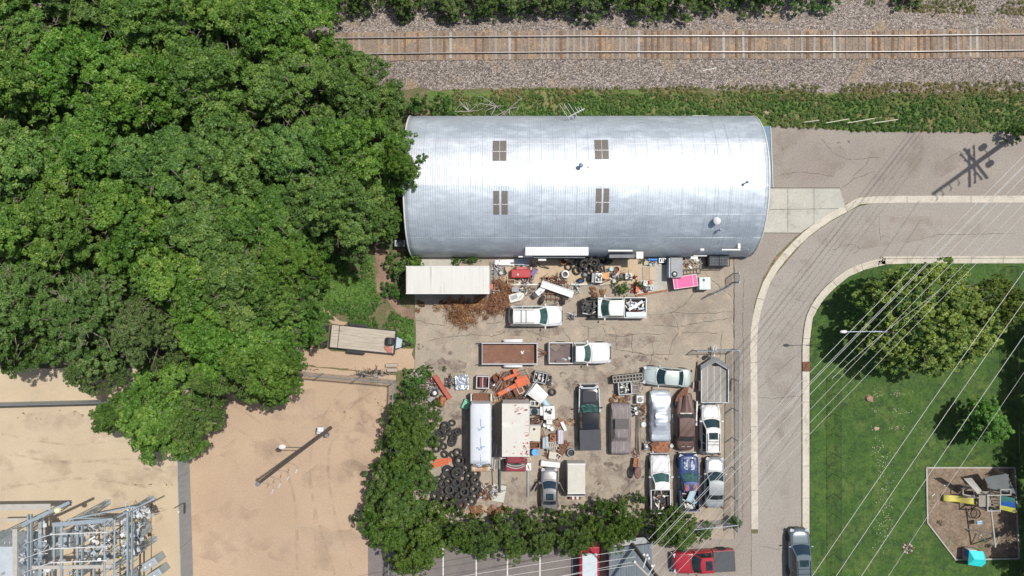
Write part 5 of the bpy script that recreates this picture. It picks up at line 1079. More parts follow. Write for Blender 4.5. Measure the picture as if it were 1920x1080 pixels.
# ---------------------------------------------------------------- tyres
def tyre_mesh(name, m, R0=.34, w=.22, rim=None):
    b = MB(); r = R0; b.lathe([(r * .56, -w * .38), (r * .70, -w * .5), (r * .9, -w * .5), (r * .985, -w * .34), (r, 0), (r * .985, w * .34), (r * .9, w * .5), (r * .70, w * .5), (r * .56, w * .38), (r * .60, 0), (r * .56, -w * .38)], 22)
    for k in range(22):
        a = 2 * math.pi * k / 22; b.box(math.cos(a) * r * 1.0, math.sin(a) * r * 1.0, 0, .025, .03, w * .75, a)
    o = b.build(name, m, None, smooth=True); return o
T0 = [tyre_mesh('tyre', m) for m in ('rubber', 'rubber_faded')]
T0 += [tyre_mesh('tyre', mat('rubber_brown', (.055, .045, .04), (.035, .03, .028), .9))]
TM = [t.data for t in T0]
for t in T0: bpy.data.objects.remove(t)
def tyre(pxx, pyy, r, z, tilt, label, group, k=None, rim=False, td=None):
    p = P(pxx, pyy, z); o = bpy.data.objects.new('tyre', random.choice(TM) if k is None else TM[k]); s = r / 20 / .34; o.scale = (s, s, s * random.uniform(.8, 1.1))
    td = random.uniform(0, 6.28) if td is None else td
    o.location = p; o.rotation_mode = 'QUATERNION'; o.rotation_quaternion = Matrix.Rotation(R(tilt), 3, Vector((math.cos(td), math.sin(td), 0))).to_quaternion() @ Matrix.Rotation(random.uniform(0, 6), 3, 'Z').to_quaternion()
    col.objects.link(o); tag(o, label, 'tyre', group)
    if rim: q = MB().lathe([(0, .06), (.19, .05), (.2, -.02), (0, -.03)], 14).build('rim', rim if isinstance(rim, str) else 'steel', o)
    return o
G1 = 'tyres in the big round heap'; l1 = 'black worn tyre in the big round heap at the lower left of the scrap yard'
for (a, c, r, z, t) in [(841, 884, 9, .25, 14), (835, 892, 7, .2, 8), (857, 886, 10, .55, 10), (862, 878, 9, .3, 14), (880, 892, 7.5, .3, 22), (893, 889, 7.5, .2, 20), (890, 899, 8, .4, 24), (842, 903, 7.5, .5, 10), (830, 907, 7, .45, 8), (856, 904, 7.5, .6, 12), (873, 909, 7.5, .55, 14), (814, 912, 7, .25, 10), (889, 917, 8, .5, 18), (843, 918, 8, .65, 6), (858, 916, 7, .45, 12), (871, 922, 8, .7, 8), (825, 915, 6.5, .15, 12), (816, 929, 8, .2, 20), (842, 934, 8, .5, 12), (861, 931, 8, .6, 10), (875, 935, 7, .4, 10), (829, 934, 6.5, .2, 18), (890, 930, 7.5, .2, 14), (834, 947, 7.5, .25, 12), (850, 949, 9, .4, 10), (866, 946, 8, .3, 16), (882, 904, 8, .15, 30), (868, 897, 7, .2, 12), (848, 893, 7.5, .15, 20), (895, 908, 7, .15, 14), (852, 925, 8, .2, 25), (833, 921, 7.5, .25, 10), (880, 925, 7.5, .2, 20), (867, 912, 7.5, .15, 10), (845, 943, 7, .1, 10), (823, 900, 7, .1, 22), (897, 922, 7, .1, 14), (858, 940, 8, .15, 12), (838, 880, 7.5, .12, 26), (886, 940, 7, .12, 10), (850, 911, 8, .1, 6), (876, 916, 8, .1, 8), (837, 911, 7, .1, 8), (870, 886, 7, .1, 8), (849, 884, 7, .1, 8), (820, 921, 7, .1, 6), (873, 928, 7, .1, 8), (845, 926, 7, .12, 6)]:
    tyre(a, c, r * 1.12, z + .12, t, l1, G1)
G2 = 'tyres scattered left of the white bus'; l2 = 'worn tyre scattered with others between the hedge and the white bus'
for (a, c, r, z, t) in [(835, 799, 8, .35, 14), (838, 806, 8, .15, 12), (848, 793, 6, .15, 16), (855, 811, 7, .2, 12), (860, 809, 6.5, .35, 10), (826, 812, 8, .35, 22), (820, 816, 8, .2, 30), (814, 820, 8, .12, 30), (843, 812, 6, .12, 16), (850, 821, 7, .4, 12), (848, 827, 7.5, .2, 14), (823, 831, 8, .12, 10), (819, 841, 7, .3, 14), (832, 837, 6, .15, 10), (834, 852, 7, .2, 20), (858, 848, 7, .3, 14), (849, 853, 7, .12, 26), (861, 865, 10, .3, 10), (862, 863, 8, .6, 8), (829, 820, 7, .1, 14), (847, 830, 7, .1, 10)]:
    tyre(a, c, r * 1.08, z + .06, t, l2, G2)
G3 = 'tyres against the wall of the metal building'; l3 = 'black tyre in the pile against the yard wall of the metal building'
for (a, c, r, z, t) in [(1095, 494, 9, .5, 28), (1101, 502, 8, .3, 26), (1114, 493, 7.5, .7, 16), (1127, 503, 7.5, .5, 12), (1111, 507, 7.5, .35, 24), (1104, 484, 8, .5, 55), (1118, 483, 7.5, .5, 60), (1126, 491, 7, .3, 48), (1138, 489, 7, .35, 70), (1142, 492, 7, .25, 75), (1085, 490, 8, .2, 30), (1090, 503, 7, .15, 40), (1120, 500, 7, .1, 8)]:
    tyre(a, c, r, z + .1, t, l3, G3, k=0)
tyre(1082, 507, 8.5, .14, 3, 'single tyre lying flat left of the tyre pile by the metal wall', None, 2); tyre(1066, 500, 7.5, .14, 5, 'dusty tyre under the orange drum by the metal wall', None, 2)
tyre(1097, 515, 6, .2, 10, 'wheel with a spoked rim between the tyre pile and the stove', None, 0, 'steel'); tyre(1089, 526, 6.5, .3, 50, 'wheel with a blue hub leaning on the kerb below the tyre pile', None, 0, 'blue'); tyre(1106, 522, 6.5, .2, 62, 'upright tyre beside the white stove', None, 0)
tyre(1017, 562, 8, .38, 78, 'left wheel of the rusty harrow', None, 0, td=1.2); tyre(1057, 563, 8, .38, 80, 'right wheel of the rusty harrow', None, 0, td=1.5)
tyre(1106, 583, 6.5, 1.0, 10, 'tyre lying in the engine bay of the wrecked white pickup', None, 0); tyre(1093, 566, 6, .7, 55, 'tyre on the upper front corner of the wrecked white pickup', None, 0, td=1.4); tyre(1094, 583, 7, .6, 72, 'tyre at the lower front corner of the wrecked white pickup', None, 0, td=1.5)
tyre(984, 725, 6.5, .6, 15, 'blue-grey tyre on the orange plow scrap', None, 1); tyre(1036, 735, 7, .25, 30, 'black tyre right of the curved white hood panel', None, 0)
tyre(1265, 514, 5.2, 1.35, 4, 'small wheel lying on the tall grey cabinet beside the pink ramp', None, 0, 'steel')
# ---------------------------------------------------------------- loose things in the yard
def T(name, a, c, deg, label, cat, z0=.02, z=.5, group=None): p = P(a, c, z); return empty(name, (p.x, p.y, z0), R(deg), label, cat, group)
def cabinet(a, c, w, d, h, deg, m, label, cat='cabinet', name='cabinet', lid=True, details=(), z0=.02):
    e = T(name, a, c, deg, label, cat, z0, h); w /= 20; d /= 20
    MB().box(0, 0, h / 2, w, d, h).build('body', m, e, bevel=.02)
    if lid: MB().box(0, 0, h + .018, w * .97, d * .95, .03).build('top', m, e, bevel=.01)
    for k in details:
        if k == 'burners':
            for x in (-.22, .22):
                for y in (-.22, .22): MB().lathe([(w * .07, 0), (w * .17, .02), (w * .17, .035), (w * .07, .03)], 12, Matrix.Translation((x * w * 1.1, y * d * 1.1, h + .035))).build('burner', 'black', e)
        elif k == 'hole': MB().lathe([(w * .12, 0), (w * .12, .01), (0, .01)], 14, Matrix.Translation((-.1 * w, .28 * d, h + .035))).build('port', 'black', e)
        elif k == 'fan': MB().lathe([(w * .12, .02), (w * .34, .01), (w * .36, .03), (w * .12, .05)], 16, Matrix.Translation((0, 0, h + .03))).build('fan_grille', 'black', e); b = MB(); [b.box(0, 0, h + .075, w * .66, .03, .01, R(30 * q)) for q in range(6)]; b.build('fan_guard', 'steel', e)
        elif k == 'door': MB().lathe([(0, .02), (w * .3, .015), (w * .33, 0)], 16, Matrix.Translation((0, 0, h + .035))).build('round_door', 'glass', e)
        elif k == 'seam': b = MB(); b.box(0, d * .12, h + .037, w * .95, .015, .006); b.box(-w * .1, 0, h + .037, .015, d * .9, .006); b.build('panel_seam', 'black', e)
        elif k == 'junk':
            rs = random.Random(int(a)); b = MB(); [b.box(rs.uniform(-.3, .3) * w, rs.uniform(-.3, .3) * d, h + .09, rs.uniform(.08, .35), rs.uniform(.04, .12), .08, rs.uniform(0, 3)) for _ in range(6)]; b.build('loose_part', 'black', e)
    return e
def bin_(a, c, w, d, h, deg, m, label, fill='rust', div=2, name='open_bin', cat='bin'):
    e = T(name, a, c, deg, label, cat, .02, h); w /= 20; d /= 20; t = .07; b = MB()
    b.box(0, d / 2 - t / 2, h / 2, w, t, h); b.box(0, -d / 2 + t / 2, h / 2, w, t, h); b.box(-w / 2 + t / 2, 0, h / 2, t, d - 2 * t - .004, h * .99); b.box(w / 2 - t / 2, 0, h / 2, t, d - 2 * t - .004, h * .99)
    for k in range(1, div): b.box(-w / 2 + w * k / div, 0, h * .48, .05, d - 2 * t - .01, h * .9)
    b.build('bin_wall', m, e); MB().box(0, 0, h * .25, w - .15, d - .15, h * .4).build('floor', 'black_matte', e)
    rs = random.Random(int(a * 7)); b = MB(); [b.box(rs.uniform(-.35, .35) * w, rs.uniform(-.35, .35) * d, h * .5, rs.uniform(.08, .3), rs.uniform(.03, .12), .08, rs.uniform(0, 3), rs.uniform(-.5, .5)) for _ in range(22)]; b.build('contents', fill, e); return e
def drum(a, c, r, h, m, label, name='drum', cat='drum', open_=None, lie=None, z0=.02):
    e = T(name, a, c, 0, label, cat, z0, h if lie is None else .3); r /= 20; M = Matrix()
    if lie is not None: M = Matrix.Translation((0, 0, r)) @ Matrix.Rotation(R(lie), 4, 'Z') @ Matrix.Rotation(R(90), 4, 'Y') @ Matrix.Translation((0, 0, -h / 2))
    pr = [(0, 0), (r, 0), (r, h * .3), (r * 1.03, h * .33), (r, h * .36), (r, h * .64), (r * 1.03, h * .67), (r, h * .7), (r, h)]
    pr += [(r * .9, h), (r * .88, h * .4), (0, h * .38)] if open_ else [(r * .92, h), (r * .9, h - .02), (0, h - .02)]
    MB().lathe(pr, 18, M).build('shell', m, e, smooth=True)
    if open_: MB().lathe([(0, h * .5), (r * .86, h * .48)], 14, M).build('contents', open_, e)
    elif lie is None: MB().lathe([(0, .03), (.035, .03), (.04, 0)], 8, Matrix.Translation((r * .5, 0, h - .02))).build('bung', 'black', e)
    return e
def panel(a, c, w, d, deg, m, label, cat='panel', name='sheet_panel', z=.15, ribs=0, curve=0.0, tilt=0.0, th=.03, lip=None):
    e = T(name, a, c, deg, label, cat, z, z); e.rotation_euler[0] = R(tilt); w /= 20; d /= 20
    MB().grid(lambda i, j: (-w / 2 + w * i, -d / 2 + d * j, curve * math.sin(math.pi * i)), 12, 2, th).build('sheet', m, e, smooth=True)
    if ribs:
        b = MB(); [b.box(0, -d / 2 + d * (k + .5) / ribs, .015, w * .98, .025, .025) for k in range(ribs)]; b.build('rib', m, e)
    if lip: b = MB(); [b.box(0, s_ * d / 2, .03, w, .05, .06) for s_ in (1, -1)]; b.build('edge', lip, e)
    return e
def pipes(a, c, L_, n, deg, m, label, name='pipe_bundle', cat='pipes', r=.03, spread=.08, z=.12, jit=6):
    e = T(name, a, c, deg, label, cat, .02, z); rs = random.Random(int(a + c))
    for k in range(n):
        y = (k - (n - 1) / 2) * spread; b = MB(); an_ = R(rs.uniform(-jit, jit)); l2_ = L_ / 40 * rs.uniform(.8, 1); s_ = rs.uniform(-.1, .1); b.tube((-l2_ * math.cos(an_) + s_, y - l2_ * math.sin(an_), z + rs.uniform(0, .1)), (l2_ * math.cos(an_) + s_, y + l2_ * math.sin(an_), z + rs.uniform(0, .15)), r); b.build('pipe', m if isinstance(m, str) else rs.choice(m), e)
    return e
def frame(a, c, w, d, deg, m, label, bars=3, cat='frame', name='steel_rack', h=.25, r=.04, cross=0):
    e = T(name, a, c, deg, label, cat, .02, h); w /= 20; d /= 20; b = MB()
    b.path([(-w / 2, -d / 2, h), (w / 2, -d / 2, h), (w / 2, d / 2, h), (-w / 2, d / 2, h), (-w / 2, -d / 2, h)], r, 6)
    for x, y in ((-1, -1), (1, -1), (1, 1), (-1, 1)): b.tube((x * w / 2, y * d / 2, 0), (x * w / 2, y * d / 2, h), r * .8)
    b.build('outer_frame', m, e)
    for k in range(bars): x = -w / 2 + w * (k + 1) / (bars + 1); MB().tube((x, -d / 2, h), (x, d / 2, h), r * .7).build('bar', m, e)
    for k in range(cross): y = -d / 2 + d * (k + 1) / (cross + 1); MB().tube((-w / 2, y, h + .02), (w / 2, y, h + .02), r * .7).build('cross_bar', m, e)
    return e
def heap(a, c, rx, ry, n, mats, seed, label, h=.5, name='scrap_heap', cat='scrap heap', sz=1.0, rods=.5):
    """tangled scrap nobody could count"""
    rs = random.Random(seed); p = P(a, c); e = empty(name, p, 0, label, cat); bs = {m: MB() for m in mats}
    for _ in range(n):
        m = rs.choice(mats); u = math.sqrt(rs.random()); an_ = rs.uniform(0, 6.28); x = math.cos(an_) * rx / 20 * u; y = math.sin(an_) * ry / 20 * u; z = rs.uniform(.03, .08) + h * (1 - u) * rs.random(); b = bs[m]; k = rs.random()
        if k < rods: l_ = rs.uniform(.15, .6) * sz; t = rs.uniform(0, 3.14); q = Vector((math.cos(t) * l_, math.sin(t) * l_, rs.uniform(-.05, .25))); b.tube((x, y, z), Vector((x, y, z)) + q, rs.uniform(.012, .035), None, 5)
        elif k < .85: b.box(x, y, z, rs.uniform(.08, .38) * sz, rs.uniform(.05, .22) * sz, rs.uniform(.02, .12), rs.uniform(0, 3), rs.uniform(-.5, .5), rs.uniform(-.4, .4))
        else: r = rs.uniform(.05, .13) * sz; b.lathe([(r * .5, 0), (r, 0), (r, .06), (r * .5, .06)], 10, Matrix.Translation((x, y, z)) @ Matrix.Rotation(rs.uniform(-.7, .7), 4, 'X'))
    for m, b in bs.items():
        if b.v: o = b.build({'r': 'rusty_scrap', 's': 'steel_scrap', 'w': 'white_scrap', 'b': 'black_scrap', 'g': 'grey_scrap', 'o': 'orange_scrap', 'm': 'red_scrap'}.get(m[0], 'scrap'), m, e); o['kind'] = 'stuff'
    return e
SC = ['rust', 'rust', 'steel', 'black', 'white_dirty', 'grey_plastic']
# by the wall of the building
for k in range(5): panel(946 + k % 2, 488 + k * 2.0, 36, 2.6, 2 - k, 'white', ['white metal siding strip nearest the wall above the red tank', 'second white siding strip from the wall', 'middle white siding strip of the stack above the red tank', 'fourth white siding strip from the wall', 'white siding strip lowest in the stack'][k], 'siding', 'siding_strip', .2 + .03 * k)
for k in range(3): panel(977, 487 + k * 4.2, 29, 3.6, 3 - 3 * k, 'box_bluegrey', ['blue-grey siding strip against the metal wall', 'blue-grey siding strip in the middle of three', 'blue-grey siding strip just above the red tank'][k], 'siding', 'siding_strip', .22 + .03 * k, 2)
heap(937, 508, 13, 11, 60, ['grey_plastic', 'white_dirty', 'steel', 'black'], 1, 'grey and white scrap parts left of the red tank', .5, sz=1.3)
heap(980, 503, 24, 6, 70, SC, 2, 'mixed rusty scrap just above the red tank', .35)
e = T('red_tank', 976.5, 513, 0, 'red metal tank lying below the blue-grey siding strips', 'tank', .02, .8); MB().box(0, 0, .45, 1.85, .82, .75).build('body', 'red', e, bevel=.12); MB().box(.1, .5, .7, 1.0, .2, .12).build('bracket', mat('pinkred', (.5, .12, .12)), e); MB().lathe([(0, .05), (.1, .04), (.11, 0)], 12, Matrix.Translation((-.3, -.1, .83))).build('filler_cap', 'steel', e)
panel(1001.5, 510, 8.5, 15, -32, mat('blue_sign', (.10, .17, .36), (.30, .14, .20), .5, 0, 6), 'blue panel leaning on the right end of the red tank', z=.6, tilt=12, lip='steel')
e = T('ladder_rack', 924, 517, 90, 'narrow ladder of rusty bars along the right end of the semi trailer', 'ladder', .02, .3); b = MB(); [b.tube((-1.6, s_ * .16, .3), (1.4, s_ * .16, .3), .03) for s_ in (1, -1)]; b.build('rail', 'steel', e)
for k in range(9): MB().tube((-1.45 + k * .33, -.16, .3), (-1.45 + k * .33, .16, .3), .022).build('rung', 'rust', e)
cabinet(922, 538, 5, 11, .5, 0, 'orange', 'small orange box at the lower right corner of the semi trailer', 'box', 'orange_box'); heap(928, 545, 9, 9, 40, SC, 3, 'small dark scrap under the corner of the semi trailer', .3)
bin_(958, 528, 14, 8, .4, 4, 'wood', 'wooden crate of scrap below the red tank', 'rust', 1, 'wooden_crate', 'crate'); heap(986, 526, 18, 8, 70, SC, 4, 'rusty scrap with pipes right of the wooden crate', .35)
cabinet(966, 543, 13, 9, .45, -3, 'grey_plastic', 'grey metal box lying above the white hull shell', 'box', 'metal_box'); heap(983, 545, 12, 9, 60, SC, 5, 'dark scrap between the grey box and the rusty harrow', .35)
e = T('hull_shell', 969, 556, 14, 'grey and white boat-shaped shell below the grey metal box', 'shell', .02, .4); b = MB(); b.prism([(-.75, -.45), (.35, -.45), (.75, -.05), (.7, .15), (.3, .35), (-.75, .32)], .1, .4); b.build('hull', 'white_dirty', e, bevel=.05); b = MB(); b.box(-.25, 0, .42, .6, .4, .03, .1); b.box(.35, -.1, .43, .6, .05, .03, .6); b.build('seat_well', 'grey_plastic', e)
heap(930, 543, 6, 6, 16, ['white_dirty', 'steel'], 6, 'crumpled pale sheet beside the dead brush tuft', .3)
drum(1057, 490, 6, .75, mat('amber', (.50, .22, .04), (.4, .15, .03), .4), 'orange drum standing against the awning of the metal building', open_='rust'); MB_ = cabinet(1062, 486, 6, 3, .9, 0, 'white', 'small white box on the orange drum', 'box', 'white_box', lid=False)
e = T('blower', 1060, 514, -10, 'white blower housing with a round black fan, above the rusty harrow', 'blower', .02, .6); MB().lathe([(0, 0), (.36, 0), (.38, .1), (.38, .5), (.34, .58), (.2, .6)], 18, Matrix.Diagonal((1, 1.05, 1, 1))).build('housing', 'white', e, smooth=True); MB().lathe([(0, .6), (.22, .615), (.24, .6)], 16).build('fan', 'black', e)
e = T('harrow', 1040, 540, 0, 'rusty farm harrow with many tines under a white trough', 'harrow', .02, .4); b = MB(); rs = random.Random(9)
for k in range(5): b.box(0, -1.0 + k * .5, .42, 2.2, .07, .07)
for k in range(6): b.box(-1.0 + k * .42, 0, .46, .06, 2.3, .06)
b.build('frame', 'rust', e); b = MB()
for k in range(46): x = rs.uniform(-1.35, 1.35); y = rs.uniform(-.1, 1.2) if k < 34 else rs.uniform(-1.6, -.7); q = Vector((rs.uniform(-.3, .3), rs.uniform(-.2, .5), rs.uniform(.1, .6))); b.tube((x, y, .35), Vector((x, y, .35)) + q, .03, .02, 5)
b.build('tine', 'rust', e)['kind'] = 'stuff'; heap(1040, 528, 24, 8, 80, ['rust', 'rust', 'black', 'white_dirty'], 7, 'rusty iron scrap piled on the upper part of the harrow', .7)
e = T('white_trough', 1045, 542, -19, 'long white sheet metal trough lying across the rusty harrow', 'trough', .02, .9); b = MB(); b.box(0, 0, .80, 3.1, .6, .05); b.box(0, .3, .86, 3.1, .05, .1); b.box(0, -.3, .86, 3.1, .05, .1); b.box(0, 0, .835, 2.9, .04, .02); b.build('channel', 'white', e)
e = T('duct_elbow', 1011, 547, 42, 'white duct elbow with a black open end at the left end of the trough', 'duct', .02, .6); MB().box(.1, 0, .5, .85, .52, .4).build('duct', 'white', e, bevel=.02); MB().box(-.5, 0, .45, .42, .5, .36).build('opening', 'black', e)
heap(1080, 542, 8, 14, 30, ['white_dirty', 'black', 'steel'], 8, 'white scrap and coiled wire at the right end of the white trough', .4)
heap(1072, 593, 6, 7, 34, ['black', 'steel', 'white_dirty'], 11, 'small engine on the pavement between the white suv and the wrecked pickup', .5, 'engine_block', 'engine')
cabinet(1122.5, 521, 13, 18, .9, -4, 'white', 'white stove with parts on top, right of the spoked wheel', 'stove', 'stove', details=('burners', 'junk')); e = cabinet(1112, 521, 5, 18, .85, -4, 'grey_plastic', 'grey appliance side panel against the white stove', 'panel', 'metal_sheet')
drum(1135, 517, 6, .8, mat('amber2', (.58, .26, .05), (.5, .2, .04), .4), 'orange round tub right of the white stove', 'tub', 'tub'); drum(1139, 507, 4, .35, 'white_dirty', 'white pot with junk below the tyre pile', 'pot', 'pot', 'black'); drum(1147, 504, 4.2, .35, mat('pale_teal', (.42, .60, .58)), 'pale teal bucket lid between the white pot and maroon tub', 'bucket', 'bucket'); drum(1156, 505, 5.2, .35, 'maroon', 'open maroon tub right of the pale teal bucket', 'tub', 'tub', 'rust')
pipes(1133, 530, 24, 6, 12, ['rust', 'white_dirty', 'wood'], 'short boards and bars below the orange round tub', jit=14, spread=.1); heap(1152, 518, 9, 9, 50, SC, 12, 'tangled scrap right of the orange round tub', .5); heap(1170, 520, 16, 7, 55, ['rust', 'steel', 'white_dirty', 'wood'], 13, 'mixed scrap along the pad edge above the green weed', .4)
cabinet(1179, 518, 13, 11, .55, 0, 'white_dirty', 'low white table with tools, above the green weed', 'table', 'low_table', details=('junk',)); cabinet(1152, 527, 7, 7, .4, 5, 'beige', 'small pale box below the tangled scrap right of the orange tub', 'box', 'pale_box')
e = T('fire_hydrant', 1190, 520, 0, 'maroon iron pump standing between the low white table and the plywood', 'pump', .02, .5); MB().lathe([(.16, 0), (.1, .1), (.09, .6), (.13, .65), (0, .78)], 12).build('column', 'maroon', e, smooth=True); b = MB(); b.tube((-.25, 0, .55), (.25, .1, .6), .05); b.tube((0, .25, .5), (0, -.2, .55), .05); b.build('spout', 'maroon', e); e.name = 'iron_pump'
cabinet(1195, 541, 6, 15, .4, -3, 'orange', 'narrow orange box at the lower left corner of the concrete slab', 'box', 'orange_box'); heap(1190, 540, 7, 13, 36, ['black', 'maroon', 'rust'], 14, 'dark scrap beside the narrow orange box', .4)
cabinet(1210, 532, 8, 9, .35, -12, 'white_dirty', 'small white box on the concrete slab below the plywood', 'box', 'white_box', details=('hole',)); cabinet(1220, 529, 6, 6, .3, 10, 'orange', 'small red-orange crate right of the small white box', 'crate', 'small_crate'); heap(1210, 543, 8, 8, 34, ['black', 'maroon', 'grey_plastic'], 15, 'dark scrap and batteries on the lower part of the concrete slab', .3); bin_(1222, 540, 6, 7, .3, 5, 'pale_blue', 'small pale blue tray of parts on the concrete slab', 'white_dirty', 1, 'parts_tray', 'tray')
panel(1211.5, 512.5, 14, 24, 0, 'wood', 'left sheet of plywood lying on the concrete slab', 'plywood', 'plywood_sheet', .10); panel(1224, 513, 11, 24, 0, mat('wood_light', (.50, .41, .30), (.43, .34, .24), .8, stretch=(1, 6, 1)), 'right sheet of plywood lying on the concrete slab', 'plywood', 'plywood_sheet', .13)
drum(1224, 486.5, 2.9, .85, 'blue', 'bright blue gas cylinder lying at the foot of the metal wall', 'gas_cylinder', 'cylinder', lie=0); bin_(1242, 488, 13, 9, .35, 0, 'steel', 'steel rack of parts between the blue cylinder and the grey cabinet', 'white_dirty', 3, 'parts_rack', 'rack'); cabinet(1211, 493, 8, 8, .2, 0, 'wood_light', 'small pale round board beside the tiny weed at the wall', 'board', 'board')
heap(1225, 494, 20, 4, 40, ['steel', 'white_dirty', 'black'], 16, 'thin line of scrap along the wall right of the tiny weed', .2)
e = cabinet(1268.5, 502, 22, 37, 1.25, 0, 'cloth_grey', 'tall grey metal cabinet standing at the wall, above the pink ramp', 'cabinet', 'tall_cabinet'); MB().box(-.62, 0, .6, .12, 1.8, 1.15).build('side_door', 'box_bluegrey', e, bevel=.02)
heap(1294, 492, 17, 10, 60, ['white_dirty', 'white', 'rust', 'wood'], 17, 'white and brown scrap right of the tall grey cabinet', .3); frame(1297, 509, 31, 9, 5, 'wood_dark', 'dark wooden shelf frame lying above the pink ramp', 4, 'shelf', 'shelf', .5)
e = T('pink_ramp', 1285, 528, 8, 'bright pink folding table with a white rim between the cabinet and the white chest', 'table', .02, .9); MB().box(0, 0, .86, 2.2, 1.08, .05).build('table_top', 'pink', e); b = MB(); [b.box(0, s_ * .54, .87, 2.26, .04, .07) for s_ in (1, -1)]; [b.box(x, 0, .87, .04, 1.10, .07) for x in (-1.1, 1.1, .72)]; b.box(-.75, 0, .89, .03, 1.0, .02); b.build('rim', 'white', e); e.name = 'pink_table'
for x in (-.95, .95):
    for s_ in (1, -1): MB().tube((x, s_ * .42, 0), (x, s_ * .42, .84), .03).build('leg', 'steel', e)
cabinet(1321.5, 531.5, 21, 23, 1.0, 1, mat('pale_mint', (.56, .64, .60), (.50, .58, .54), .5), 'pale mint chest freezer right of the pink table', 'freezer', 'chest_freezer', details=('seam', 'hole'))
e = T('wire_kennel', 1349, 489, 0, 'black wire crate at the lower right corner of the metal building', 'crate', .02, 1.4); w, d, h = 1.85, .95, 1.35
b = MB(); [b.tube((x, y, 0), (x, y, h), .035) for x in (-w / 2, 0, w / 2) for y in (-d / 2, d / 2)]; [b.tube((-w / 2, y, z), (w / 2, y, z), .035) for y in (-d / 2, d / 2) for z in (.05, h)]; [b.tube((x, -d / 2, h), (x, d / 2, h), .035) for x in (-w / 2, 0, w / 2)]; b.build('frame', 'black', e)
b = MB(); [b.tube((-w / 2 + w * k / 14, -d / 2, h), (-w / 2 + w * k / 14, d / 2, h), .014, None, 4) for k in range(15)]; [b.tube((-w / 2, -d / 2 + d * k / 7, h), (w / 2, -d / 2 + d * k / 7, h), .014, None, 4) for k in range(8)]
for y in (-d / 2, d / 2): [b.tube((-w / 2 + w * k / 14, y, 0), (-w / 2 + w * k / 14, y, h), .014, None, 4) for k in range(15)]
b.build('wire_mesh', 'galv', e); MB().box(0, 0, .5, w * .96, d * .94, .9).build('contents', 'black_matte', e); e.name = 'wire_crate'
MB().box(0, 0, 0, 5.6, .14, .12).build('edging_beam', 'white_dirty').location = P(1004, 533.5, .07) ; tag(bpy.data.objects['edging_beam'], 'pale beam edging the sandy pad below the red tank', 'beam'); q = MB().box(0, 0, 0, 2.4, .14, .12).build('edging_beam', 'white_dirty'); q.location = P(1090, 533, .07); tag(q, 'short pale beam edging the pad left of the white stove', 'beam')
q = MB().box(0, 0, 0, 3.0, .16, .14, R(10)).build('edging_beam', 'rust_light'); q.location = P(1222, 549, .08); tag(q, 'reddish beam along the lower edge of the concrete slab', 'beam')
MB_ = MB(); MB_.path([P(1006, 492, .3), P(1016, 498, .4), P(1030, 503, .2)], .05); tag(MB_.build('bent_pipe', 'wood_dark'), 'dark bent pipe lying in the shade of the white awning', 'pipe')
# beds of the pickups
def bedjunk(e_, x0, x1, w, seed, mats, n, z=.66):
    rs = random.Random(seed); b = {m: MB() for m in mats}
    for _ in range(n): m = rs.choice(mats); b[m].box(rs.uniform(x0, x1), rs.uniform(-w, w), z + rs.random() * .3, rs.uniform(.1, .8), rs.uniform(.04, .2), rs.uniform(.03, .12), rs.uniform(0, 3), 0, rs.uniform(-.2, .2))
    o = empty('scrap_load', Vector(e_.location) + Vector((0, 0, 0)), e_.rotation_euler[2], 'scrap load lying in the bed of the ' + e_['label'].split(' with')[0].split(' without')[0], 'scrap')
    for m, bb in b.items():
        if bb.v: bb.build('loose_scrap', m, o)['kind'] = 'stuff'
bedjunk(w3, -2.7, -1.1, .55, 4, ['white', 'steel', 'white_dirty', 'rust', 'box_bluegrey'], 34, .75); bedjunk(pk, -2.4, -.6, .62, 6, ['white_dirty', 'wood', 'rust', 'black', 'steel'], 26); bedjunk(pb_, -2.3, -.8, .55, 7, ['steel', 'pale_blue', 'black', 'white_dirty'], 22)
e = T('long_white_duct', 1192, 573, 32, 'white duct thrown across the bed of the wrecked pickup', 'duct', 0, 1.2); MB().box(0, 0, 1.15, 1.5, .24, .12).build('duct', 'white', e, bevel=.02)
e = T('window_grille', 1296, 930, 68, 'grey metal frame lying in the bed of the blue pickup', 'frame', 0, 1.1); b = MB(); b.path([(-.55, -.28, 1.05), (.55, -.28, 1.05), (.55, .28, 1.15), (-.55, .28, 1.15), (-.55, -.28, 1.05)], .04); b.build('rim', 'galv', e); MB().box(0, 0, 1.08, 1.0, .5, .02, 0, .18).build('pane', 'pale_blue', e)
e = T('bed_tools', 1057, 676, 5, 'grey tools and a white canister in the bed of the white long bed pickup', 'tools', 0, .8); b = MB(); b.box(-.2, 0, .66, 1.1, .12, .08, .1); b.box(.1, .15, .66, .6, .06, .06, -.3); b.build('bar', 'steel', e); MB().lathe([(0, 0), (.14, 0), (.14, .25), (.06, .35), (0, .35)], 12, Matrix.Translation((.5, .15, .62))).build('canister', 'white_dirty', e)
e = T('wood_sticks', 1040, 650, -30, 'bundle of yellow sticks in the upper corner of the long bed pickup', 'sticks', 0, .9); [MB().tube((-.35 + .05 * k, -.2 + .1 * k, .8), (.3 + .03 * k, -.3 + .12 * k, .85), .02).build('stick', 'wood_light', e) for k in range(6)]
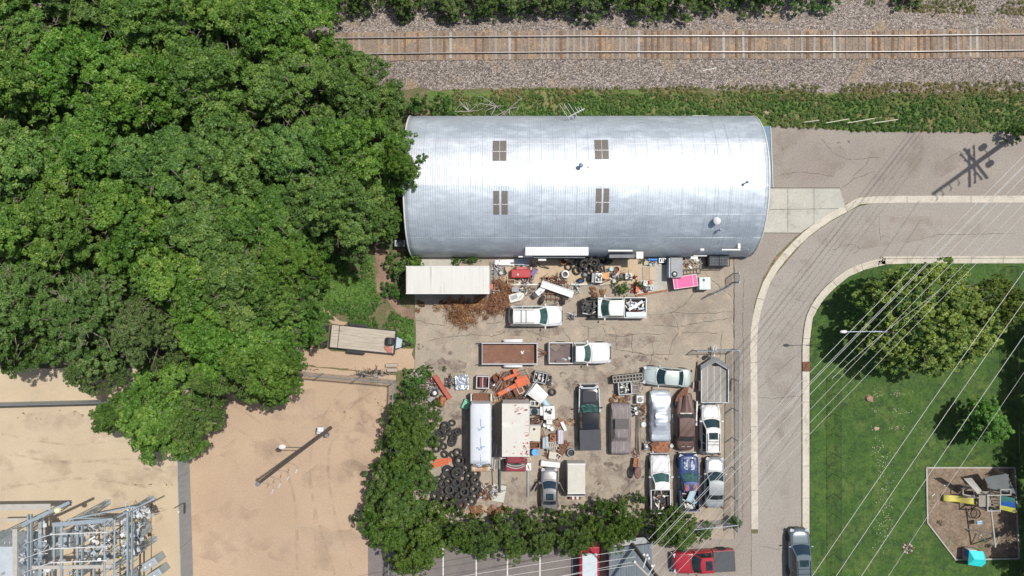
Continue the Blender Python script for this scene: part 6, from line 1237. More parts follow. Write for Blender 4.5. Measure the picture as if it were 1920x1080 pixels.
# west scrap rows
e = T('bent_pipe', 782, 708, 32, 'white bent pipe sticking out of the leafy bush by the fence corner', 'pipe', .02, .6); b = MB(); b.tube((-.5, 0, .5), (.6, 0, 1.0), .06); b.tube((-.5, 0, .5), (-.2, -.9, .3), .035); b.build('pipe', 'white_dirty', e)
frame(800, 706, 16, 10, -8, 'rust', 'rusty square frame beside the white bent pipe', 2); heap(808, 728, 17, 17, 110, ['rust', 'rust', 'black', 'steel', 'grey_plastic'], 21, 'heap of rusty machine parts left of the long red beam', .6, sz=1.2)
e = T('red_beam', 829, 726, -56, 'long red-orange channel beam lying across the machine parts', 'beam', .02, .7); b = MB(); b.box(0, 0, .55, 2.6, .34, .05); b.box(0, .17, .5, 2.6, .05, .2); b.box(0, -.17, .5, 2.6, .05, .2); b.build('channel', mat('red_oxide', (.42, .10, .06), (.33, .08, .05), .7), e)
e = T('hoop', 787, 732, 50, 'curved black pipe hoop left of the rusty machine parts', 'hoop', .02, .4); MB().path([(math.cos(t) * .5 + (0 if t < 1.6 else -.0), math.sin(t) * .3, .4) for t in [k * .25 for k in range(13)]] + [(-1.8, -.2, .3)], .05).build('pipe', 'black', e)
tyre(815, 737, 6.5, .5, 12, 'grey flywheel among the rusty machine parts', None, 1, 'steel'); panel(809, 748, 14, 7, 35, 'cloth_grey', 'small grey sheet below the flywheel', z=.3)
drum(829, 752, 6.5, .95, mat('rust_drum', (.34, .13, .06), (.25, .09, .05), .6), 'rusty orange drum leaning at the end of the long red beam', lie=70); drum(818, 753, 5.5, .7, 'rust', 'dark rusty drum left of the rusty orange drum', open_='black')
heap(843, 717, 9, 11, 70, ['black', 'black', 'steel', 'rust'], 22, 'black engine between the red beam and the crumpled foil sheet', .6, 'engine_block', 'engine')
e = T('crumpled_sheet', 866, 717, 3, 'crumpled silver metal sheet with a cross fold, right of the black engine', 'sheet', .02, .4); MB().grid(lambda i, j: ((i - .5) * 1.25, (j - .5) * 1.35, .35 + .10 * noise.noise(Vector((i * 6, j * 6, 3))) + .14 * abs(abs(i - .5) - abs(j - .5))), 18, 18, .04).build('sheet', mat('foil', (.46, .50, .53), (.38, .42, .45), .35, .5), e)
bin_(905, 717, 24, 23, .95, -2, mat('sink_white', (.56, .53, .54), (.48, .45, .46), .5), 'white metal truck box with a rusty red inside, right of the crumpled sheet', 'maroon', 2, 'metal_bin'); cabinet(903, 717, 8, 18, .8, 0, 'maroon', 'red tray inside the white metal truck box', 'tray', 'red_tray')
drum(931, 709, 6.5, .85, 'rust_light', 'rusty drum at the left end of the orange plow scrap', open_='rust'); drum(923, 715, 6.5, .5, 'rust', 'dark rusty drum beside the rusty drum of the plow scrap', open_='black_matte')
pipes(940, 714, 46, 9, 62, ['steel', 'rust', 'wood_grey', 'rust_light'], 'bundle of long bars and pipes left of the orange plow', jit=9, spread=.07, z=.3)
heap(950, 722, 34, 20, 150, ['rust', 'rust', 'steel', 'rust_light', 'black', 'rust_light'], 23, 'wide heap of rusty iron round the orange plow', .5, sz=1.3)
e = T('plow_blade', 962, 722, 28, 'long orange plow arm with a blue round disc', 'plow', .02, 1.0); b = MB(); b.box(-.2, -.15, .85, 2.9, .42, .2); b.box(.9, -.1, .95, 1.2, .85, .18); b.build('arm', 'orange', e, bevel=.03); MB().lathe([(0, .02), (.14, .02), (.15, 0)], 16, Matrix.Translation((-.62, -.15, .96))).build('disc', mat('dull_blue', (.2, .32, .48)), e)
e = T('orange_brace', 958, 706, 22, 'short orange arm above the long orange plow arm', 'arm', .02, .9); b = MB(); b.box(0, 0, .7, 1.5, .3, .22); b.box(.5, .3, .7, .3, .5, .18); b.build('arm', 'orange', e, bevel=.03)
e = T('orange_bracket', 978, 714, -8, 'orange bracket plate at the right end of the plow arm', 'bracket', .02, .9); MB().prism([(-.5, -.25), (.5, -.4), (.4, .3), (.1, .5), (-.45, .35)], .8, .92).build('plate', 'orange', e)
e = T('tube_hoop', 985, 703, 10, 'thin rusty tube hoop above the orange bracket plate', 'hoop', .02, .9); b = MB(); b.path([(-.6, -.2, .9), (-.5, .45, .9), (.35, .55, .9), (.6, -.3, .8), (.7, -1.1, .6)], .03); b.build('tube', 'rust_light', e)
e = T('engine_crate', 973, 732, 28, 'square brown engine guard under the blue-grey tyre', 'guard', .02, .8); MB().box(0, 0, .55, 1.0, .8, .4).build('box', 'rust', e); b = MB(); b.path([(-.1, -.32, .8), (.4, -.32, .8), (.4, .28, .8), (-.1, .28, .8), (-.1, -.32, .8)], .035); b.build('guard_rail', 'white_dirty', e)
bin_(1013, 708, 24, 20, .85, -12, 'cloth_grey', 'grey bin with three compartments at the right end of the plow scrap', 'white_dirty', 3); heap(1029, 714, 6, 12, 40, ['black', 'steel', 'rust'], 24, 'dark scrap at the right side of the three compartment bin', .4)
e = T('hood_panel', 1009, 739, -40, 'curved white car hood lying right of the box truck', 'car hood', .02, 1.0); MB().grid(lambda i, j: (-.75 + 1.5 * i, (j - .5) * (1.35 - .25 * i), .75 + .22 * math.sin(math.pi * (.2 + .6 * j)) + .12 * i), 10, 10, .03).build('hood', 'white', e, smooth=True); MB().box(-.85, 0, .82, .08, 1.9, .05, .06).build('trim', 'galv', e)
panel(874, 758, 12, 17, -24, 'mint', 'mint green ribbed tub above the tail of the white bus', 'tub', 'green_tub', .45, 5, -.05, 6, .15, 'mint')
e = frame(921, 748, 38, 15, 12, 'rust_light', 'orange-red steel rack above the tail of the white bus', 3, 'rack', 'steel_rack', .8, .05); pipes(905, 741, 40, 5, 60, ['rust', 'wood_grey', 'steel'], 'loose bars leaning on the orange-red rack', jit=12, spread=.12, z=.5)
heap(966, 746, 30, 8, 90, ['rust', 'rust', 'black', 'wood_dark'], 25, 'brown rusty scrap piled behind the box truck', .9, sz=1.4); heap(893, 765, 16, 6, 40, ['rust', 'steel', 'white_dirty'], 26, 'scrap on the tail platform of the white bus', .7)
# east of the box truck
bin_(1002, 757, 17, 10, .8, -3, 'white_dirty', 'pale open bin at the tail of the box truck', 'grey_plastic', 2); cabinet(1002, 772, 19, 11, .9, -2, mat('grey_lid', (.25, .23, .24), (.2, .19, .2)), 'grey steel sink cabinet with a round drain at the tail of the box truck', 'sink', 'sink_cabinet', details=('door',)); cabinet(1016, 771, 7, 16, .85, 0, 'white', 'narrow white cabinet between the sink cabinet and the white worktop', 'cabinet', 'white_cabinet')
drum(1022, 755, 5.5, .8, 'pale_blue', 'blue-grey drum lying under the white car hood', lie=-50); cabinet(1029.5, 774, 21, 25, 1.0, 3, 'white', 'white worktop with red and black parts on it', 'worktop', 'worktop', details=('junk',)); drum(1031, 771, 2.2, .12, 'black', 'small black ring on the white worktop', 'ring', 'ring', z0=1.04); drum(1029, 780, 3, .05, 'red', 'thin red ring on the white worktop', 'ring', 'ring', 'white', z0=1.04)
cabinet(1030, 791, 11, 9, .8, 0, 'white', 'small white chest just below the white worktop', 'chest', 'small_chest', details=('seam',)); [drum(a, c, 4, .4 + .05 * i, 'white', 'white bucket, %s of three in a row' % ['left', 'middle', 'right'][i], 'bucket', 'bucket') for i, (a, c) in enumerate([(1022, 797), (1029, 800.5), (1035.5, 804)])]
heap(1006, 790, 17, 9, 60, ['rust', 'rust', 'black', 'wood_dark'], 31, 'brown rusty scrap between the sink cabinet and the beige box', .4); heap(1045, 792, 9, 7, 30, ['rust', 'rust_light', 'wood'], 32, 'orange-brown scrap right of the small white chest', .3); e = panel(1057, 799, 6, 18, 25, 'white', 'narrow white ladder-like panel leaning in the dead weeds', z=.3, tilt=-8)
heap(1070, 792, 9, 6, 30, ['rust_light', 'wood'], 39, 'dry orange twigs and bits right of the narrow white panel', .1)
cabinet(1003, 813, 20, 29, .95, -3, 'beige', 'beige metal cabinet with a black port, right of the box truck roof', 'cabinet', 'beige_cabinet', details=('hole',)); panel(1004, 799, 20, 5, 0, 'cloth_grey', 'grey ribbed strip at the top of the beige cabinet', z=.9, ribs=3); frame(1015, 812, 8, 18, 20, 'rust', 'leaning rusty folding chair frame right of the beige cabinet', 2, 'frame', 'folding_chair', .6)
bin_(1001, 835, 22, 12, .6, 0, 'rust_light', 'orange-brown tray of parts below the beige cabinet', 'rust', 1, 'parts_tray', 'tray'); drum(1003, 848, 6.2, .75, mat('lid_blue', (.10, .36, .72), (.08, .3, .62), .4), 'bright blue barrel below the orange-brown tray', 'barrel', 'barrel')
e = T('trough', 1022.5, 830, 90, 'pale blue-grey metal trough left of the striped mattress', 'trough', .02, .6); MB().box(0, 0, .35, 1.15, .55, .55).build('body', mat('trough_blue', (.36, .43, .45), (.30, .36, .38)), e, bevel=.08); b = MB(); b.tube((-.5, 0, .66), (.5, 0, .66), .02); b.build('handle', 'steel', e)
cabinet(1037, 821, 12, 13, .5, 0, 'rust_light', 'rusty box with a white tray on it between the trough and the striped mattress', 'box', 'rusty_box', details=('junk',)); e = T('striped_mattress', 1051, 820, 90, 'rolled white and pale purple striped mattress above the pallet', 'mattress', .02, .5); MB().box(0, 0, .3, 1.3, .55, .4).build('mattress', mat('stripe', (.52, .50, .54), (.44, .42, .48)), e, bevel=.1); b = MB(); [b.box(0, y, .505, 1.15, .03, .01) for y in (-.16, 0, .16)]; b.build('stripe', mat('stripe_purple', (.28, .25, .36)), e)
def pallet(a, c, deg, label, m='wood_grey', n=7, w=1.2, d=1.0, z=.02):
    e = T('pallet', a, c, deg, label, 'pallet', z, .15)
    for k in range(n): MB().box(-w / 2 + w * (k + .5) / n, 0, .15, w / n * .65, d, .025).build('deck_board', m, e)
    for y in (-d / 2 + .05, 0, d / 2 - .05): MB().box(0, y, .08, w, .08, .1).build('stringer', m, e)
    return e
pallet(1036, 838, 8, 'grey wooden pallet under the beige board', 'wood_grey'); pallet(1054, 841, 60, 'dark rusty grating standing beside the round tub', 'rust', 6, 1.7, .8); cabinet(1036, 854, 14, 13, .45, -8, 'beige', 'beige board box on the lower pallet', 'box', 'beige_box'); heap(1028, 848, 8, 12, 40, ['black', 'rust', 'wood_dark'], 33, 'dark scrap left of the beige board box', .3); frame(1046, 856, 10, 9, -35, 'white_dirty', 'small white folding chair frame right of the beige board box', 1, 'frame', 'folding_chair', .4)
cabinet(1032, 870.5, 36, 10, .5, -6, 'white', 'long white bench box above the grey sedan', 'box', 'bench_box'); drum(1071, 849, 7.2, .5, 'galv', 'round galvanised tub with bars inside, right of the pallets', 'tub', 'tub', 'black'); e = cabinet(991, 875, 10, 14, .6, 0, 'white', 'white box with a black mark beside the red cab', 'box', 'white_box'); MB().box(.0, -.05, .64, .08, .4, .01, .4).build('mark', 'black', e); MB().tube((-.02, -.4, .3), (-.05, -2.9, .25), .035).build('pole', 'pale_blue', e)
pipes(931, 855, 52, 6, 88, ['galv', 'steel', 'white_dirty', 'wood_grey'], 'upright bundle of steel bars between the bus and the box truck', jit=5, spread=.13, z=.3); pipes(925, 810, 90, 3, 90, ['galv', 'steel'], 'long steel rails beside the white bus', jit=1, spread=.10, z=.4)
e = T('fallen_pole', 937, 893, 90, 'thick dark pole lying below the steel bars left of the red cab', 'pole', .02, .2); MB().tube((-1.5, 0, .2), (1.5, 0, .25), .10).build('pole', mat('pole_slate', (.07, .085, .09)), e); e = T('thin_pole', 923, 890, 92, 'thin dark pole lying left of the thick dark pole', 'pole', .02, .1); MB().tube((-1.3, 0, .1), (1.3, 0, .1), .03).build('pole', 'black', e)
panel(935, 925, 24, 31, -10, mat('slab_pale', (.50, .50, .44), (.45, .45, .40), .8), 'pale square board lying below the thick dark pole', 'board', 'board', .08); heap(917, 922, 24, 15, 120, ['rust', 'rust', 'wood_dark', 'white_dirty', 'steel'], 34, 'rusty scrap heap between the tyre heap and the pale square board', .5, sz=1.1); tyre(902, 926, 5, .3, 8, 'rusty brake drum at the edge of the tyre heap', None, 2, 'rust_light')
heap(880, 955, 20, 10, 60, ['rust_light', 'wood', 'rust'], 35, 'orange-brown scrap along the hedge below the tyre heap', .2); heap(930, 958, 30, 7, 60, ['rust_light', 'wood', 'rust'], 36, 'rusty bits strewn along the hedge left of the grey sedan', .15)
for i, (c, w, d_) in enumerate([(862, 32, 8), (867, 38, 12), (872, 30, 14)]): panel(829 - i, c, w, 4.2, d_, 'orange', ['orange plank uppermost of the three at the hedge', 'orange plank in the middle of the three at the hedge', 'orange plank lowest of the three at the hedge'][i], 'plank', 'orange_plank', .35 - .08 * i)
panel(836, 877, 15, 11, 15, 'cloth_grey', 'pale grey sheet below the orange planks', z=.15, curve=.1); heap(804, 814, 5, 4, 12, ['orange', 'rust_light'], 37, 'orange scraps at the hedge edge by the scattered tyres', .2); drum(806, 826, 4, .2, 'blue', 'blue lid half under the hedge', 'lid', 'lid'); cabinet(880, 944, 6, 3, .12, 40, 'white', 'small white block beside the tyre heap', 'block', 'block')
# between the cars
e = T('lattice_rack', 1177, 709, 6, 'grey slotted rack tilted above the crate of junk', 'rack', .02, 1.0); b = MB(); W_, D_ = 2.7, .62; [b.box(0, y, .9, W_, .05, .12) for y in (-D_ / 2, 0, D_ / 2)]; [b.box(-W_ / 2 + W_ * k / 9, 0, .9, .05, D_, .12) for k in range(10)]; b.build('lattice', 'wood_grey', e); MB().box(0, 0, .42, W_ * .98, D_ * .95, .8).build('base', 'black_matte', e)
bin_(1172, 728, 25, 24, .85, 4, 'galv', 'steel crate of white debris under the slotted rack', 'white_dirty', 1, 'steel_crate', 'crate'); frame(1194, 727, 17, 22, -6, 'wood_grey', 'stack of wooden frames right of the steel crate', 5, 'frame', 'wooden_rack', .7, .035, 2); heap(1194, 727, 9, 11, 40, ['rust', 'wood_grey', 'steel'], 41, 'rusty bars inside the stack of wooden frames', .6)
drum(1178, 748, 4, .3, 'blue', 'small blue bucket in the dead weeds under the steel crate', 'bucket', 'bucket', 'white_dirty'); cabinet(1200, 749, 13, 14, .7, 0, 'white', 'white air conditioner with a round fan between the covered cars', 'air conditioner', 'air_conditioner', details=('fan',))
heap(1190, 770, 9, 10, 60, ['black', 'black', 'steel', 'white_dirty'], 42, 'black engine parts below the white air conditioner', .6, 'engine_block', 'engine', rods=.2); [drum(a, c, 3, .5, 'white', l, 'canister', 'canister') for a, c, l in [(1192, 766, 'upper white canister among the black engine parts'), (1193.5, 775, 'lower white canister among the black engine parts')]]
pipes(1198, 812, 92, 5, 89, ['wood_grey', 'rust', 'wood', 'steel'], 'long bundle of pipes and boards standing between the two covered cars', jit=1.5, spread=.09, z=.25); heap(1204, 775, 6, 26, 50, ['rust', 'rust', 'wood_dark'], 43, 'rusty scrap along the left side of the silver covered car', .3)
drum(1207, 796, 4.6, .45, 'white', 'white round stool beside the silver covered car', 'stool', 'stool'); e = T('push_mower', 1211, 838, 90, 'grey push mower below the white round stool', 'mower', .02, .4); MB().box(0, 0, .3, .6, .38, .22).build('deck', 'grey_plastic', e, bevel=.06); MB().lathe([(0, 0), (.16, 0), (.16, .2), (0, .24)], 12, Matrix.Translation((0, 0, .4))).build('engine', 'steel', e); b = MB(); b.tube((.3, .15, .4), (.9, .12, .8), .02); b.tube((.3, -.15, .4), (.9, -.12, .8), .02); b.build('handle', 'steel', e)
[MB().tube((x, y - .04, .12), (x, y + .04, .12), .12, None, 12).build('wheel', 'black', e) for x in (-.25, .25) for y in (-.24, .24)]
panel(1240, 838, 32, 22, -12, 'rust_light', 'rusty sheet plate below the silver covered car', z=.25, tilt=4); panel(1228, 833, 16, 10, 30, 'rust', 'small dark rusty plate on the left corner of the rusty sheet', z=.4, tilt=6); drum(1259.5, 836, 3.4, .5, 'white', 'small white cap on the rusty sheet plate', 'cap', 'cap'); heap(1230, 842, 12, 9, 50, ['rust', 'rust_light', 'white_dirty', 'black'], 44, 'rusty scrap on the left part of the rusty sheet', .3)
e = T('rusty_trough', 1192, 868, 82, 'rusty chute at the lower end of the pipe bundle', 'chute', .02, .6); b = MB(); b.box(0, 0, .5, .9, .42, .05); b.box(0, .2, .56, .9, .04, .15); b.box(0, -.2, .56, .9, .04, .15); b.build('chute', 'rust_light', e); heap(1192, 850, 6, 7, 30, ['rust', 'wood_grey'], 45, 'rusty bits at the lower end of the pipe bundle', .4)
e = T('oval_pan', 1196, 887, 0, 'rusty brown oval hopper standing alone on the bare ground', 'hopper', .02, 1.4); MB().lathe([(0, 1.45), (.3, 1.4), (.36, 1.25), (.2, .6), (.08, .1), (.2, 0)], 18, Matrix.Diagonal((.95, 1.6, 1, 1))).build('hopper', mat('hopper', (.17, .09, .07), (.13, .07, .055), .7), e, smooth=True)
frame(1263, 785, 5, 16, 0, 'grey_plastic', 'small grey crate frame between the silver covered car and the rusty car', 2, 'frame', 'small_crate', .3); e = T('white_post', 1306, 775, 88, 'white post lying between the rusty car and the white suv', 'post', .02, .3); MB().box(0, 0, .3, 2.3, .16, .16).build('post', 'white', e, bevel=.03); MB().box(-1.0, 0, .2, .2, .3, .2).build('foot', 'wood_grey', e)
e = T('short_board', 1300, 722, 86, 'short pale board standing left of the utility trailer', 'board', .02, .2); MB().box(0, 0, .2, .6, .12, .1).build('board', 'wood_grey', e); e = T('dark_pole', 1305, 702, 84, 'dark pole lying along the left side of the utility trailer', 'pole', .02, .1); MB().tube((-1.2, 0, .12), (1.2, 0, .12), .05).build('pole', 'wood_dark', e)
for i, (a, c, w, l) in enumerate([(734, 685, 22, 'upper pale stone block above the fence corner'), (735, 694, 19, 'lower pale stone block touching the fence corner')]): cabinet(a, c, w, 6, .4, 0, mat('block_tan', (.40, .34, .27), (.34, .29, .23), .9), l, 'stone block', 'stone_block', lid=False)
# sticks by the sand yard fence
heap(700, 703, 34, 4, 90, ['wood_dark', 'wood_grey', 'black'], 51, 'tangle of dead branches inside the sand yard fence', .3, 'branch_tangle', 'branches', 1.4, .9); heap(562, 695, 30, 4, 40, ['wood_grey', 'wood_dark'], 52, 'thin dead twigs along the sand yard fence', .1, 'twig_litter', 'twigs', 1.0, .95)
# ac unit left of the building
cabinet(750, 456, 20, 12, 1.0, 0, 'galv', 'grey air conditioner at the left end of the metal building', 'air conditioner', 'air_conditioner', details=('fan',)); 
# oil stains
b = MB(); rs = random.Random(12)
for a, c, r in [(1203, 670, 9), (1175, 668, 5), (1180, 715, 9), (1155, 735, 8), (1100, 735, 6), (1075, 720, 10), (1157, 876, 11), (1120, 905, 6), (1140, 870, 8), (787, 650, 7), (856, 780, 9), (1036, 724, 4), (1012, 636, 5), (828, 678, 8), (845, 662, 5), (1308, 668, 3), (1280, 592, 3), (1200, 930, 7), (1115, 930, 10), (1180, 900, 9), (863, 697, 2.5), (870, 697.5, 2.5), (1573, 268, 3.5), (1591, 266, 3.5), (1250, 672, 4), (1055, 702, 6), (1010, 905, 10), (965, 900, 7)]:
    p = P(a, c); n = 20; b.add([(p.x + math.cos(6.283 * i / n) * r / 20 * (1 + .45 * nz(a + i * .9, c, .9, 2)), p.y + math.sin(6.283 * i / n) * r / 20 * (.8 + .4 * nz(a, i * 1.3, .7, 5)), .0285) for i in range(n)], [tuple(range(n))])
om = mat('stain', (.14, .105, .085), (.20, .155, .125), .7, 0, 2.5); nt = om.node_tree; tcn = nt.nodes.new('ShaderNodeTexCoord'); nn_ = nt.nodes.new('ShaderNodeTexNoise'); nn_.inputs['Scale'].default_value = 3; nn_.inputs['Detail'].default_value = 5; nt.links.new(tcn.outputs['Object'], nn_.inputs['Vector'])
r_ = nt.nodes.new('ShaderNodeMapRange'); r_.inputs[1].default_value = .40; r_.inputs[2].default_value = .62; r_.inputs[4].default_value = .75; nt.links.new(nn_.outputs[0], r_.inputs[0]); nt.links.new(r_.outputs[0], nt.nodes['Principled BSDF'].inputs['Alpha'])
tag(b.build('pavement_stain', 'stain'), kind='structure')
b = MB()
for a, c, r, q in [(1140, 895, 60, .9), (1100, 720, 42, .8), (1060, 905, 40, 1), (980, 720, 60, .5), (1190, 690, 45, .6), (960, 930, 60, .5), (1235, 850, 60, .5), (860, 780, 40, .8), (1000, 620, 60, .2), (1170, 640, 60, .25), (830, 690, 40, .5), (1060, 800, 30, 1.5), (960, 540, 50, .4)]:
    p = P(a, c); n = 36; b.add([(p.x + math.cos(6.283 * i / n) * r / 20 * (1 + .4 * nz(a + i * .5, c, .9, 2)), p.y + math.sin(6.283 * i / n) * r / 20 * q * (1 + .4 * nz(a, i * .8, .7, 5)), .030 + .0004 * (a % 7)) for i in range(n)], [tuple(range(n))])
om = mat('grime', (.17, .14, .12), (.22, .17, .14), .8, 0, 1.5); nt = om.node_tree; tcn = nt.nodes.new('ShaderNodeTexCoord'); nn_ = nt.nodes.new('ShaderNodeTexNoise'); nn_.inputs['Scale'].default_value = .9; nn_.inputs['Detail'].default_value = 7; nn_.inputs['Roughness'].default_value = .7; nt.links.new(tcn.outputs['Object'], nn_.inputs['Vector'])
r_ = nt.nodes.new('ShaderNodeMapRange'); r_.inputs[1].default_value = .46; r_.inputs[2].default_value = .72; r_.inputs[4].default_value = .8; nt.links.new(nn_.outputs[0], r_.inputs[0]); nt.links.new(r_.outputs[0], nt.nodes['Principled BSDF'].inputs['Alpha'])
tag(b.build('pavement_stain', 'grime'), kind='structure')
b = MB()
for a, c, r, q in [(660, 790, 55, .6), (690, 850, 45, 1), (560, 760, 60, .4), (640, 900, 60, .5), (430, 1000, 60, .8), (600, 1030, 70, .5), (270, 905, 70, .4), (120, 800, 80, .3), (60, 880, 60, .5), (250, 960, 45, .8), (480, 850, 50, .5), (700, 740, 30, 1.4), (1465, 700, 22, 4), (1460, 900, 18, 4), (1600, 430, 70, .4), (1750, 430, 90, .25), (1520, 300, 60, .5), (1700, 300, 80, .4), (1500, 260, 40, .5), (1393, 700, 12, 6), (1300, 1040, 60, .5), (1490, 520, 40, .8), (900, 610, 80, .3), (1250, 620, 90, .3), (1300, 580, 60, .5), (820, 600, 50, .8)]:
    p = P(a, c); n = 48; b.add([(p.x + math.cos(6.283 * i / n) * r / 20 * (1.25 + .5 * nz(a + i * .4, c, .9, 2)), p.y + math.sin(6.283 * i / n) * r / 20 * q * (1.25 + .5 * nz(a, i * .6, .7, 5)), .040 + .0004 * (a % 7)) for i in range(n)], [tuple(range(n))])
om = mat('dust', (.25, .195, .15), (.30, .23, .17), .9, 0, 1.0); nt = om.node_tree; tcn = nt.nodes.new('ShaderNodeTexCoord'); nn_ = nt.nodes.new('ShaderNodeTexNoise'); nn_.inputs['Scale'].default_value = .38; nn_.inputs['Detail'].default_value = 8; nn_.inputs['Roughness'].default_value = .62; nt.links.new(tcn.outputs['Object'], nn_.inputs['Vector'])
r_ = nt.nodes.new('ShaderNodeMapRange'); r_.inputs[1].default_value = .47; r_.inputs[2].default_value = .85; r_.inputs[4].default_value = .42; nt.links.new(nn_.outputs[0], r_.inputs[0]); nt.links.new(r_.outputs[0], nt.nodes['Principled BSDF'].inputs['Alpha'])
tag(b.build('dust_stain', 'dust'), kind='structure')
# ruts worn into the sand by vehicles
b = MB()
for path in [[(400, 760), (470, 800), (540, 860), (570, 940), (575, 1090)], [(690, 720), (640, 760), (600, 850), (610, 960), (650, 1090)], [(0, 830), (120, 850), (250, 845), (335, 880)], [(0, 900), (150, 880), (300, 900)]]:
    for o_ in (-.85, .85):
        q = [P(a, c)[:2] for a, c in path]; pts = []
        for i in range(len(q) - 1):
            p0, p1, p2, p3 = [Vector(q[max(0, min(len(q) - 1, i + k))]) for k in (-1, 0, 1, 2)]
            for k in range(10): t = k / 10; pts.append(.5 * ((2 * p1) + (p2 - p0) * t + (2 * p0 - 5 * p1 + 4 * p2 - p3) * t * t + (3 * p1 - p0 - 3 * p2 + p3) * t ** 3))
        L_ = []
        for i in range(len(pts) - 1):
            d = (pts[i + 1] - pts[i]).normalized(); n = Vector((-d.y, d.x)); w = .13 + .05 * nz(i * .4, o_, 1, 2); L_.append((pts[i] + n * (o_ + w), pts[i] + n * (o_ - w)))
        o = len(b.v); b.v += [(v.x, v.y, .036) for pr in L_ for v in pr]; b.f += [(o + 2 * i, o + 2 * i + 1, o + 2 * i + 3, o + 2 * i + 2) for i in range(len(L_) - 1)]
om = mat('rut', (.30, .225, .16), (.36, .27, .19), .9, 0, 1.0); nt = om.node_tree; tcn = nt.nodes.new('ShaderNodeTexCoord'); nn_ = nt.nodes.new('ShaderNodeTexNoise'); nn_.inputs['Scale'].default_value = .8; nn_.inputs['Detail'].default_value = 8; nt.links.new(tcn.outputs['Object'], nn_.inputs['Vector'])
r_ = nt.nodes.new('ShaderNodeMapRange'); r_.inputs[1].default_value = .42; r_.inputs[2].default_value = .85; r_.inputs[4].default_value = .35; nt.links.new(nn_.outputs[0], r_.inputs[0]); nt.links.new(r_.outputs[0], nt.nodes['Principled BSDF'].inputs['Alpha'])
tag(b.build('wheel_rut', 'rut'), kind='structure')
# small litter on the yard
b = MB()
for _ in range(420):
    a = rs.uniform(785, 1370); c = rs.uniform(560, 960); p = P(a, c); s_ = rs.uniform(.02, .07); b.box(p.x, p.y, .03, s_, s_ * rs.uniform(.4, 1), .02, rs.random() * 3)
tag(b.build('litter', mat('litter', (.45, .4, .34), (.12, .09, .07), .9, 0, .7)), 'small pebbles and litter on the yard pavement', 'litter', None, 'stuff')
# ---------------------------------------------------------------- playground
mat('play_wood', (.33, .30, .26), (.26, .235, .20), .85, 0, 2, stretch=(1, 5, 1))
def gp(a, c, z): return P(a, c, z)
e = empty('playset', P(1838, 925), 0, 'wooden playset with a yellow slide and striped awning in the mulch pit', 'playset'); e.location.z = .11; E0 = Vector(e.location)
def l(a, c, z): return P(a, c, z) - E0
Z = 1.7
A_, B_ = l(1839, 923, Z), l(1862, 952, Z); dx, dy = B_.x - A_.x, A_.y - B_.y; mx_, my_ = (A_.x + B_.x) / 2, (A_.y + B_.y) / 2
for x in (A_.x, B_.x):
    for y in (A_.y, B_.y): MB().box(x, y, 1.25, .10, .10, 2.5).build('tower_post', 'play_wood', e)
for k in range(9): MB().box(A_.x + dx * (k + .5) / 9, my_, 1.3, dx / 9 * .9, dy, .04).build('deck_board', 'play_wood', e)
b = MB(); [b.box(mx_, y, 2.45, dx + .12, .08, .10) for y in (A_.y, B_.y)]; [b.box(x, my_, 2.46, .08, dy + .12, .10) for x in (A_.x, B_.x)]; b.build('top_rail', mat('play_pale', (.42, .40, .36), (.36, .34, .30), .8), e)
b = MB(); s0 = l(1828, 939, 1.45); s1 = l(1767, 932, .25); d = s1 - s0; n = 20; sl_ = []
yl = mat('slide_yellow', (.60, .53, .12), (.52, .46, .11), .4)
side = Vector((-d.y, d.x, 0)).normalized()
rings = []
for i in range(n + 1):
    t = i / n; c = s0 + d * t + Vector((0, 0, .12 * math.sin(t * 9) - .0)); rings.append([c + side * .30 + Vector((0, 0, .14)), c + side * .26, c - side * .26, c - side * .30 + Vector((0, 0, .14)), c - side * .24 + Vector((0, 0, -.05)), c + side * .24 + Vector((0, 0, -.05))])
b.loft(rings); b.build('slide', yl, e, smooth=True)
sw0 = l(1858, 955, 2.3); sw1 = l(1866, 1026, 2.2); MB().tube(sw0, sw1, .08).build('swing_beam', 'play_pale', e)
b = MB(); b.tube(sw1 - (sw1 - sw0) * .35, l(1808, 991, .1), .05); b.tube(sw1, l(1874, 1002, .1) + Vector((.2, -1.2, 0)) * 0, .05); b.tube(sw1, Vector((sw1.x - .3, sw1.y + .5, 0)), .05); b.build('brace', 'play_pale', e)
q = l(1835, 979, .7); st = MB().box(q.x, q.y, .7, .5, .36, .10, .1).build('swing_seat', 'pale_blue', e, bevel=.03); b = MB(); [b.tube((q.x + s_ * .2, q.y, .75), sw0 + (sw1 - sw0) * (.42 + .1 * s_), .012) for s_ in (-1, 1)]; b.build('chain', 'steel', e)
ro = [l(1807, 897, 2.9), l(1822, 896, 2.9), l(1841, 920, 1.9), l(1834, 927, 1.9)]; b = MB(); b.add(ro + [v - Vector((0, 0, .06)) for v in ro], [(0, 1, 2, 3), (7, 6, 5, 4), (0, 4, 5, 1), (1, 5, 6, 2), (2, 6, 7, 3), (3, 7, 4, 0)]); b.build('ramp_roof', 'play_pale', e); [MB().box(l(1815, 920, .9).x, l(1815, 920, .9).y + dd_, 1.0, 1.05, .06, 1.0).build('wall_board', 'play_wood', e) for dd_ in (-.45, .45)]
b = MB(); b.path([l(1806, 914, 1.2), l(1826, 917, 1.2), l(1826, 931, 1.2), l(1805, 927, 1.2), l(1806, 914, 1.2)], .05); b.build('window_frame', 'play_pale', e)
b = MB(); [b.tube(l(1828 + 0, 921 + k * 5, .8 + .1 * k), l(1838, 923 + k * 5, .9 + .1 * k), .035) for k in range(5)]; b.build('ladder', 'play_pale', e)
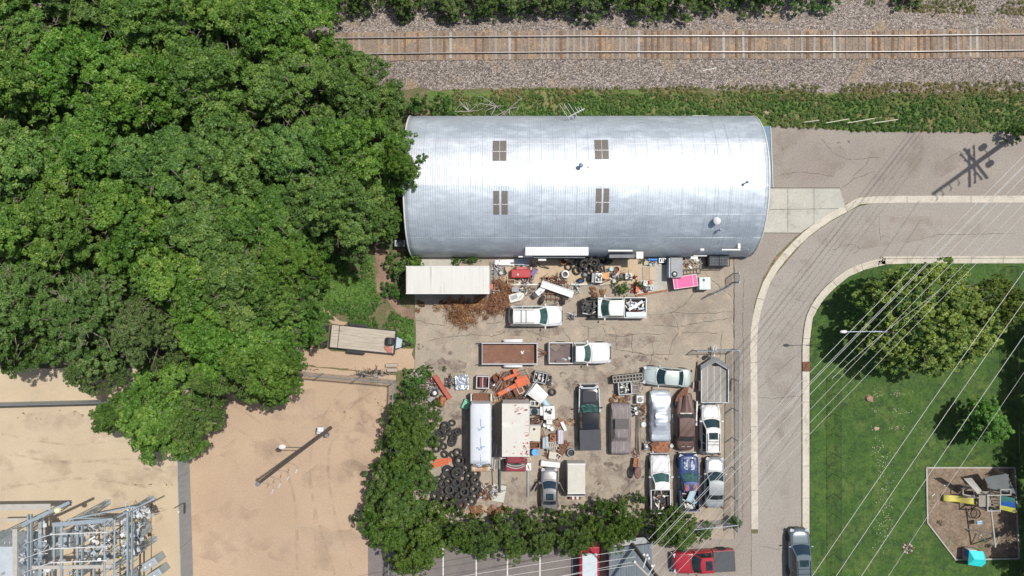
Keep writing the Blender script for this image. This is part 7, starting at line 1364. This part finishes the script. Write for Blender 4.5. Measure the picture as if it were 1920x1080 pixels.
def quad(pts, m, nm, th=.03): b = MB(); v = [l(*p) for p in pts]; b.add(v + [w - Vector((0, 0, th)) for w in v], [(0, 1, 2, 3), (7, 6, 5, 4), (0, 4, 5, 1), (1, 5, 6, 2), (2, 6, 7, 3), (3, 7, 4, 0)]); return b.build(nm, m, e)
quad([(1845, 895, 2.2), (1888, 888, 2.6), (1905, 926, 2.2), (1856, 916, 2.0)], mat('tarp_grey', (.155, .165, .165), (.13, .14, .14), .8), 'tarp'); quad([(1876, 929, 2.4), (1903, 934, 2.2), (1903.5, 942, 2.1), (1875, 940, 2.2)], mat('aw_green', (.04, .15, .14)), 'awning'); quad([(1875, 940, 2.2), (1903.5, 942, 2.1), (1904, 953, 1.9), (1875, 947, 2.0)], mat('aw_blue', (.02, .10, .36)), 'awning'); quad([(1874.5, 947, 2.0), (1904, 953, 1.9), (1904, 962, 1.7), (1874.5, 955, 1.8)], mat('aw_yellow', (.50, .50, .08)), 'awning')
b = MB(); b.path([l(1876, 918, 2.3), l(1895, 918, 2.3), l(1895, 928, 2.3), l(1876, 928, 2.3), l(1876, 918, 2.3)], .05); b.build('awning_frame', 'play_pale', e)
b = MB(); [b.tube(l(1857, 921 + k * 5.5, 1.5), l(1874, 923 + k * 5.5, 1.5), .03) for k in range(6)]; b.build('monkey_bar', 'play_wood', e)
for a, c in [(1876, 926), (1903, 932), (1903, 958), (1888, 890)]: q = l(a, c, 1.9); MB().box(q.x, q.y, .98, .08, .08, 1.95).build('awning_post', 'play_wood', e)
e = empty('tyre_swing', P(1829, 963, .4), 0, 'black round tyre swing lying on the mulch under the playset', 'tyre swing'); MB().lathe([(.40, 0), (.44, .08), (.48, 0), (.44, -.08), (.40, 0)], 24).build('tyre_ring', 'black', e, smooth=True); b = MB(); [b.box(0, -.3 + .15 * k, 0, .75, .02, .02) for k in range(5)]; b.build('net', 'black', e)
# playhouse
e = empty('playhouse', P(1815, 1036), R(-5), 'toy playhouse with a turquoise roof at the lower edge of the mulch pit', 'playhouse'); e.location.z = .10
MB().box(-.1, .05, .55, 1.15, 1.1, 1.1).build('wall', mat('ph_wall', (.20, .10, .09), (.30, .28, .25), .7, 0, 2.5), e, bevel=.03)
MB().box(-.69, .22, .75, .04, .65, .6).build('window_side', mat('ph_blue', (.04, .12, .40), (.03, .08, .28), .5, 0, 5), e); MB().box(-.4, .62, .8, .8, .06, .5).build('side_door', 'white_dirty', e)
q = [(-.75, -.72), (.55, -.80), (.88, -.45), (.80, .1), (.55, .62), (-.75, .62)]; b = MB(); b.add([(x, y, 1.1) for x, y in q] + [(-.45, -.05, 1.45), (.5, -.05, 1.42)], [(0, 1, 7, 6), (1, 2, 7), (2, 3, 7), (3, 4, 7), (4, 5, 6, 7), (5, 0, 6), (5, 4, 3, 2, 1, 0)]); b.build('roof', 'teal', e)
for i, (a, c, d_, m, lb) in enumerate([(1748, 927, 40, 'white_dirty', 'white toy near the foot of the yellow slide'), (1771, 909, 0, 'white_dirty', 'small white toy above the slide'), (1836, 1004, 60, 'white_dirty', 'short white stick on the mulch beside the swing beam')]): o = MB().box(0, 0, .15, .35, .07, .06, R(d_)).build('toy', m); o.location = P(a, c); tag(o, lb, 'toy')
o = heap(1758, 982, 8, 4, 10, ['black', 'wood_dark'], 61, 'dark fallen swing parts at the lower left of the mulch pit', .2, 'fallen_chain', 'chain', 1, 1)
b = MB(); rs = random.Random(77)
for ((a, c), (d_, f_)) in zip([(1735, 876), (1900, 876), (1908, 1046), (1790, 1048), (1737, 979)], [(1900, 876), (1908, 1046), (1790, 1048), (1737, 979), (1735, 876)]):
    p = P(a, c); q = P(d_, f_); dd = q - p; b.box((p.x + q.x) / 2, (p.y + q.y) / 2, .15, dd.length, .12, .14, math.atan2(dd.y, dd.x))
tag(b.build('timber_edging', 'play_pale'), 'low timber edging round the playground mulch pit', 'edging')
e = empty('fire_pit', P(1700, 1027), 0, 'ring of brown stones on the lawn left of the playhouse', 'fire pit'); e.location.z = .1
for k in range(11): MB().lathe([(0, .12), (.09, .1), (.12, 0)], 7, Matrix.Translation((math.cos(k * .571) * .42, math.sin(k * .571) * .42, 0))).build('stone', 'rust' if k % 3 == 0 else 'wood_grey', e)
heap(1700, 1027, 7, 7, 30, ['wood_dark', 'wood_grey', 'rust'], 62, 'burnt sticks inside the stone ring on the lawn', .2, 'firewood', 'firewood')
o = MB().lathe([(0, .3), (.2, .25), (.3, 0)], 10).build('garden_pot', mat('salmon_pot', (.35, .2, .15))); o.location = P(1627, 747, .1); tag(o, 'small terracotta pot on the lawn beside the street fence', 'pot')
# ---------------------------------------------------------------- substation
mat('sub_steel', (.36, .42, .45), (.29, .345, .37), .5, .3, 1); mat('porcelain', (.48, .50, .52), (.40, .42, .44), .3); mat('sub_grey', (.36, .41, .43), (.29, .335, .355), .5)
def steel_col(b, x, y, h, w=.34):
    for sx__ in (-1, 1):
        for sy__ in (-1, 1): b.box(x + sx__ * w / 2, y + sy__ * w / 2, h / 2, .07, .07, h)
    n = int(h / .6)
    for k in range(n):
        z0, z1 = k * h / n, (k + 1) * h / n; s_ = 1 if k % 2 else -1
        b.tube((x - s_ * w / 2, y - w / 2, z0), (x + s_ * w / 2, y - w / 2, z1), .022, None, 4); b.tube((x - w / 2, y - s_ * w / 2, z0), (x - w / 2, y + s_ * w / 2, z1), .022, None, 4)
    b.box(x, y, .06, w + .15, w + .15, .12)
e = empty('steel_gantry', P(203, 941), 0, 'tall lattice steel gantry of the substation at the lower left, holding the busbars', 'gantry'); G0 = Vector(e.location)
def g_(a, c, z): return P(a, c, z) - G0
ZB = 6.6
for a, c, h_ in [(203, 941, ZB), (285, 934, ZB + .6), (290, 1010, ZB), (203, 1040, ZB), (285, 1090, ZB), (203, 1140, ZB), (130, 942, 9.6)]: b = MB(); q = g_(a, c, 0); steel_col(b, q.x, q.y, h_, .32); b.build('column', 'sub_steel', e)
def beam(a, c, a2, c2, z, w=.2, nm='beam', lat=False, m='sub_steel'):
    p = g_(a, c, z); q = g_(a2, c2, z); d = q - p; an_ = math.atan2(d.y, d.x); mid = (p + q) / 2; b = MB()
    if not lat: b.box(mid.x, mid.y, z, d.length, w, .05, an_); b.box(mid.x, mid.y, z - .12, d.length, .05, .2, an_)
    else:
        nrm = Vector((-d.y, d.x, 0)).normalized() * w
        b.tube(p + nrm, q + nrm, .08, None, 4); b.tube(p - nrm, q - nrm, .08, None, 4); n = int(d.length / .7)
        for k in range(n): u = p + d * k / n; v = p + d * (k + 1) / n; s_ = 1 if k % 2 else -1; b.tube(u + nrm * s_, v - nrm * s_, .03, None, 4)
    return b.build(nm, m, e)
beam(98, 984, 212, 975, ZB, .35); beam(60, 1064, 215, 1062, ZB, .3, m='play_pale')
for a in (115,): beam(a, 978, a, 1160, ZB + .05, .22)
beam(101, 984, 101, 1070, ZB - .1, .16); beam(153.5, 985, 153.5, 1160, ZB - .3, .12); beam(205, 975, 205, 1160, ZB + .1, .42, lat=True); beam(239, 960, 239, 1160, ZB - .4, .14); beam(247, 962, 247, 1160, ZB - .4, .10)
beam(145, 985, 145, 1160, ZB - 1.6, .2); beam(176, 985, 176, 1160, 4.2, .12); beam(98, 1070, 98, 1160, ZB - .1, .1)
beam(125, 975, 250, 950, ZB - .2, .12); beam(140, 972, 218, 972, 5.8, .1); beam(220, 970, 290, 935, 6.0, .12); beam(130, 942, 40, 985, 8.5, .25, lat=False); beam(28, 992, 28, 1160, 7.5, .4, m='play_pale')
beam(75, 975, 75, 1160, 4.5, .3); beam(52, 965, 52, 1160, 5.5, .14); beam(58, 965, 58, 1160, 5.5, .1); beam(-60, 952, 95, 950, 6.5, .5, m='play_pale'); beam(0, 975, 65, 974, 2.0, .3, m='wood_grey'); beam(85, 970, 85, 1160, 2.5, .35, m='wood_grey')
GB = 'busbars of the substation'
for i, y in enumerate([1002, 1029, 1055]):
    e2 = empty('busbar', P(97, y, 6.9), 0, ['upper white busbar across the substation gantry', 'middle white busbar across the substation gantry', 'lower white busbar across the substation gantry'][i], 'busbar', GB); O = Vector(e2.location)
    b = MB(); b.tube((0, 0, 0), P(198, y - 4, 6.9) - O, .045); pts = [P(97, y, 6.9) - O, P(80, y + 5, 6.9) - O, P(62, y + 12, 6.8) - O, P(48, y + 17, 6.4) - O, P(35, y + 28, 6) - O]; b.path(pts, .03); b.build('bar', 'white', e2)
    for a in (95, 116, 198):
        q = P(a, y - (a - 97) * .035, 6.9) - O; b = MB()
        for k in range(6): b.lathe([(0, 0), (.10, .01), (.10, .03), (0, .05)], 10, Matrix.Translation((q.x, q.y, q.z - .4 + .07 * k)))
        b.build('insulator', 'porcelain', e2)
rs = random.Random(90)
def insul(a, c, z, n, label, grp, tilt=0.0, ln=8):
    e2 = empty('insulator_stack', P(a, c, 0), rs.uniform(0, 3), label, 'insulator', grp); b = MB(); M0 = Matrix.Translation((0, 0, z - .5)) @ Matrix.Rotation(tilt, 4, 'X')
    for k in range(ln): b.lathe([(.03, 0), (.13, .015), (.13, .04), (.03, .06)], 10, M0 @ Matrix.Translation((0, 0, .085 * k)))
    b.build('shed', 'porcelain', e2); MB().tube((0, 0, 0), (0, 0, z - .5), .04).build('stand', 'sub_steel', e2)
    for s_ in (-1, 1): MB().tube((0, 0, z + .2), (s_ * .45, .1, z + .15), .02).build('jumper', 'steel', e2)
for i in range(30): a = rs.choice([rs.gauss(148, 10), rs.gauss(185, 9), rs.gauss(232, 12)]); c = rs.uniform(975, 1085); insul((a - 960) * (1 - 3.0 / 64) + 960, (c - 540) * (1 - 3.0 / 64) + 540, rs.uniform(2.2, 4.2), 0, 'ribbed porcelain insulator on a short stand under the substation gantry', 'insulators under the gantry', rs.uniform(-.5, .5))
def tank(a, c, w, d, h, deg, label, m='sub_grey', fins=True, cat='transformer', name='transformer'):
    e2 = empty(name, P(a, c, 0), R(deg), label, cat); MB().box(0, 0, h / 2, w, d, h).build('tank', m, e2, bevel=.06)
    if fins:
        for s_ in (-1, 1):
            b = MB(); [b.box(-w / 2 + w * (k + .5) / 9, s_ * (d / 2 + .14), h * .5, .05, .24, h * .7) for k in range(9)]; b.build('radiator', m, e2)
    for k in range(3):
        b = MB(); [b.lathe([(.03, 0), (.12, .02), (.12, .04), (.03, .06)], 10, Matrix.Translation((-w / 3 + k * w / 3, 0, h + .08 * j))) for j in range(6)]; b.build('bushing', 'porcelain', e2); MB().lathe([(0, 0), (.1, 0), (.1, .12), (0, .14)], 10, Matrix.Translation((-w / 3 + k * w / 3, 0, h + .5))).build('terminal', 'yellow' if rs.random() < .3 else 'white', e2)
    return e2
tank(272, 985, 1.2, .9, 2.2, 30, 'blue-grey breaker tank at the upper right corner of the substation steelwork'); tank(262, 1022, 1.1, .8, 2.0, 30, 'breaker tank below the upper right one in the substation')
tank(296, 1046, 1.5, .7, 1.6, 32, 'grey steel switch cabinet, upper of two at the right side of the substation', fins=False, cat='cabinet', name='switch_cabinet'); tank(304, 1066, 1.5, .7, 1.6, 32, 'grey steel switch cabinet, lower of two at the right side of the substation', fins=False, cat='cabinet', name='switch_cabinet')
tank(40, 1040, 4.2, 4.5, 4.0, 0, 'big pale power transformer at the lower left corner of the photo', m=mat('sub_pale', (.46, .50, .53), (.38, .42, .45), .5)); tank(150, 1000, 1.1, .9, 2.3, 0, 'small transformer under the lattice beam of the substation'); tank(255, 1080, 1.2, 1.0, 2.2, 20, 'breaker tank at the bottom edge of the substation')
tank(105, 1010, 1.4, 2.2, 3.2, 0, 'blue-grey switch tank right of the big pale transformer')
for (a, c, rx, ry, n, sd_, lb) in [(60, 1040, 30, 60, 90, 71, 'tangle of pale steel fittings over the big pale transformer'), (240, 1000, 20, 45, 80, 72, 'tangle of steel fittings over the breaker tanks'), (180, 1020, 14, 50, 45, 73, 'fittings and clamps under the lattice beam'), (262, 965, 18, 10, 60, 74, 'fittings at the head of the right gantry column')]:
    q = (a - 960) / 1.08 + 960, (c - 540) / 1.08 + 540; o = heap(q[0], q[1], rx, ry, n, ['sub_steel', 'porcelain', 'sub_steel', 'steel', 'white'], sd_, lb, 1.2, 'switchgear_fittings', 'fittings', 1.6, .55); o.location.z = 4.2
o = MB().lathe([(0, .2), (.28, .15), (.34, 0), (.28, -.2), (0, -.24)], 16).build('surge_dome', 'white'); o.location = P(90, 1066, 6.2); tag(o, 'white round dome among the lower busbars of the substation', 'dome')
o = MB().lathe([(0, .12), (.22, .1), (.26, -.05), (0, -.12)], 14).build('yard_lamp', mat('lamp_cream', (.72, .66, .42))); o.location = P(108, 957, 8.6); tag(o, 'round cream yard lamp on the upper gantry of the substation', 'lamp')
o = MB().tube(P(283, 945, .05), P(284, 1090, .05), .03).build('ground_cable', 'black'); tag(o, 'thin dark cable on the sand right of the substation', 'cable')
o = MB().box(0, 0, .5, .3, .35, 1.0).build('post_box', 'white'); o.location = P(206, 767); tag(o, 'small white box at the right end of the pale fence rail, under the tree', 'box')
o = MB().tube(P(618, 265, 3), P(624, 292, 2.5), .22, .10).build('barrel_piece', 'box_bluegrey'); tag(o, 'pale metal object showing through a gap in the wood', 'metal object')
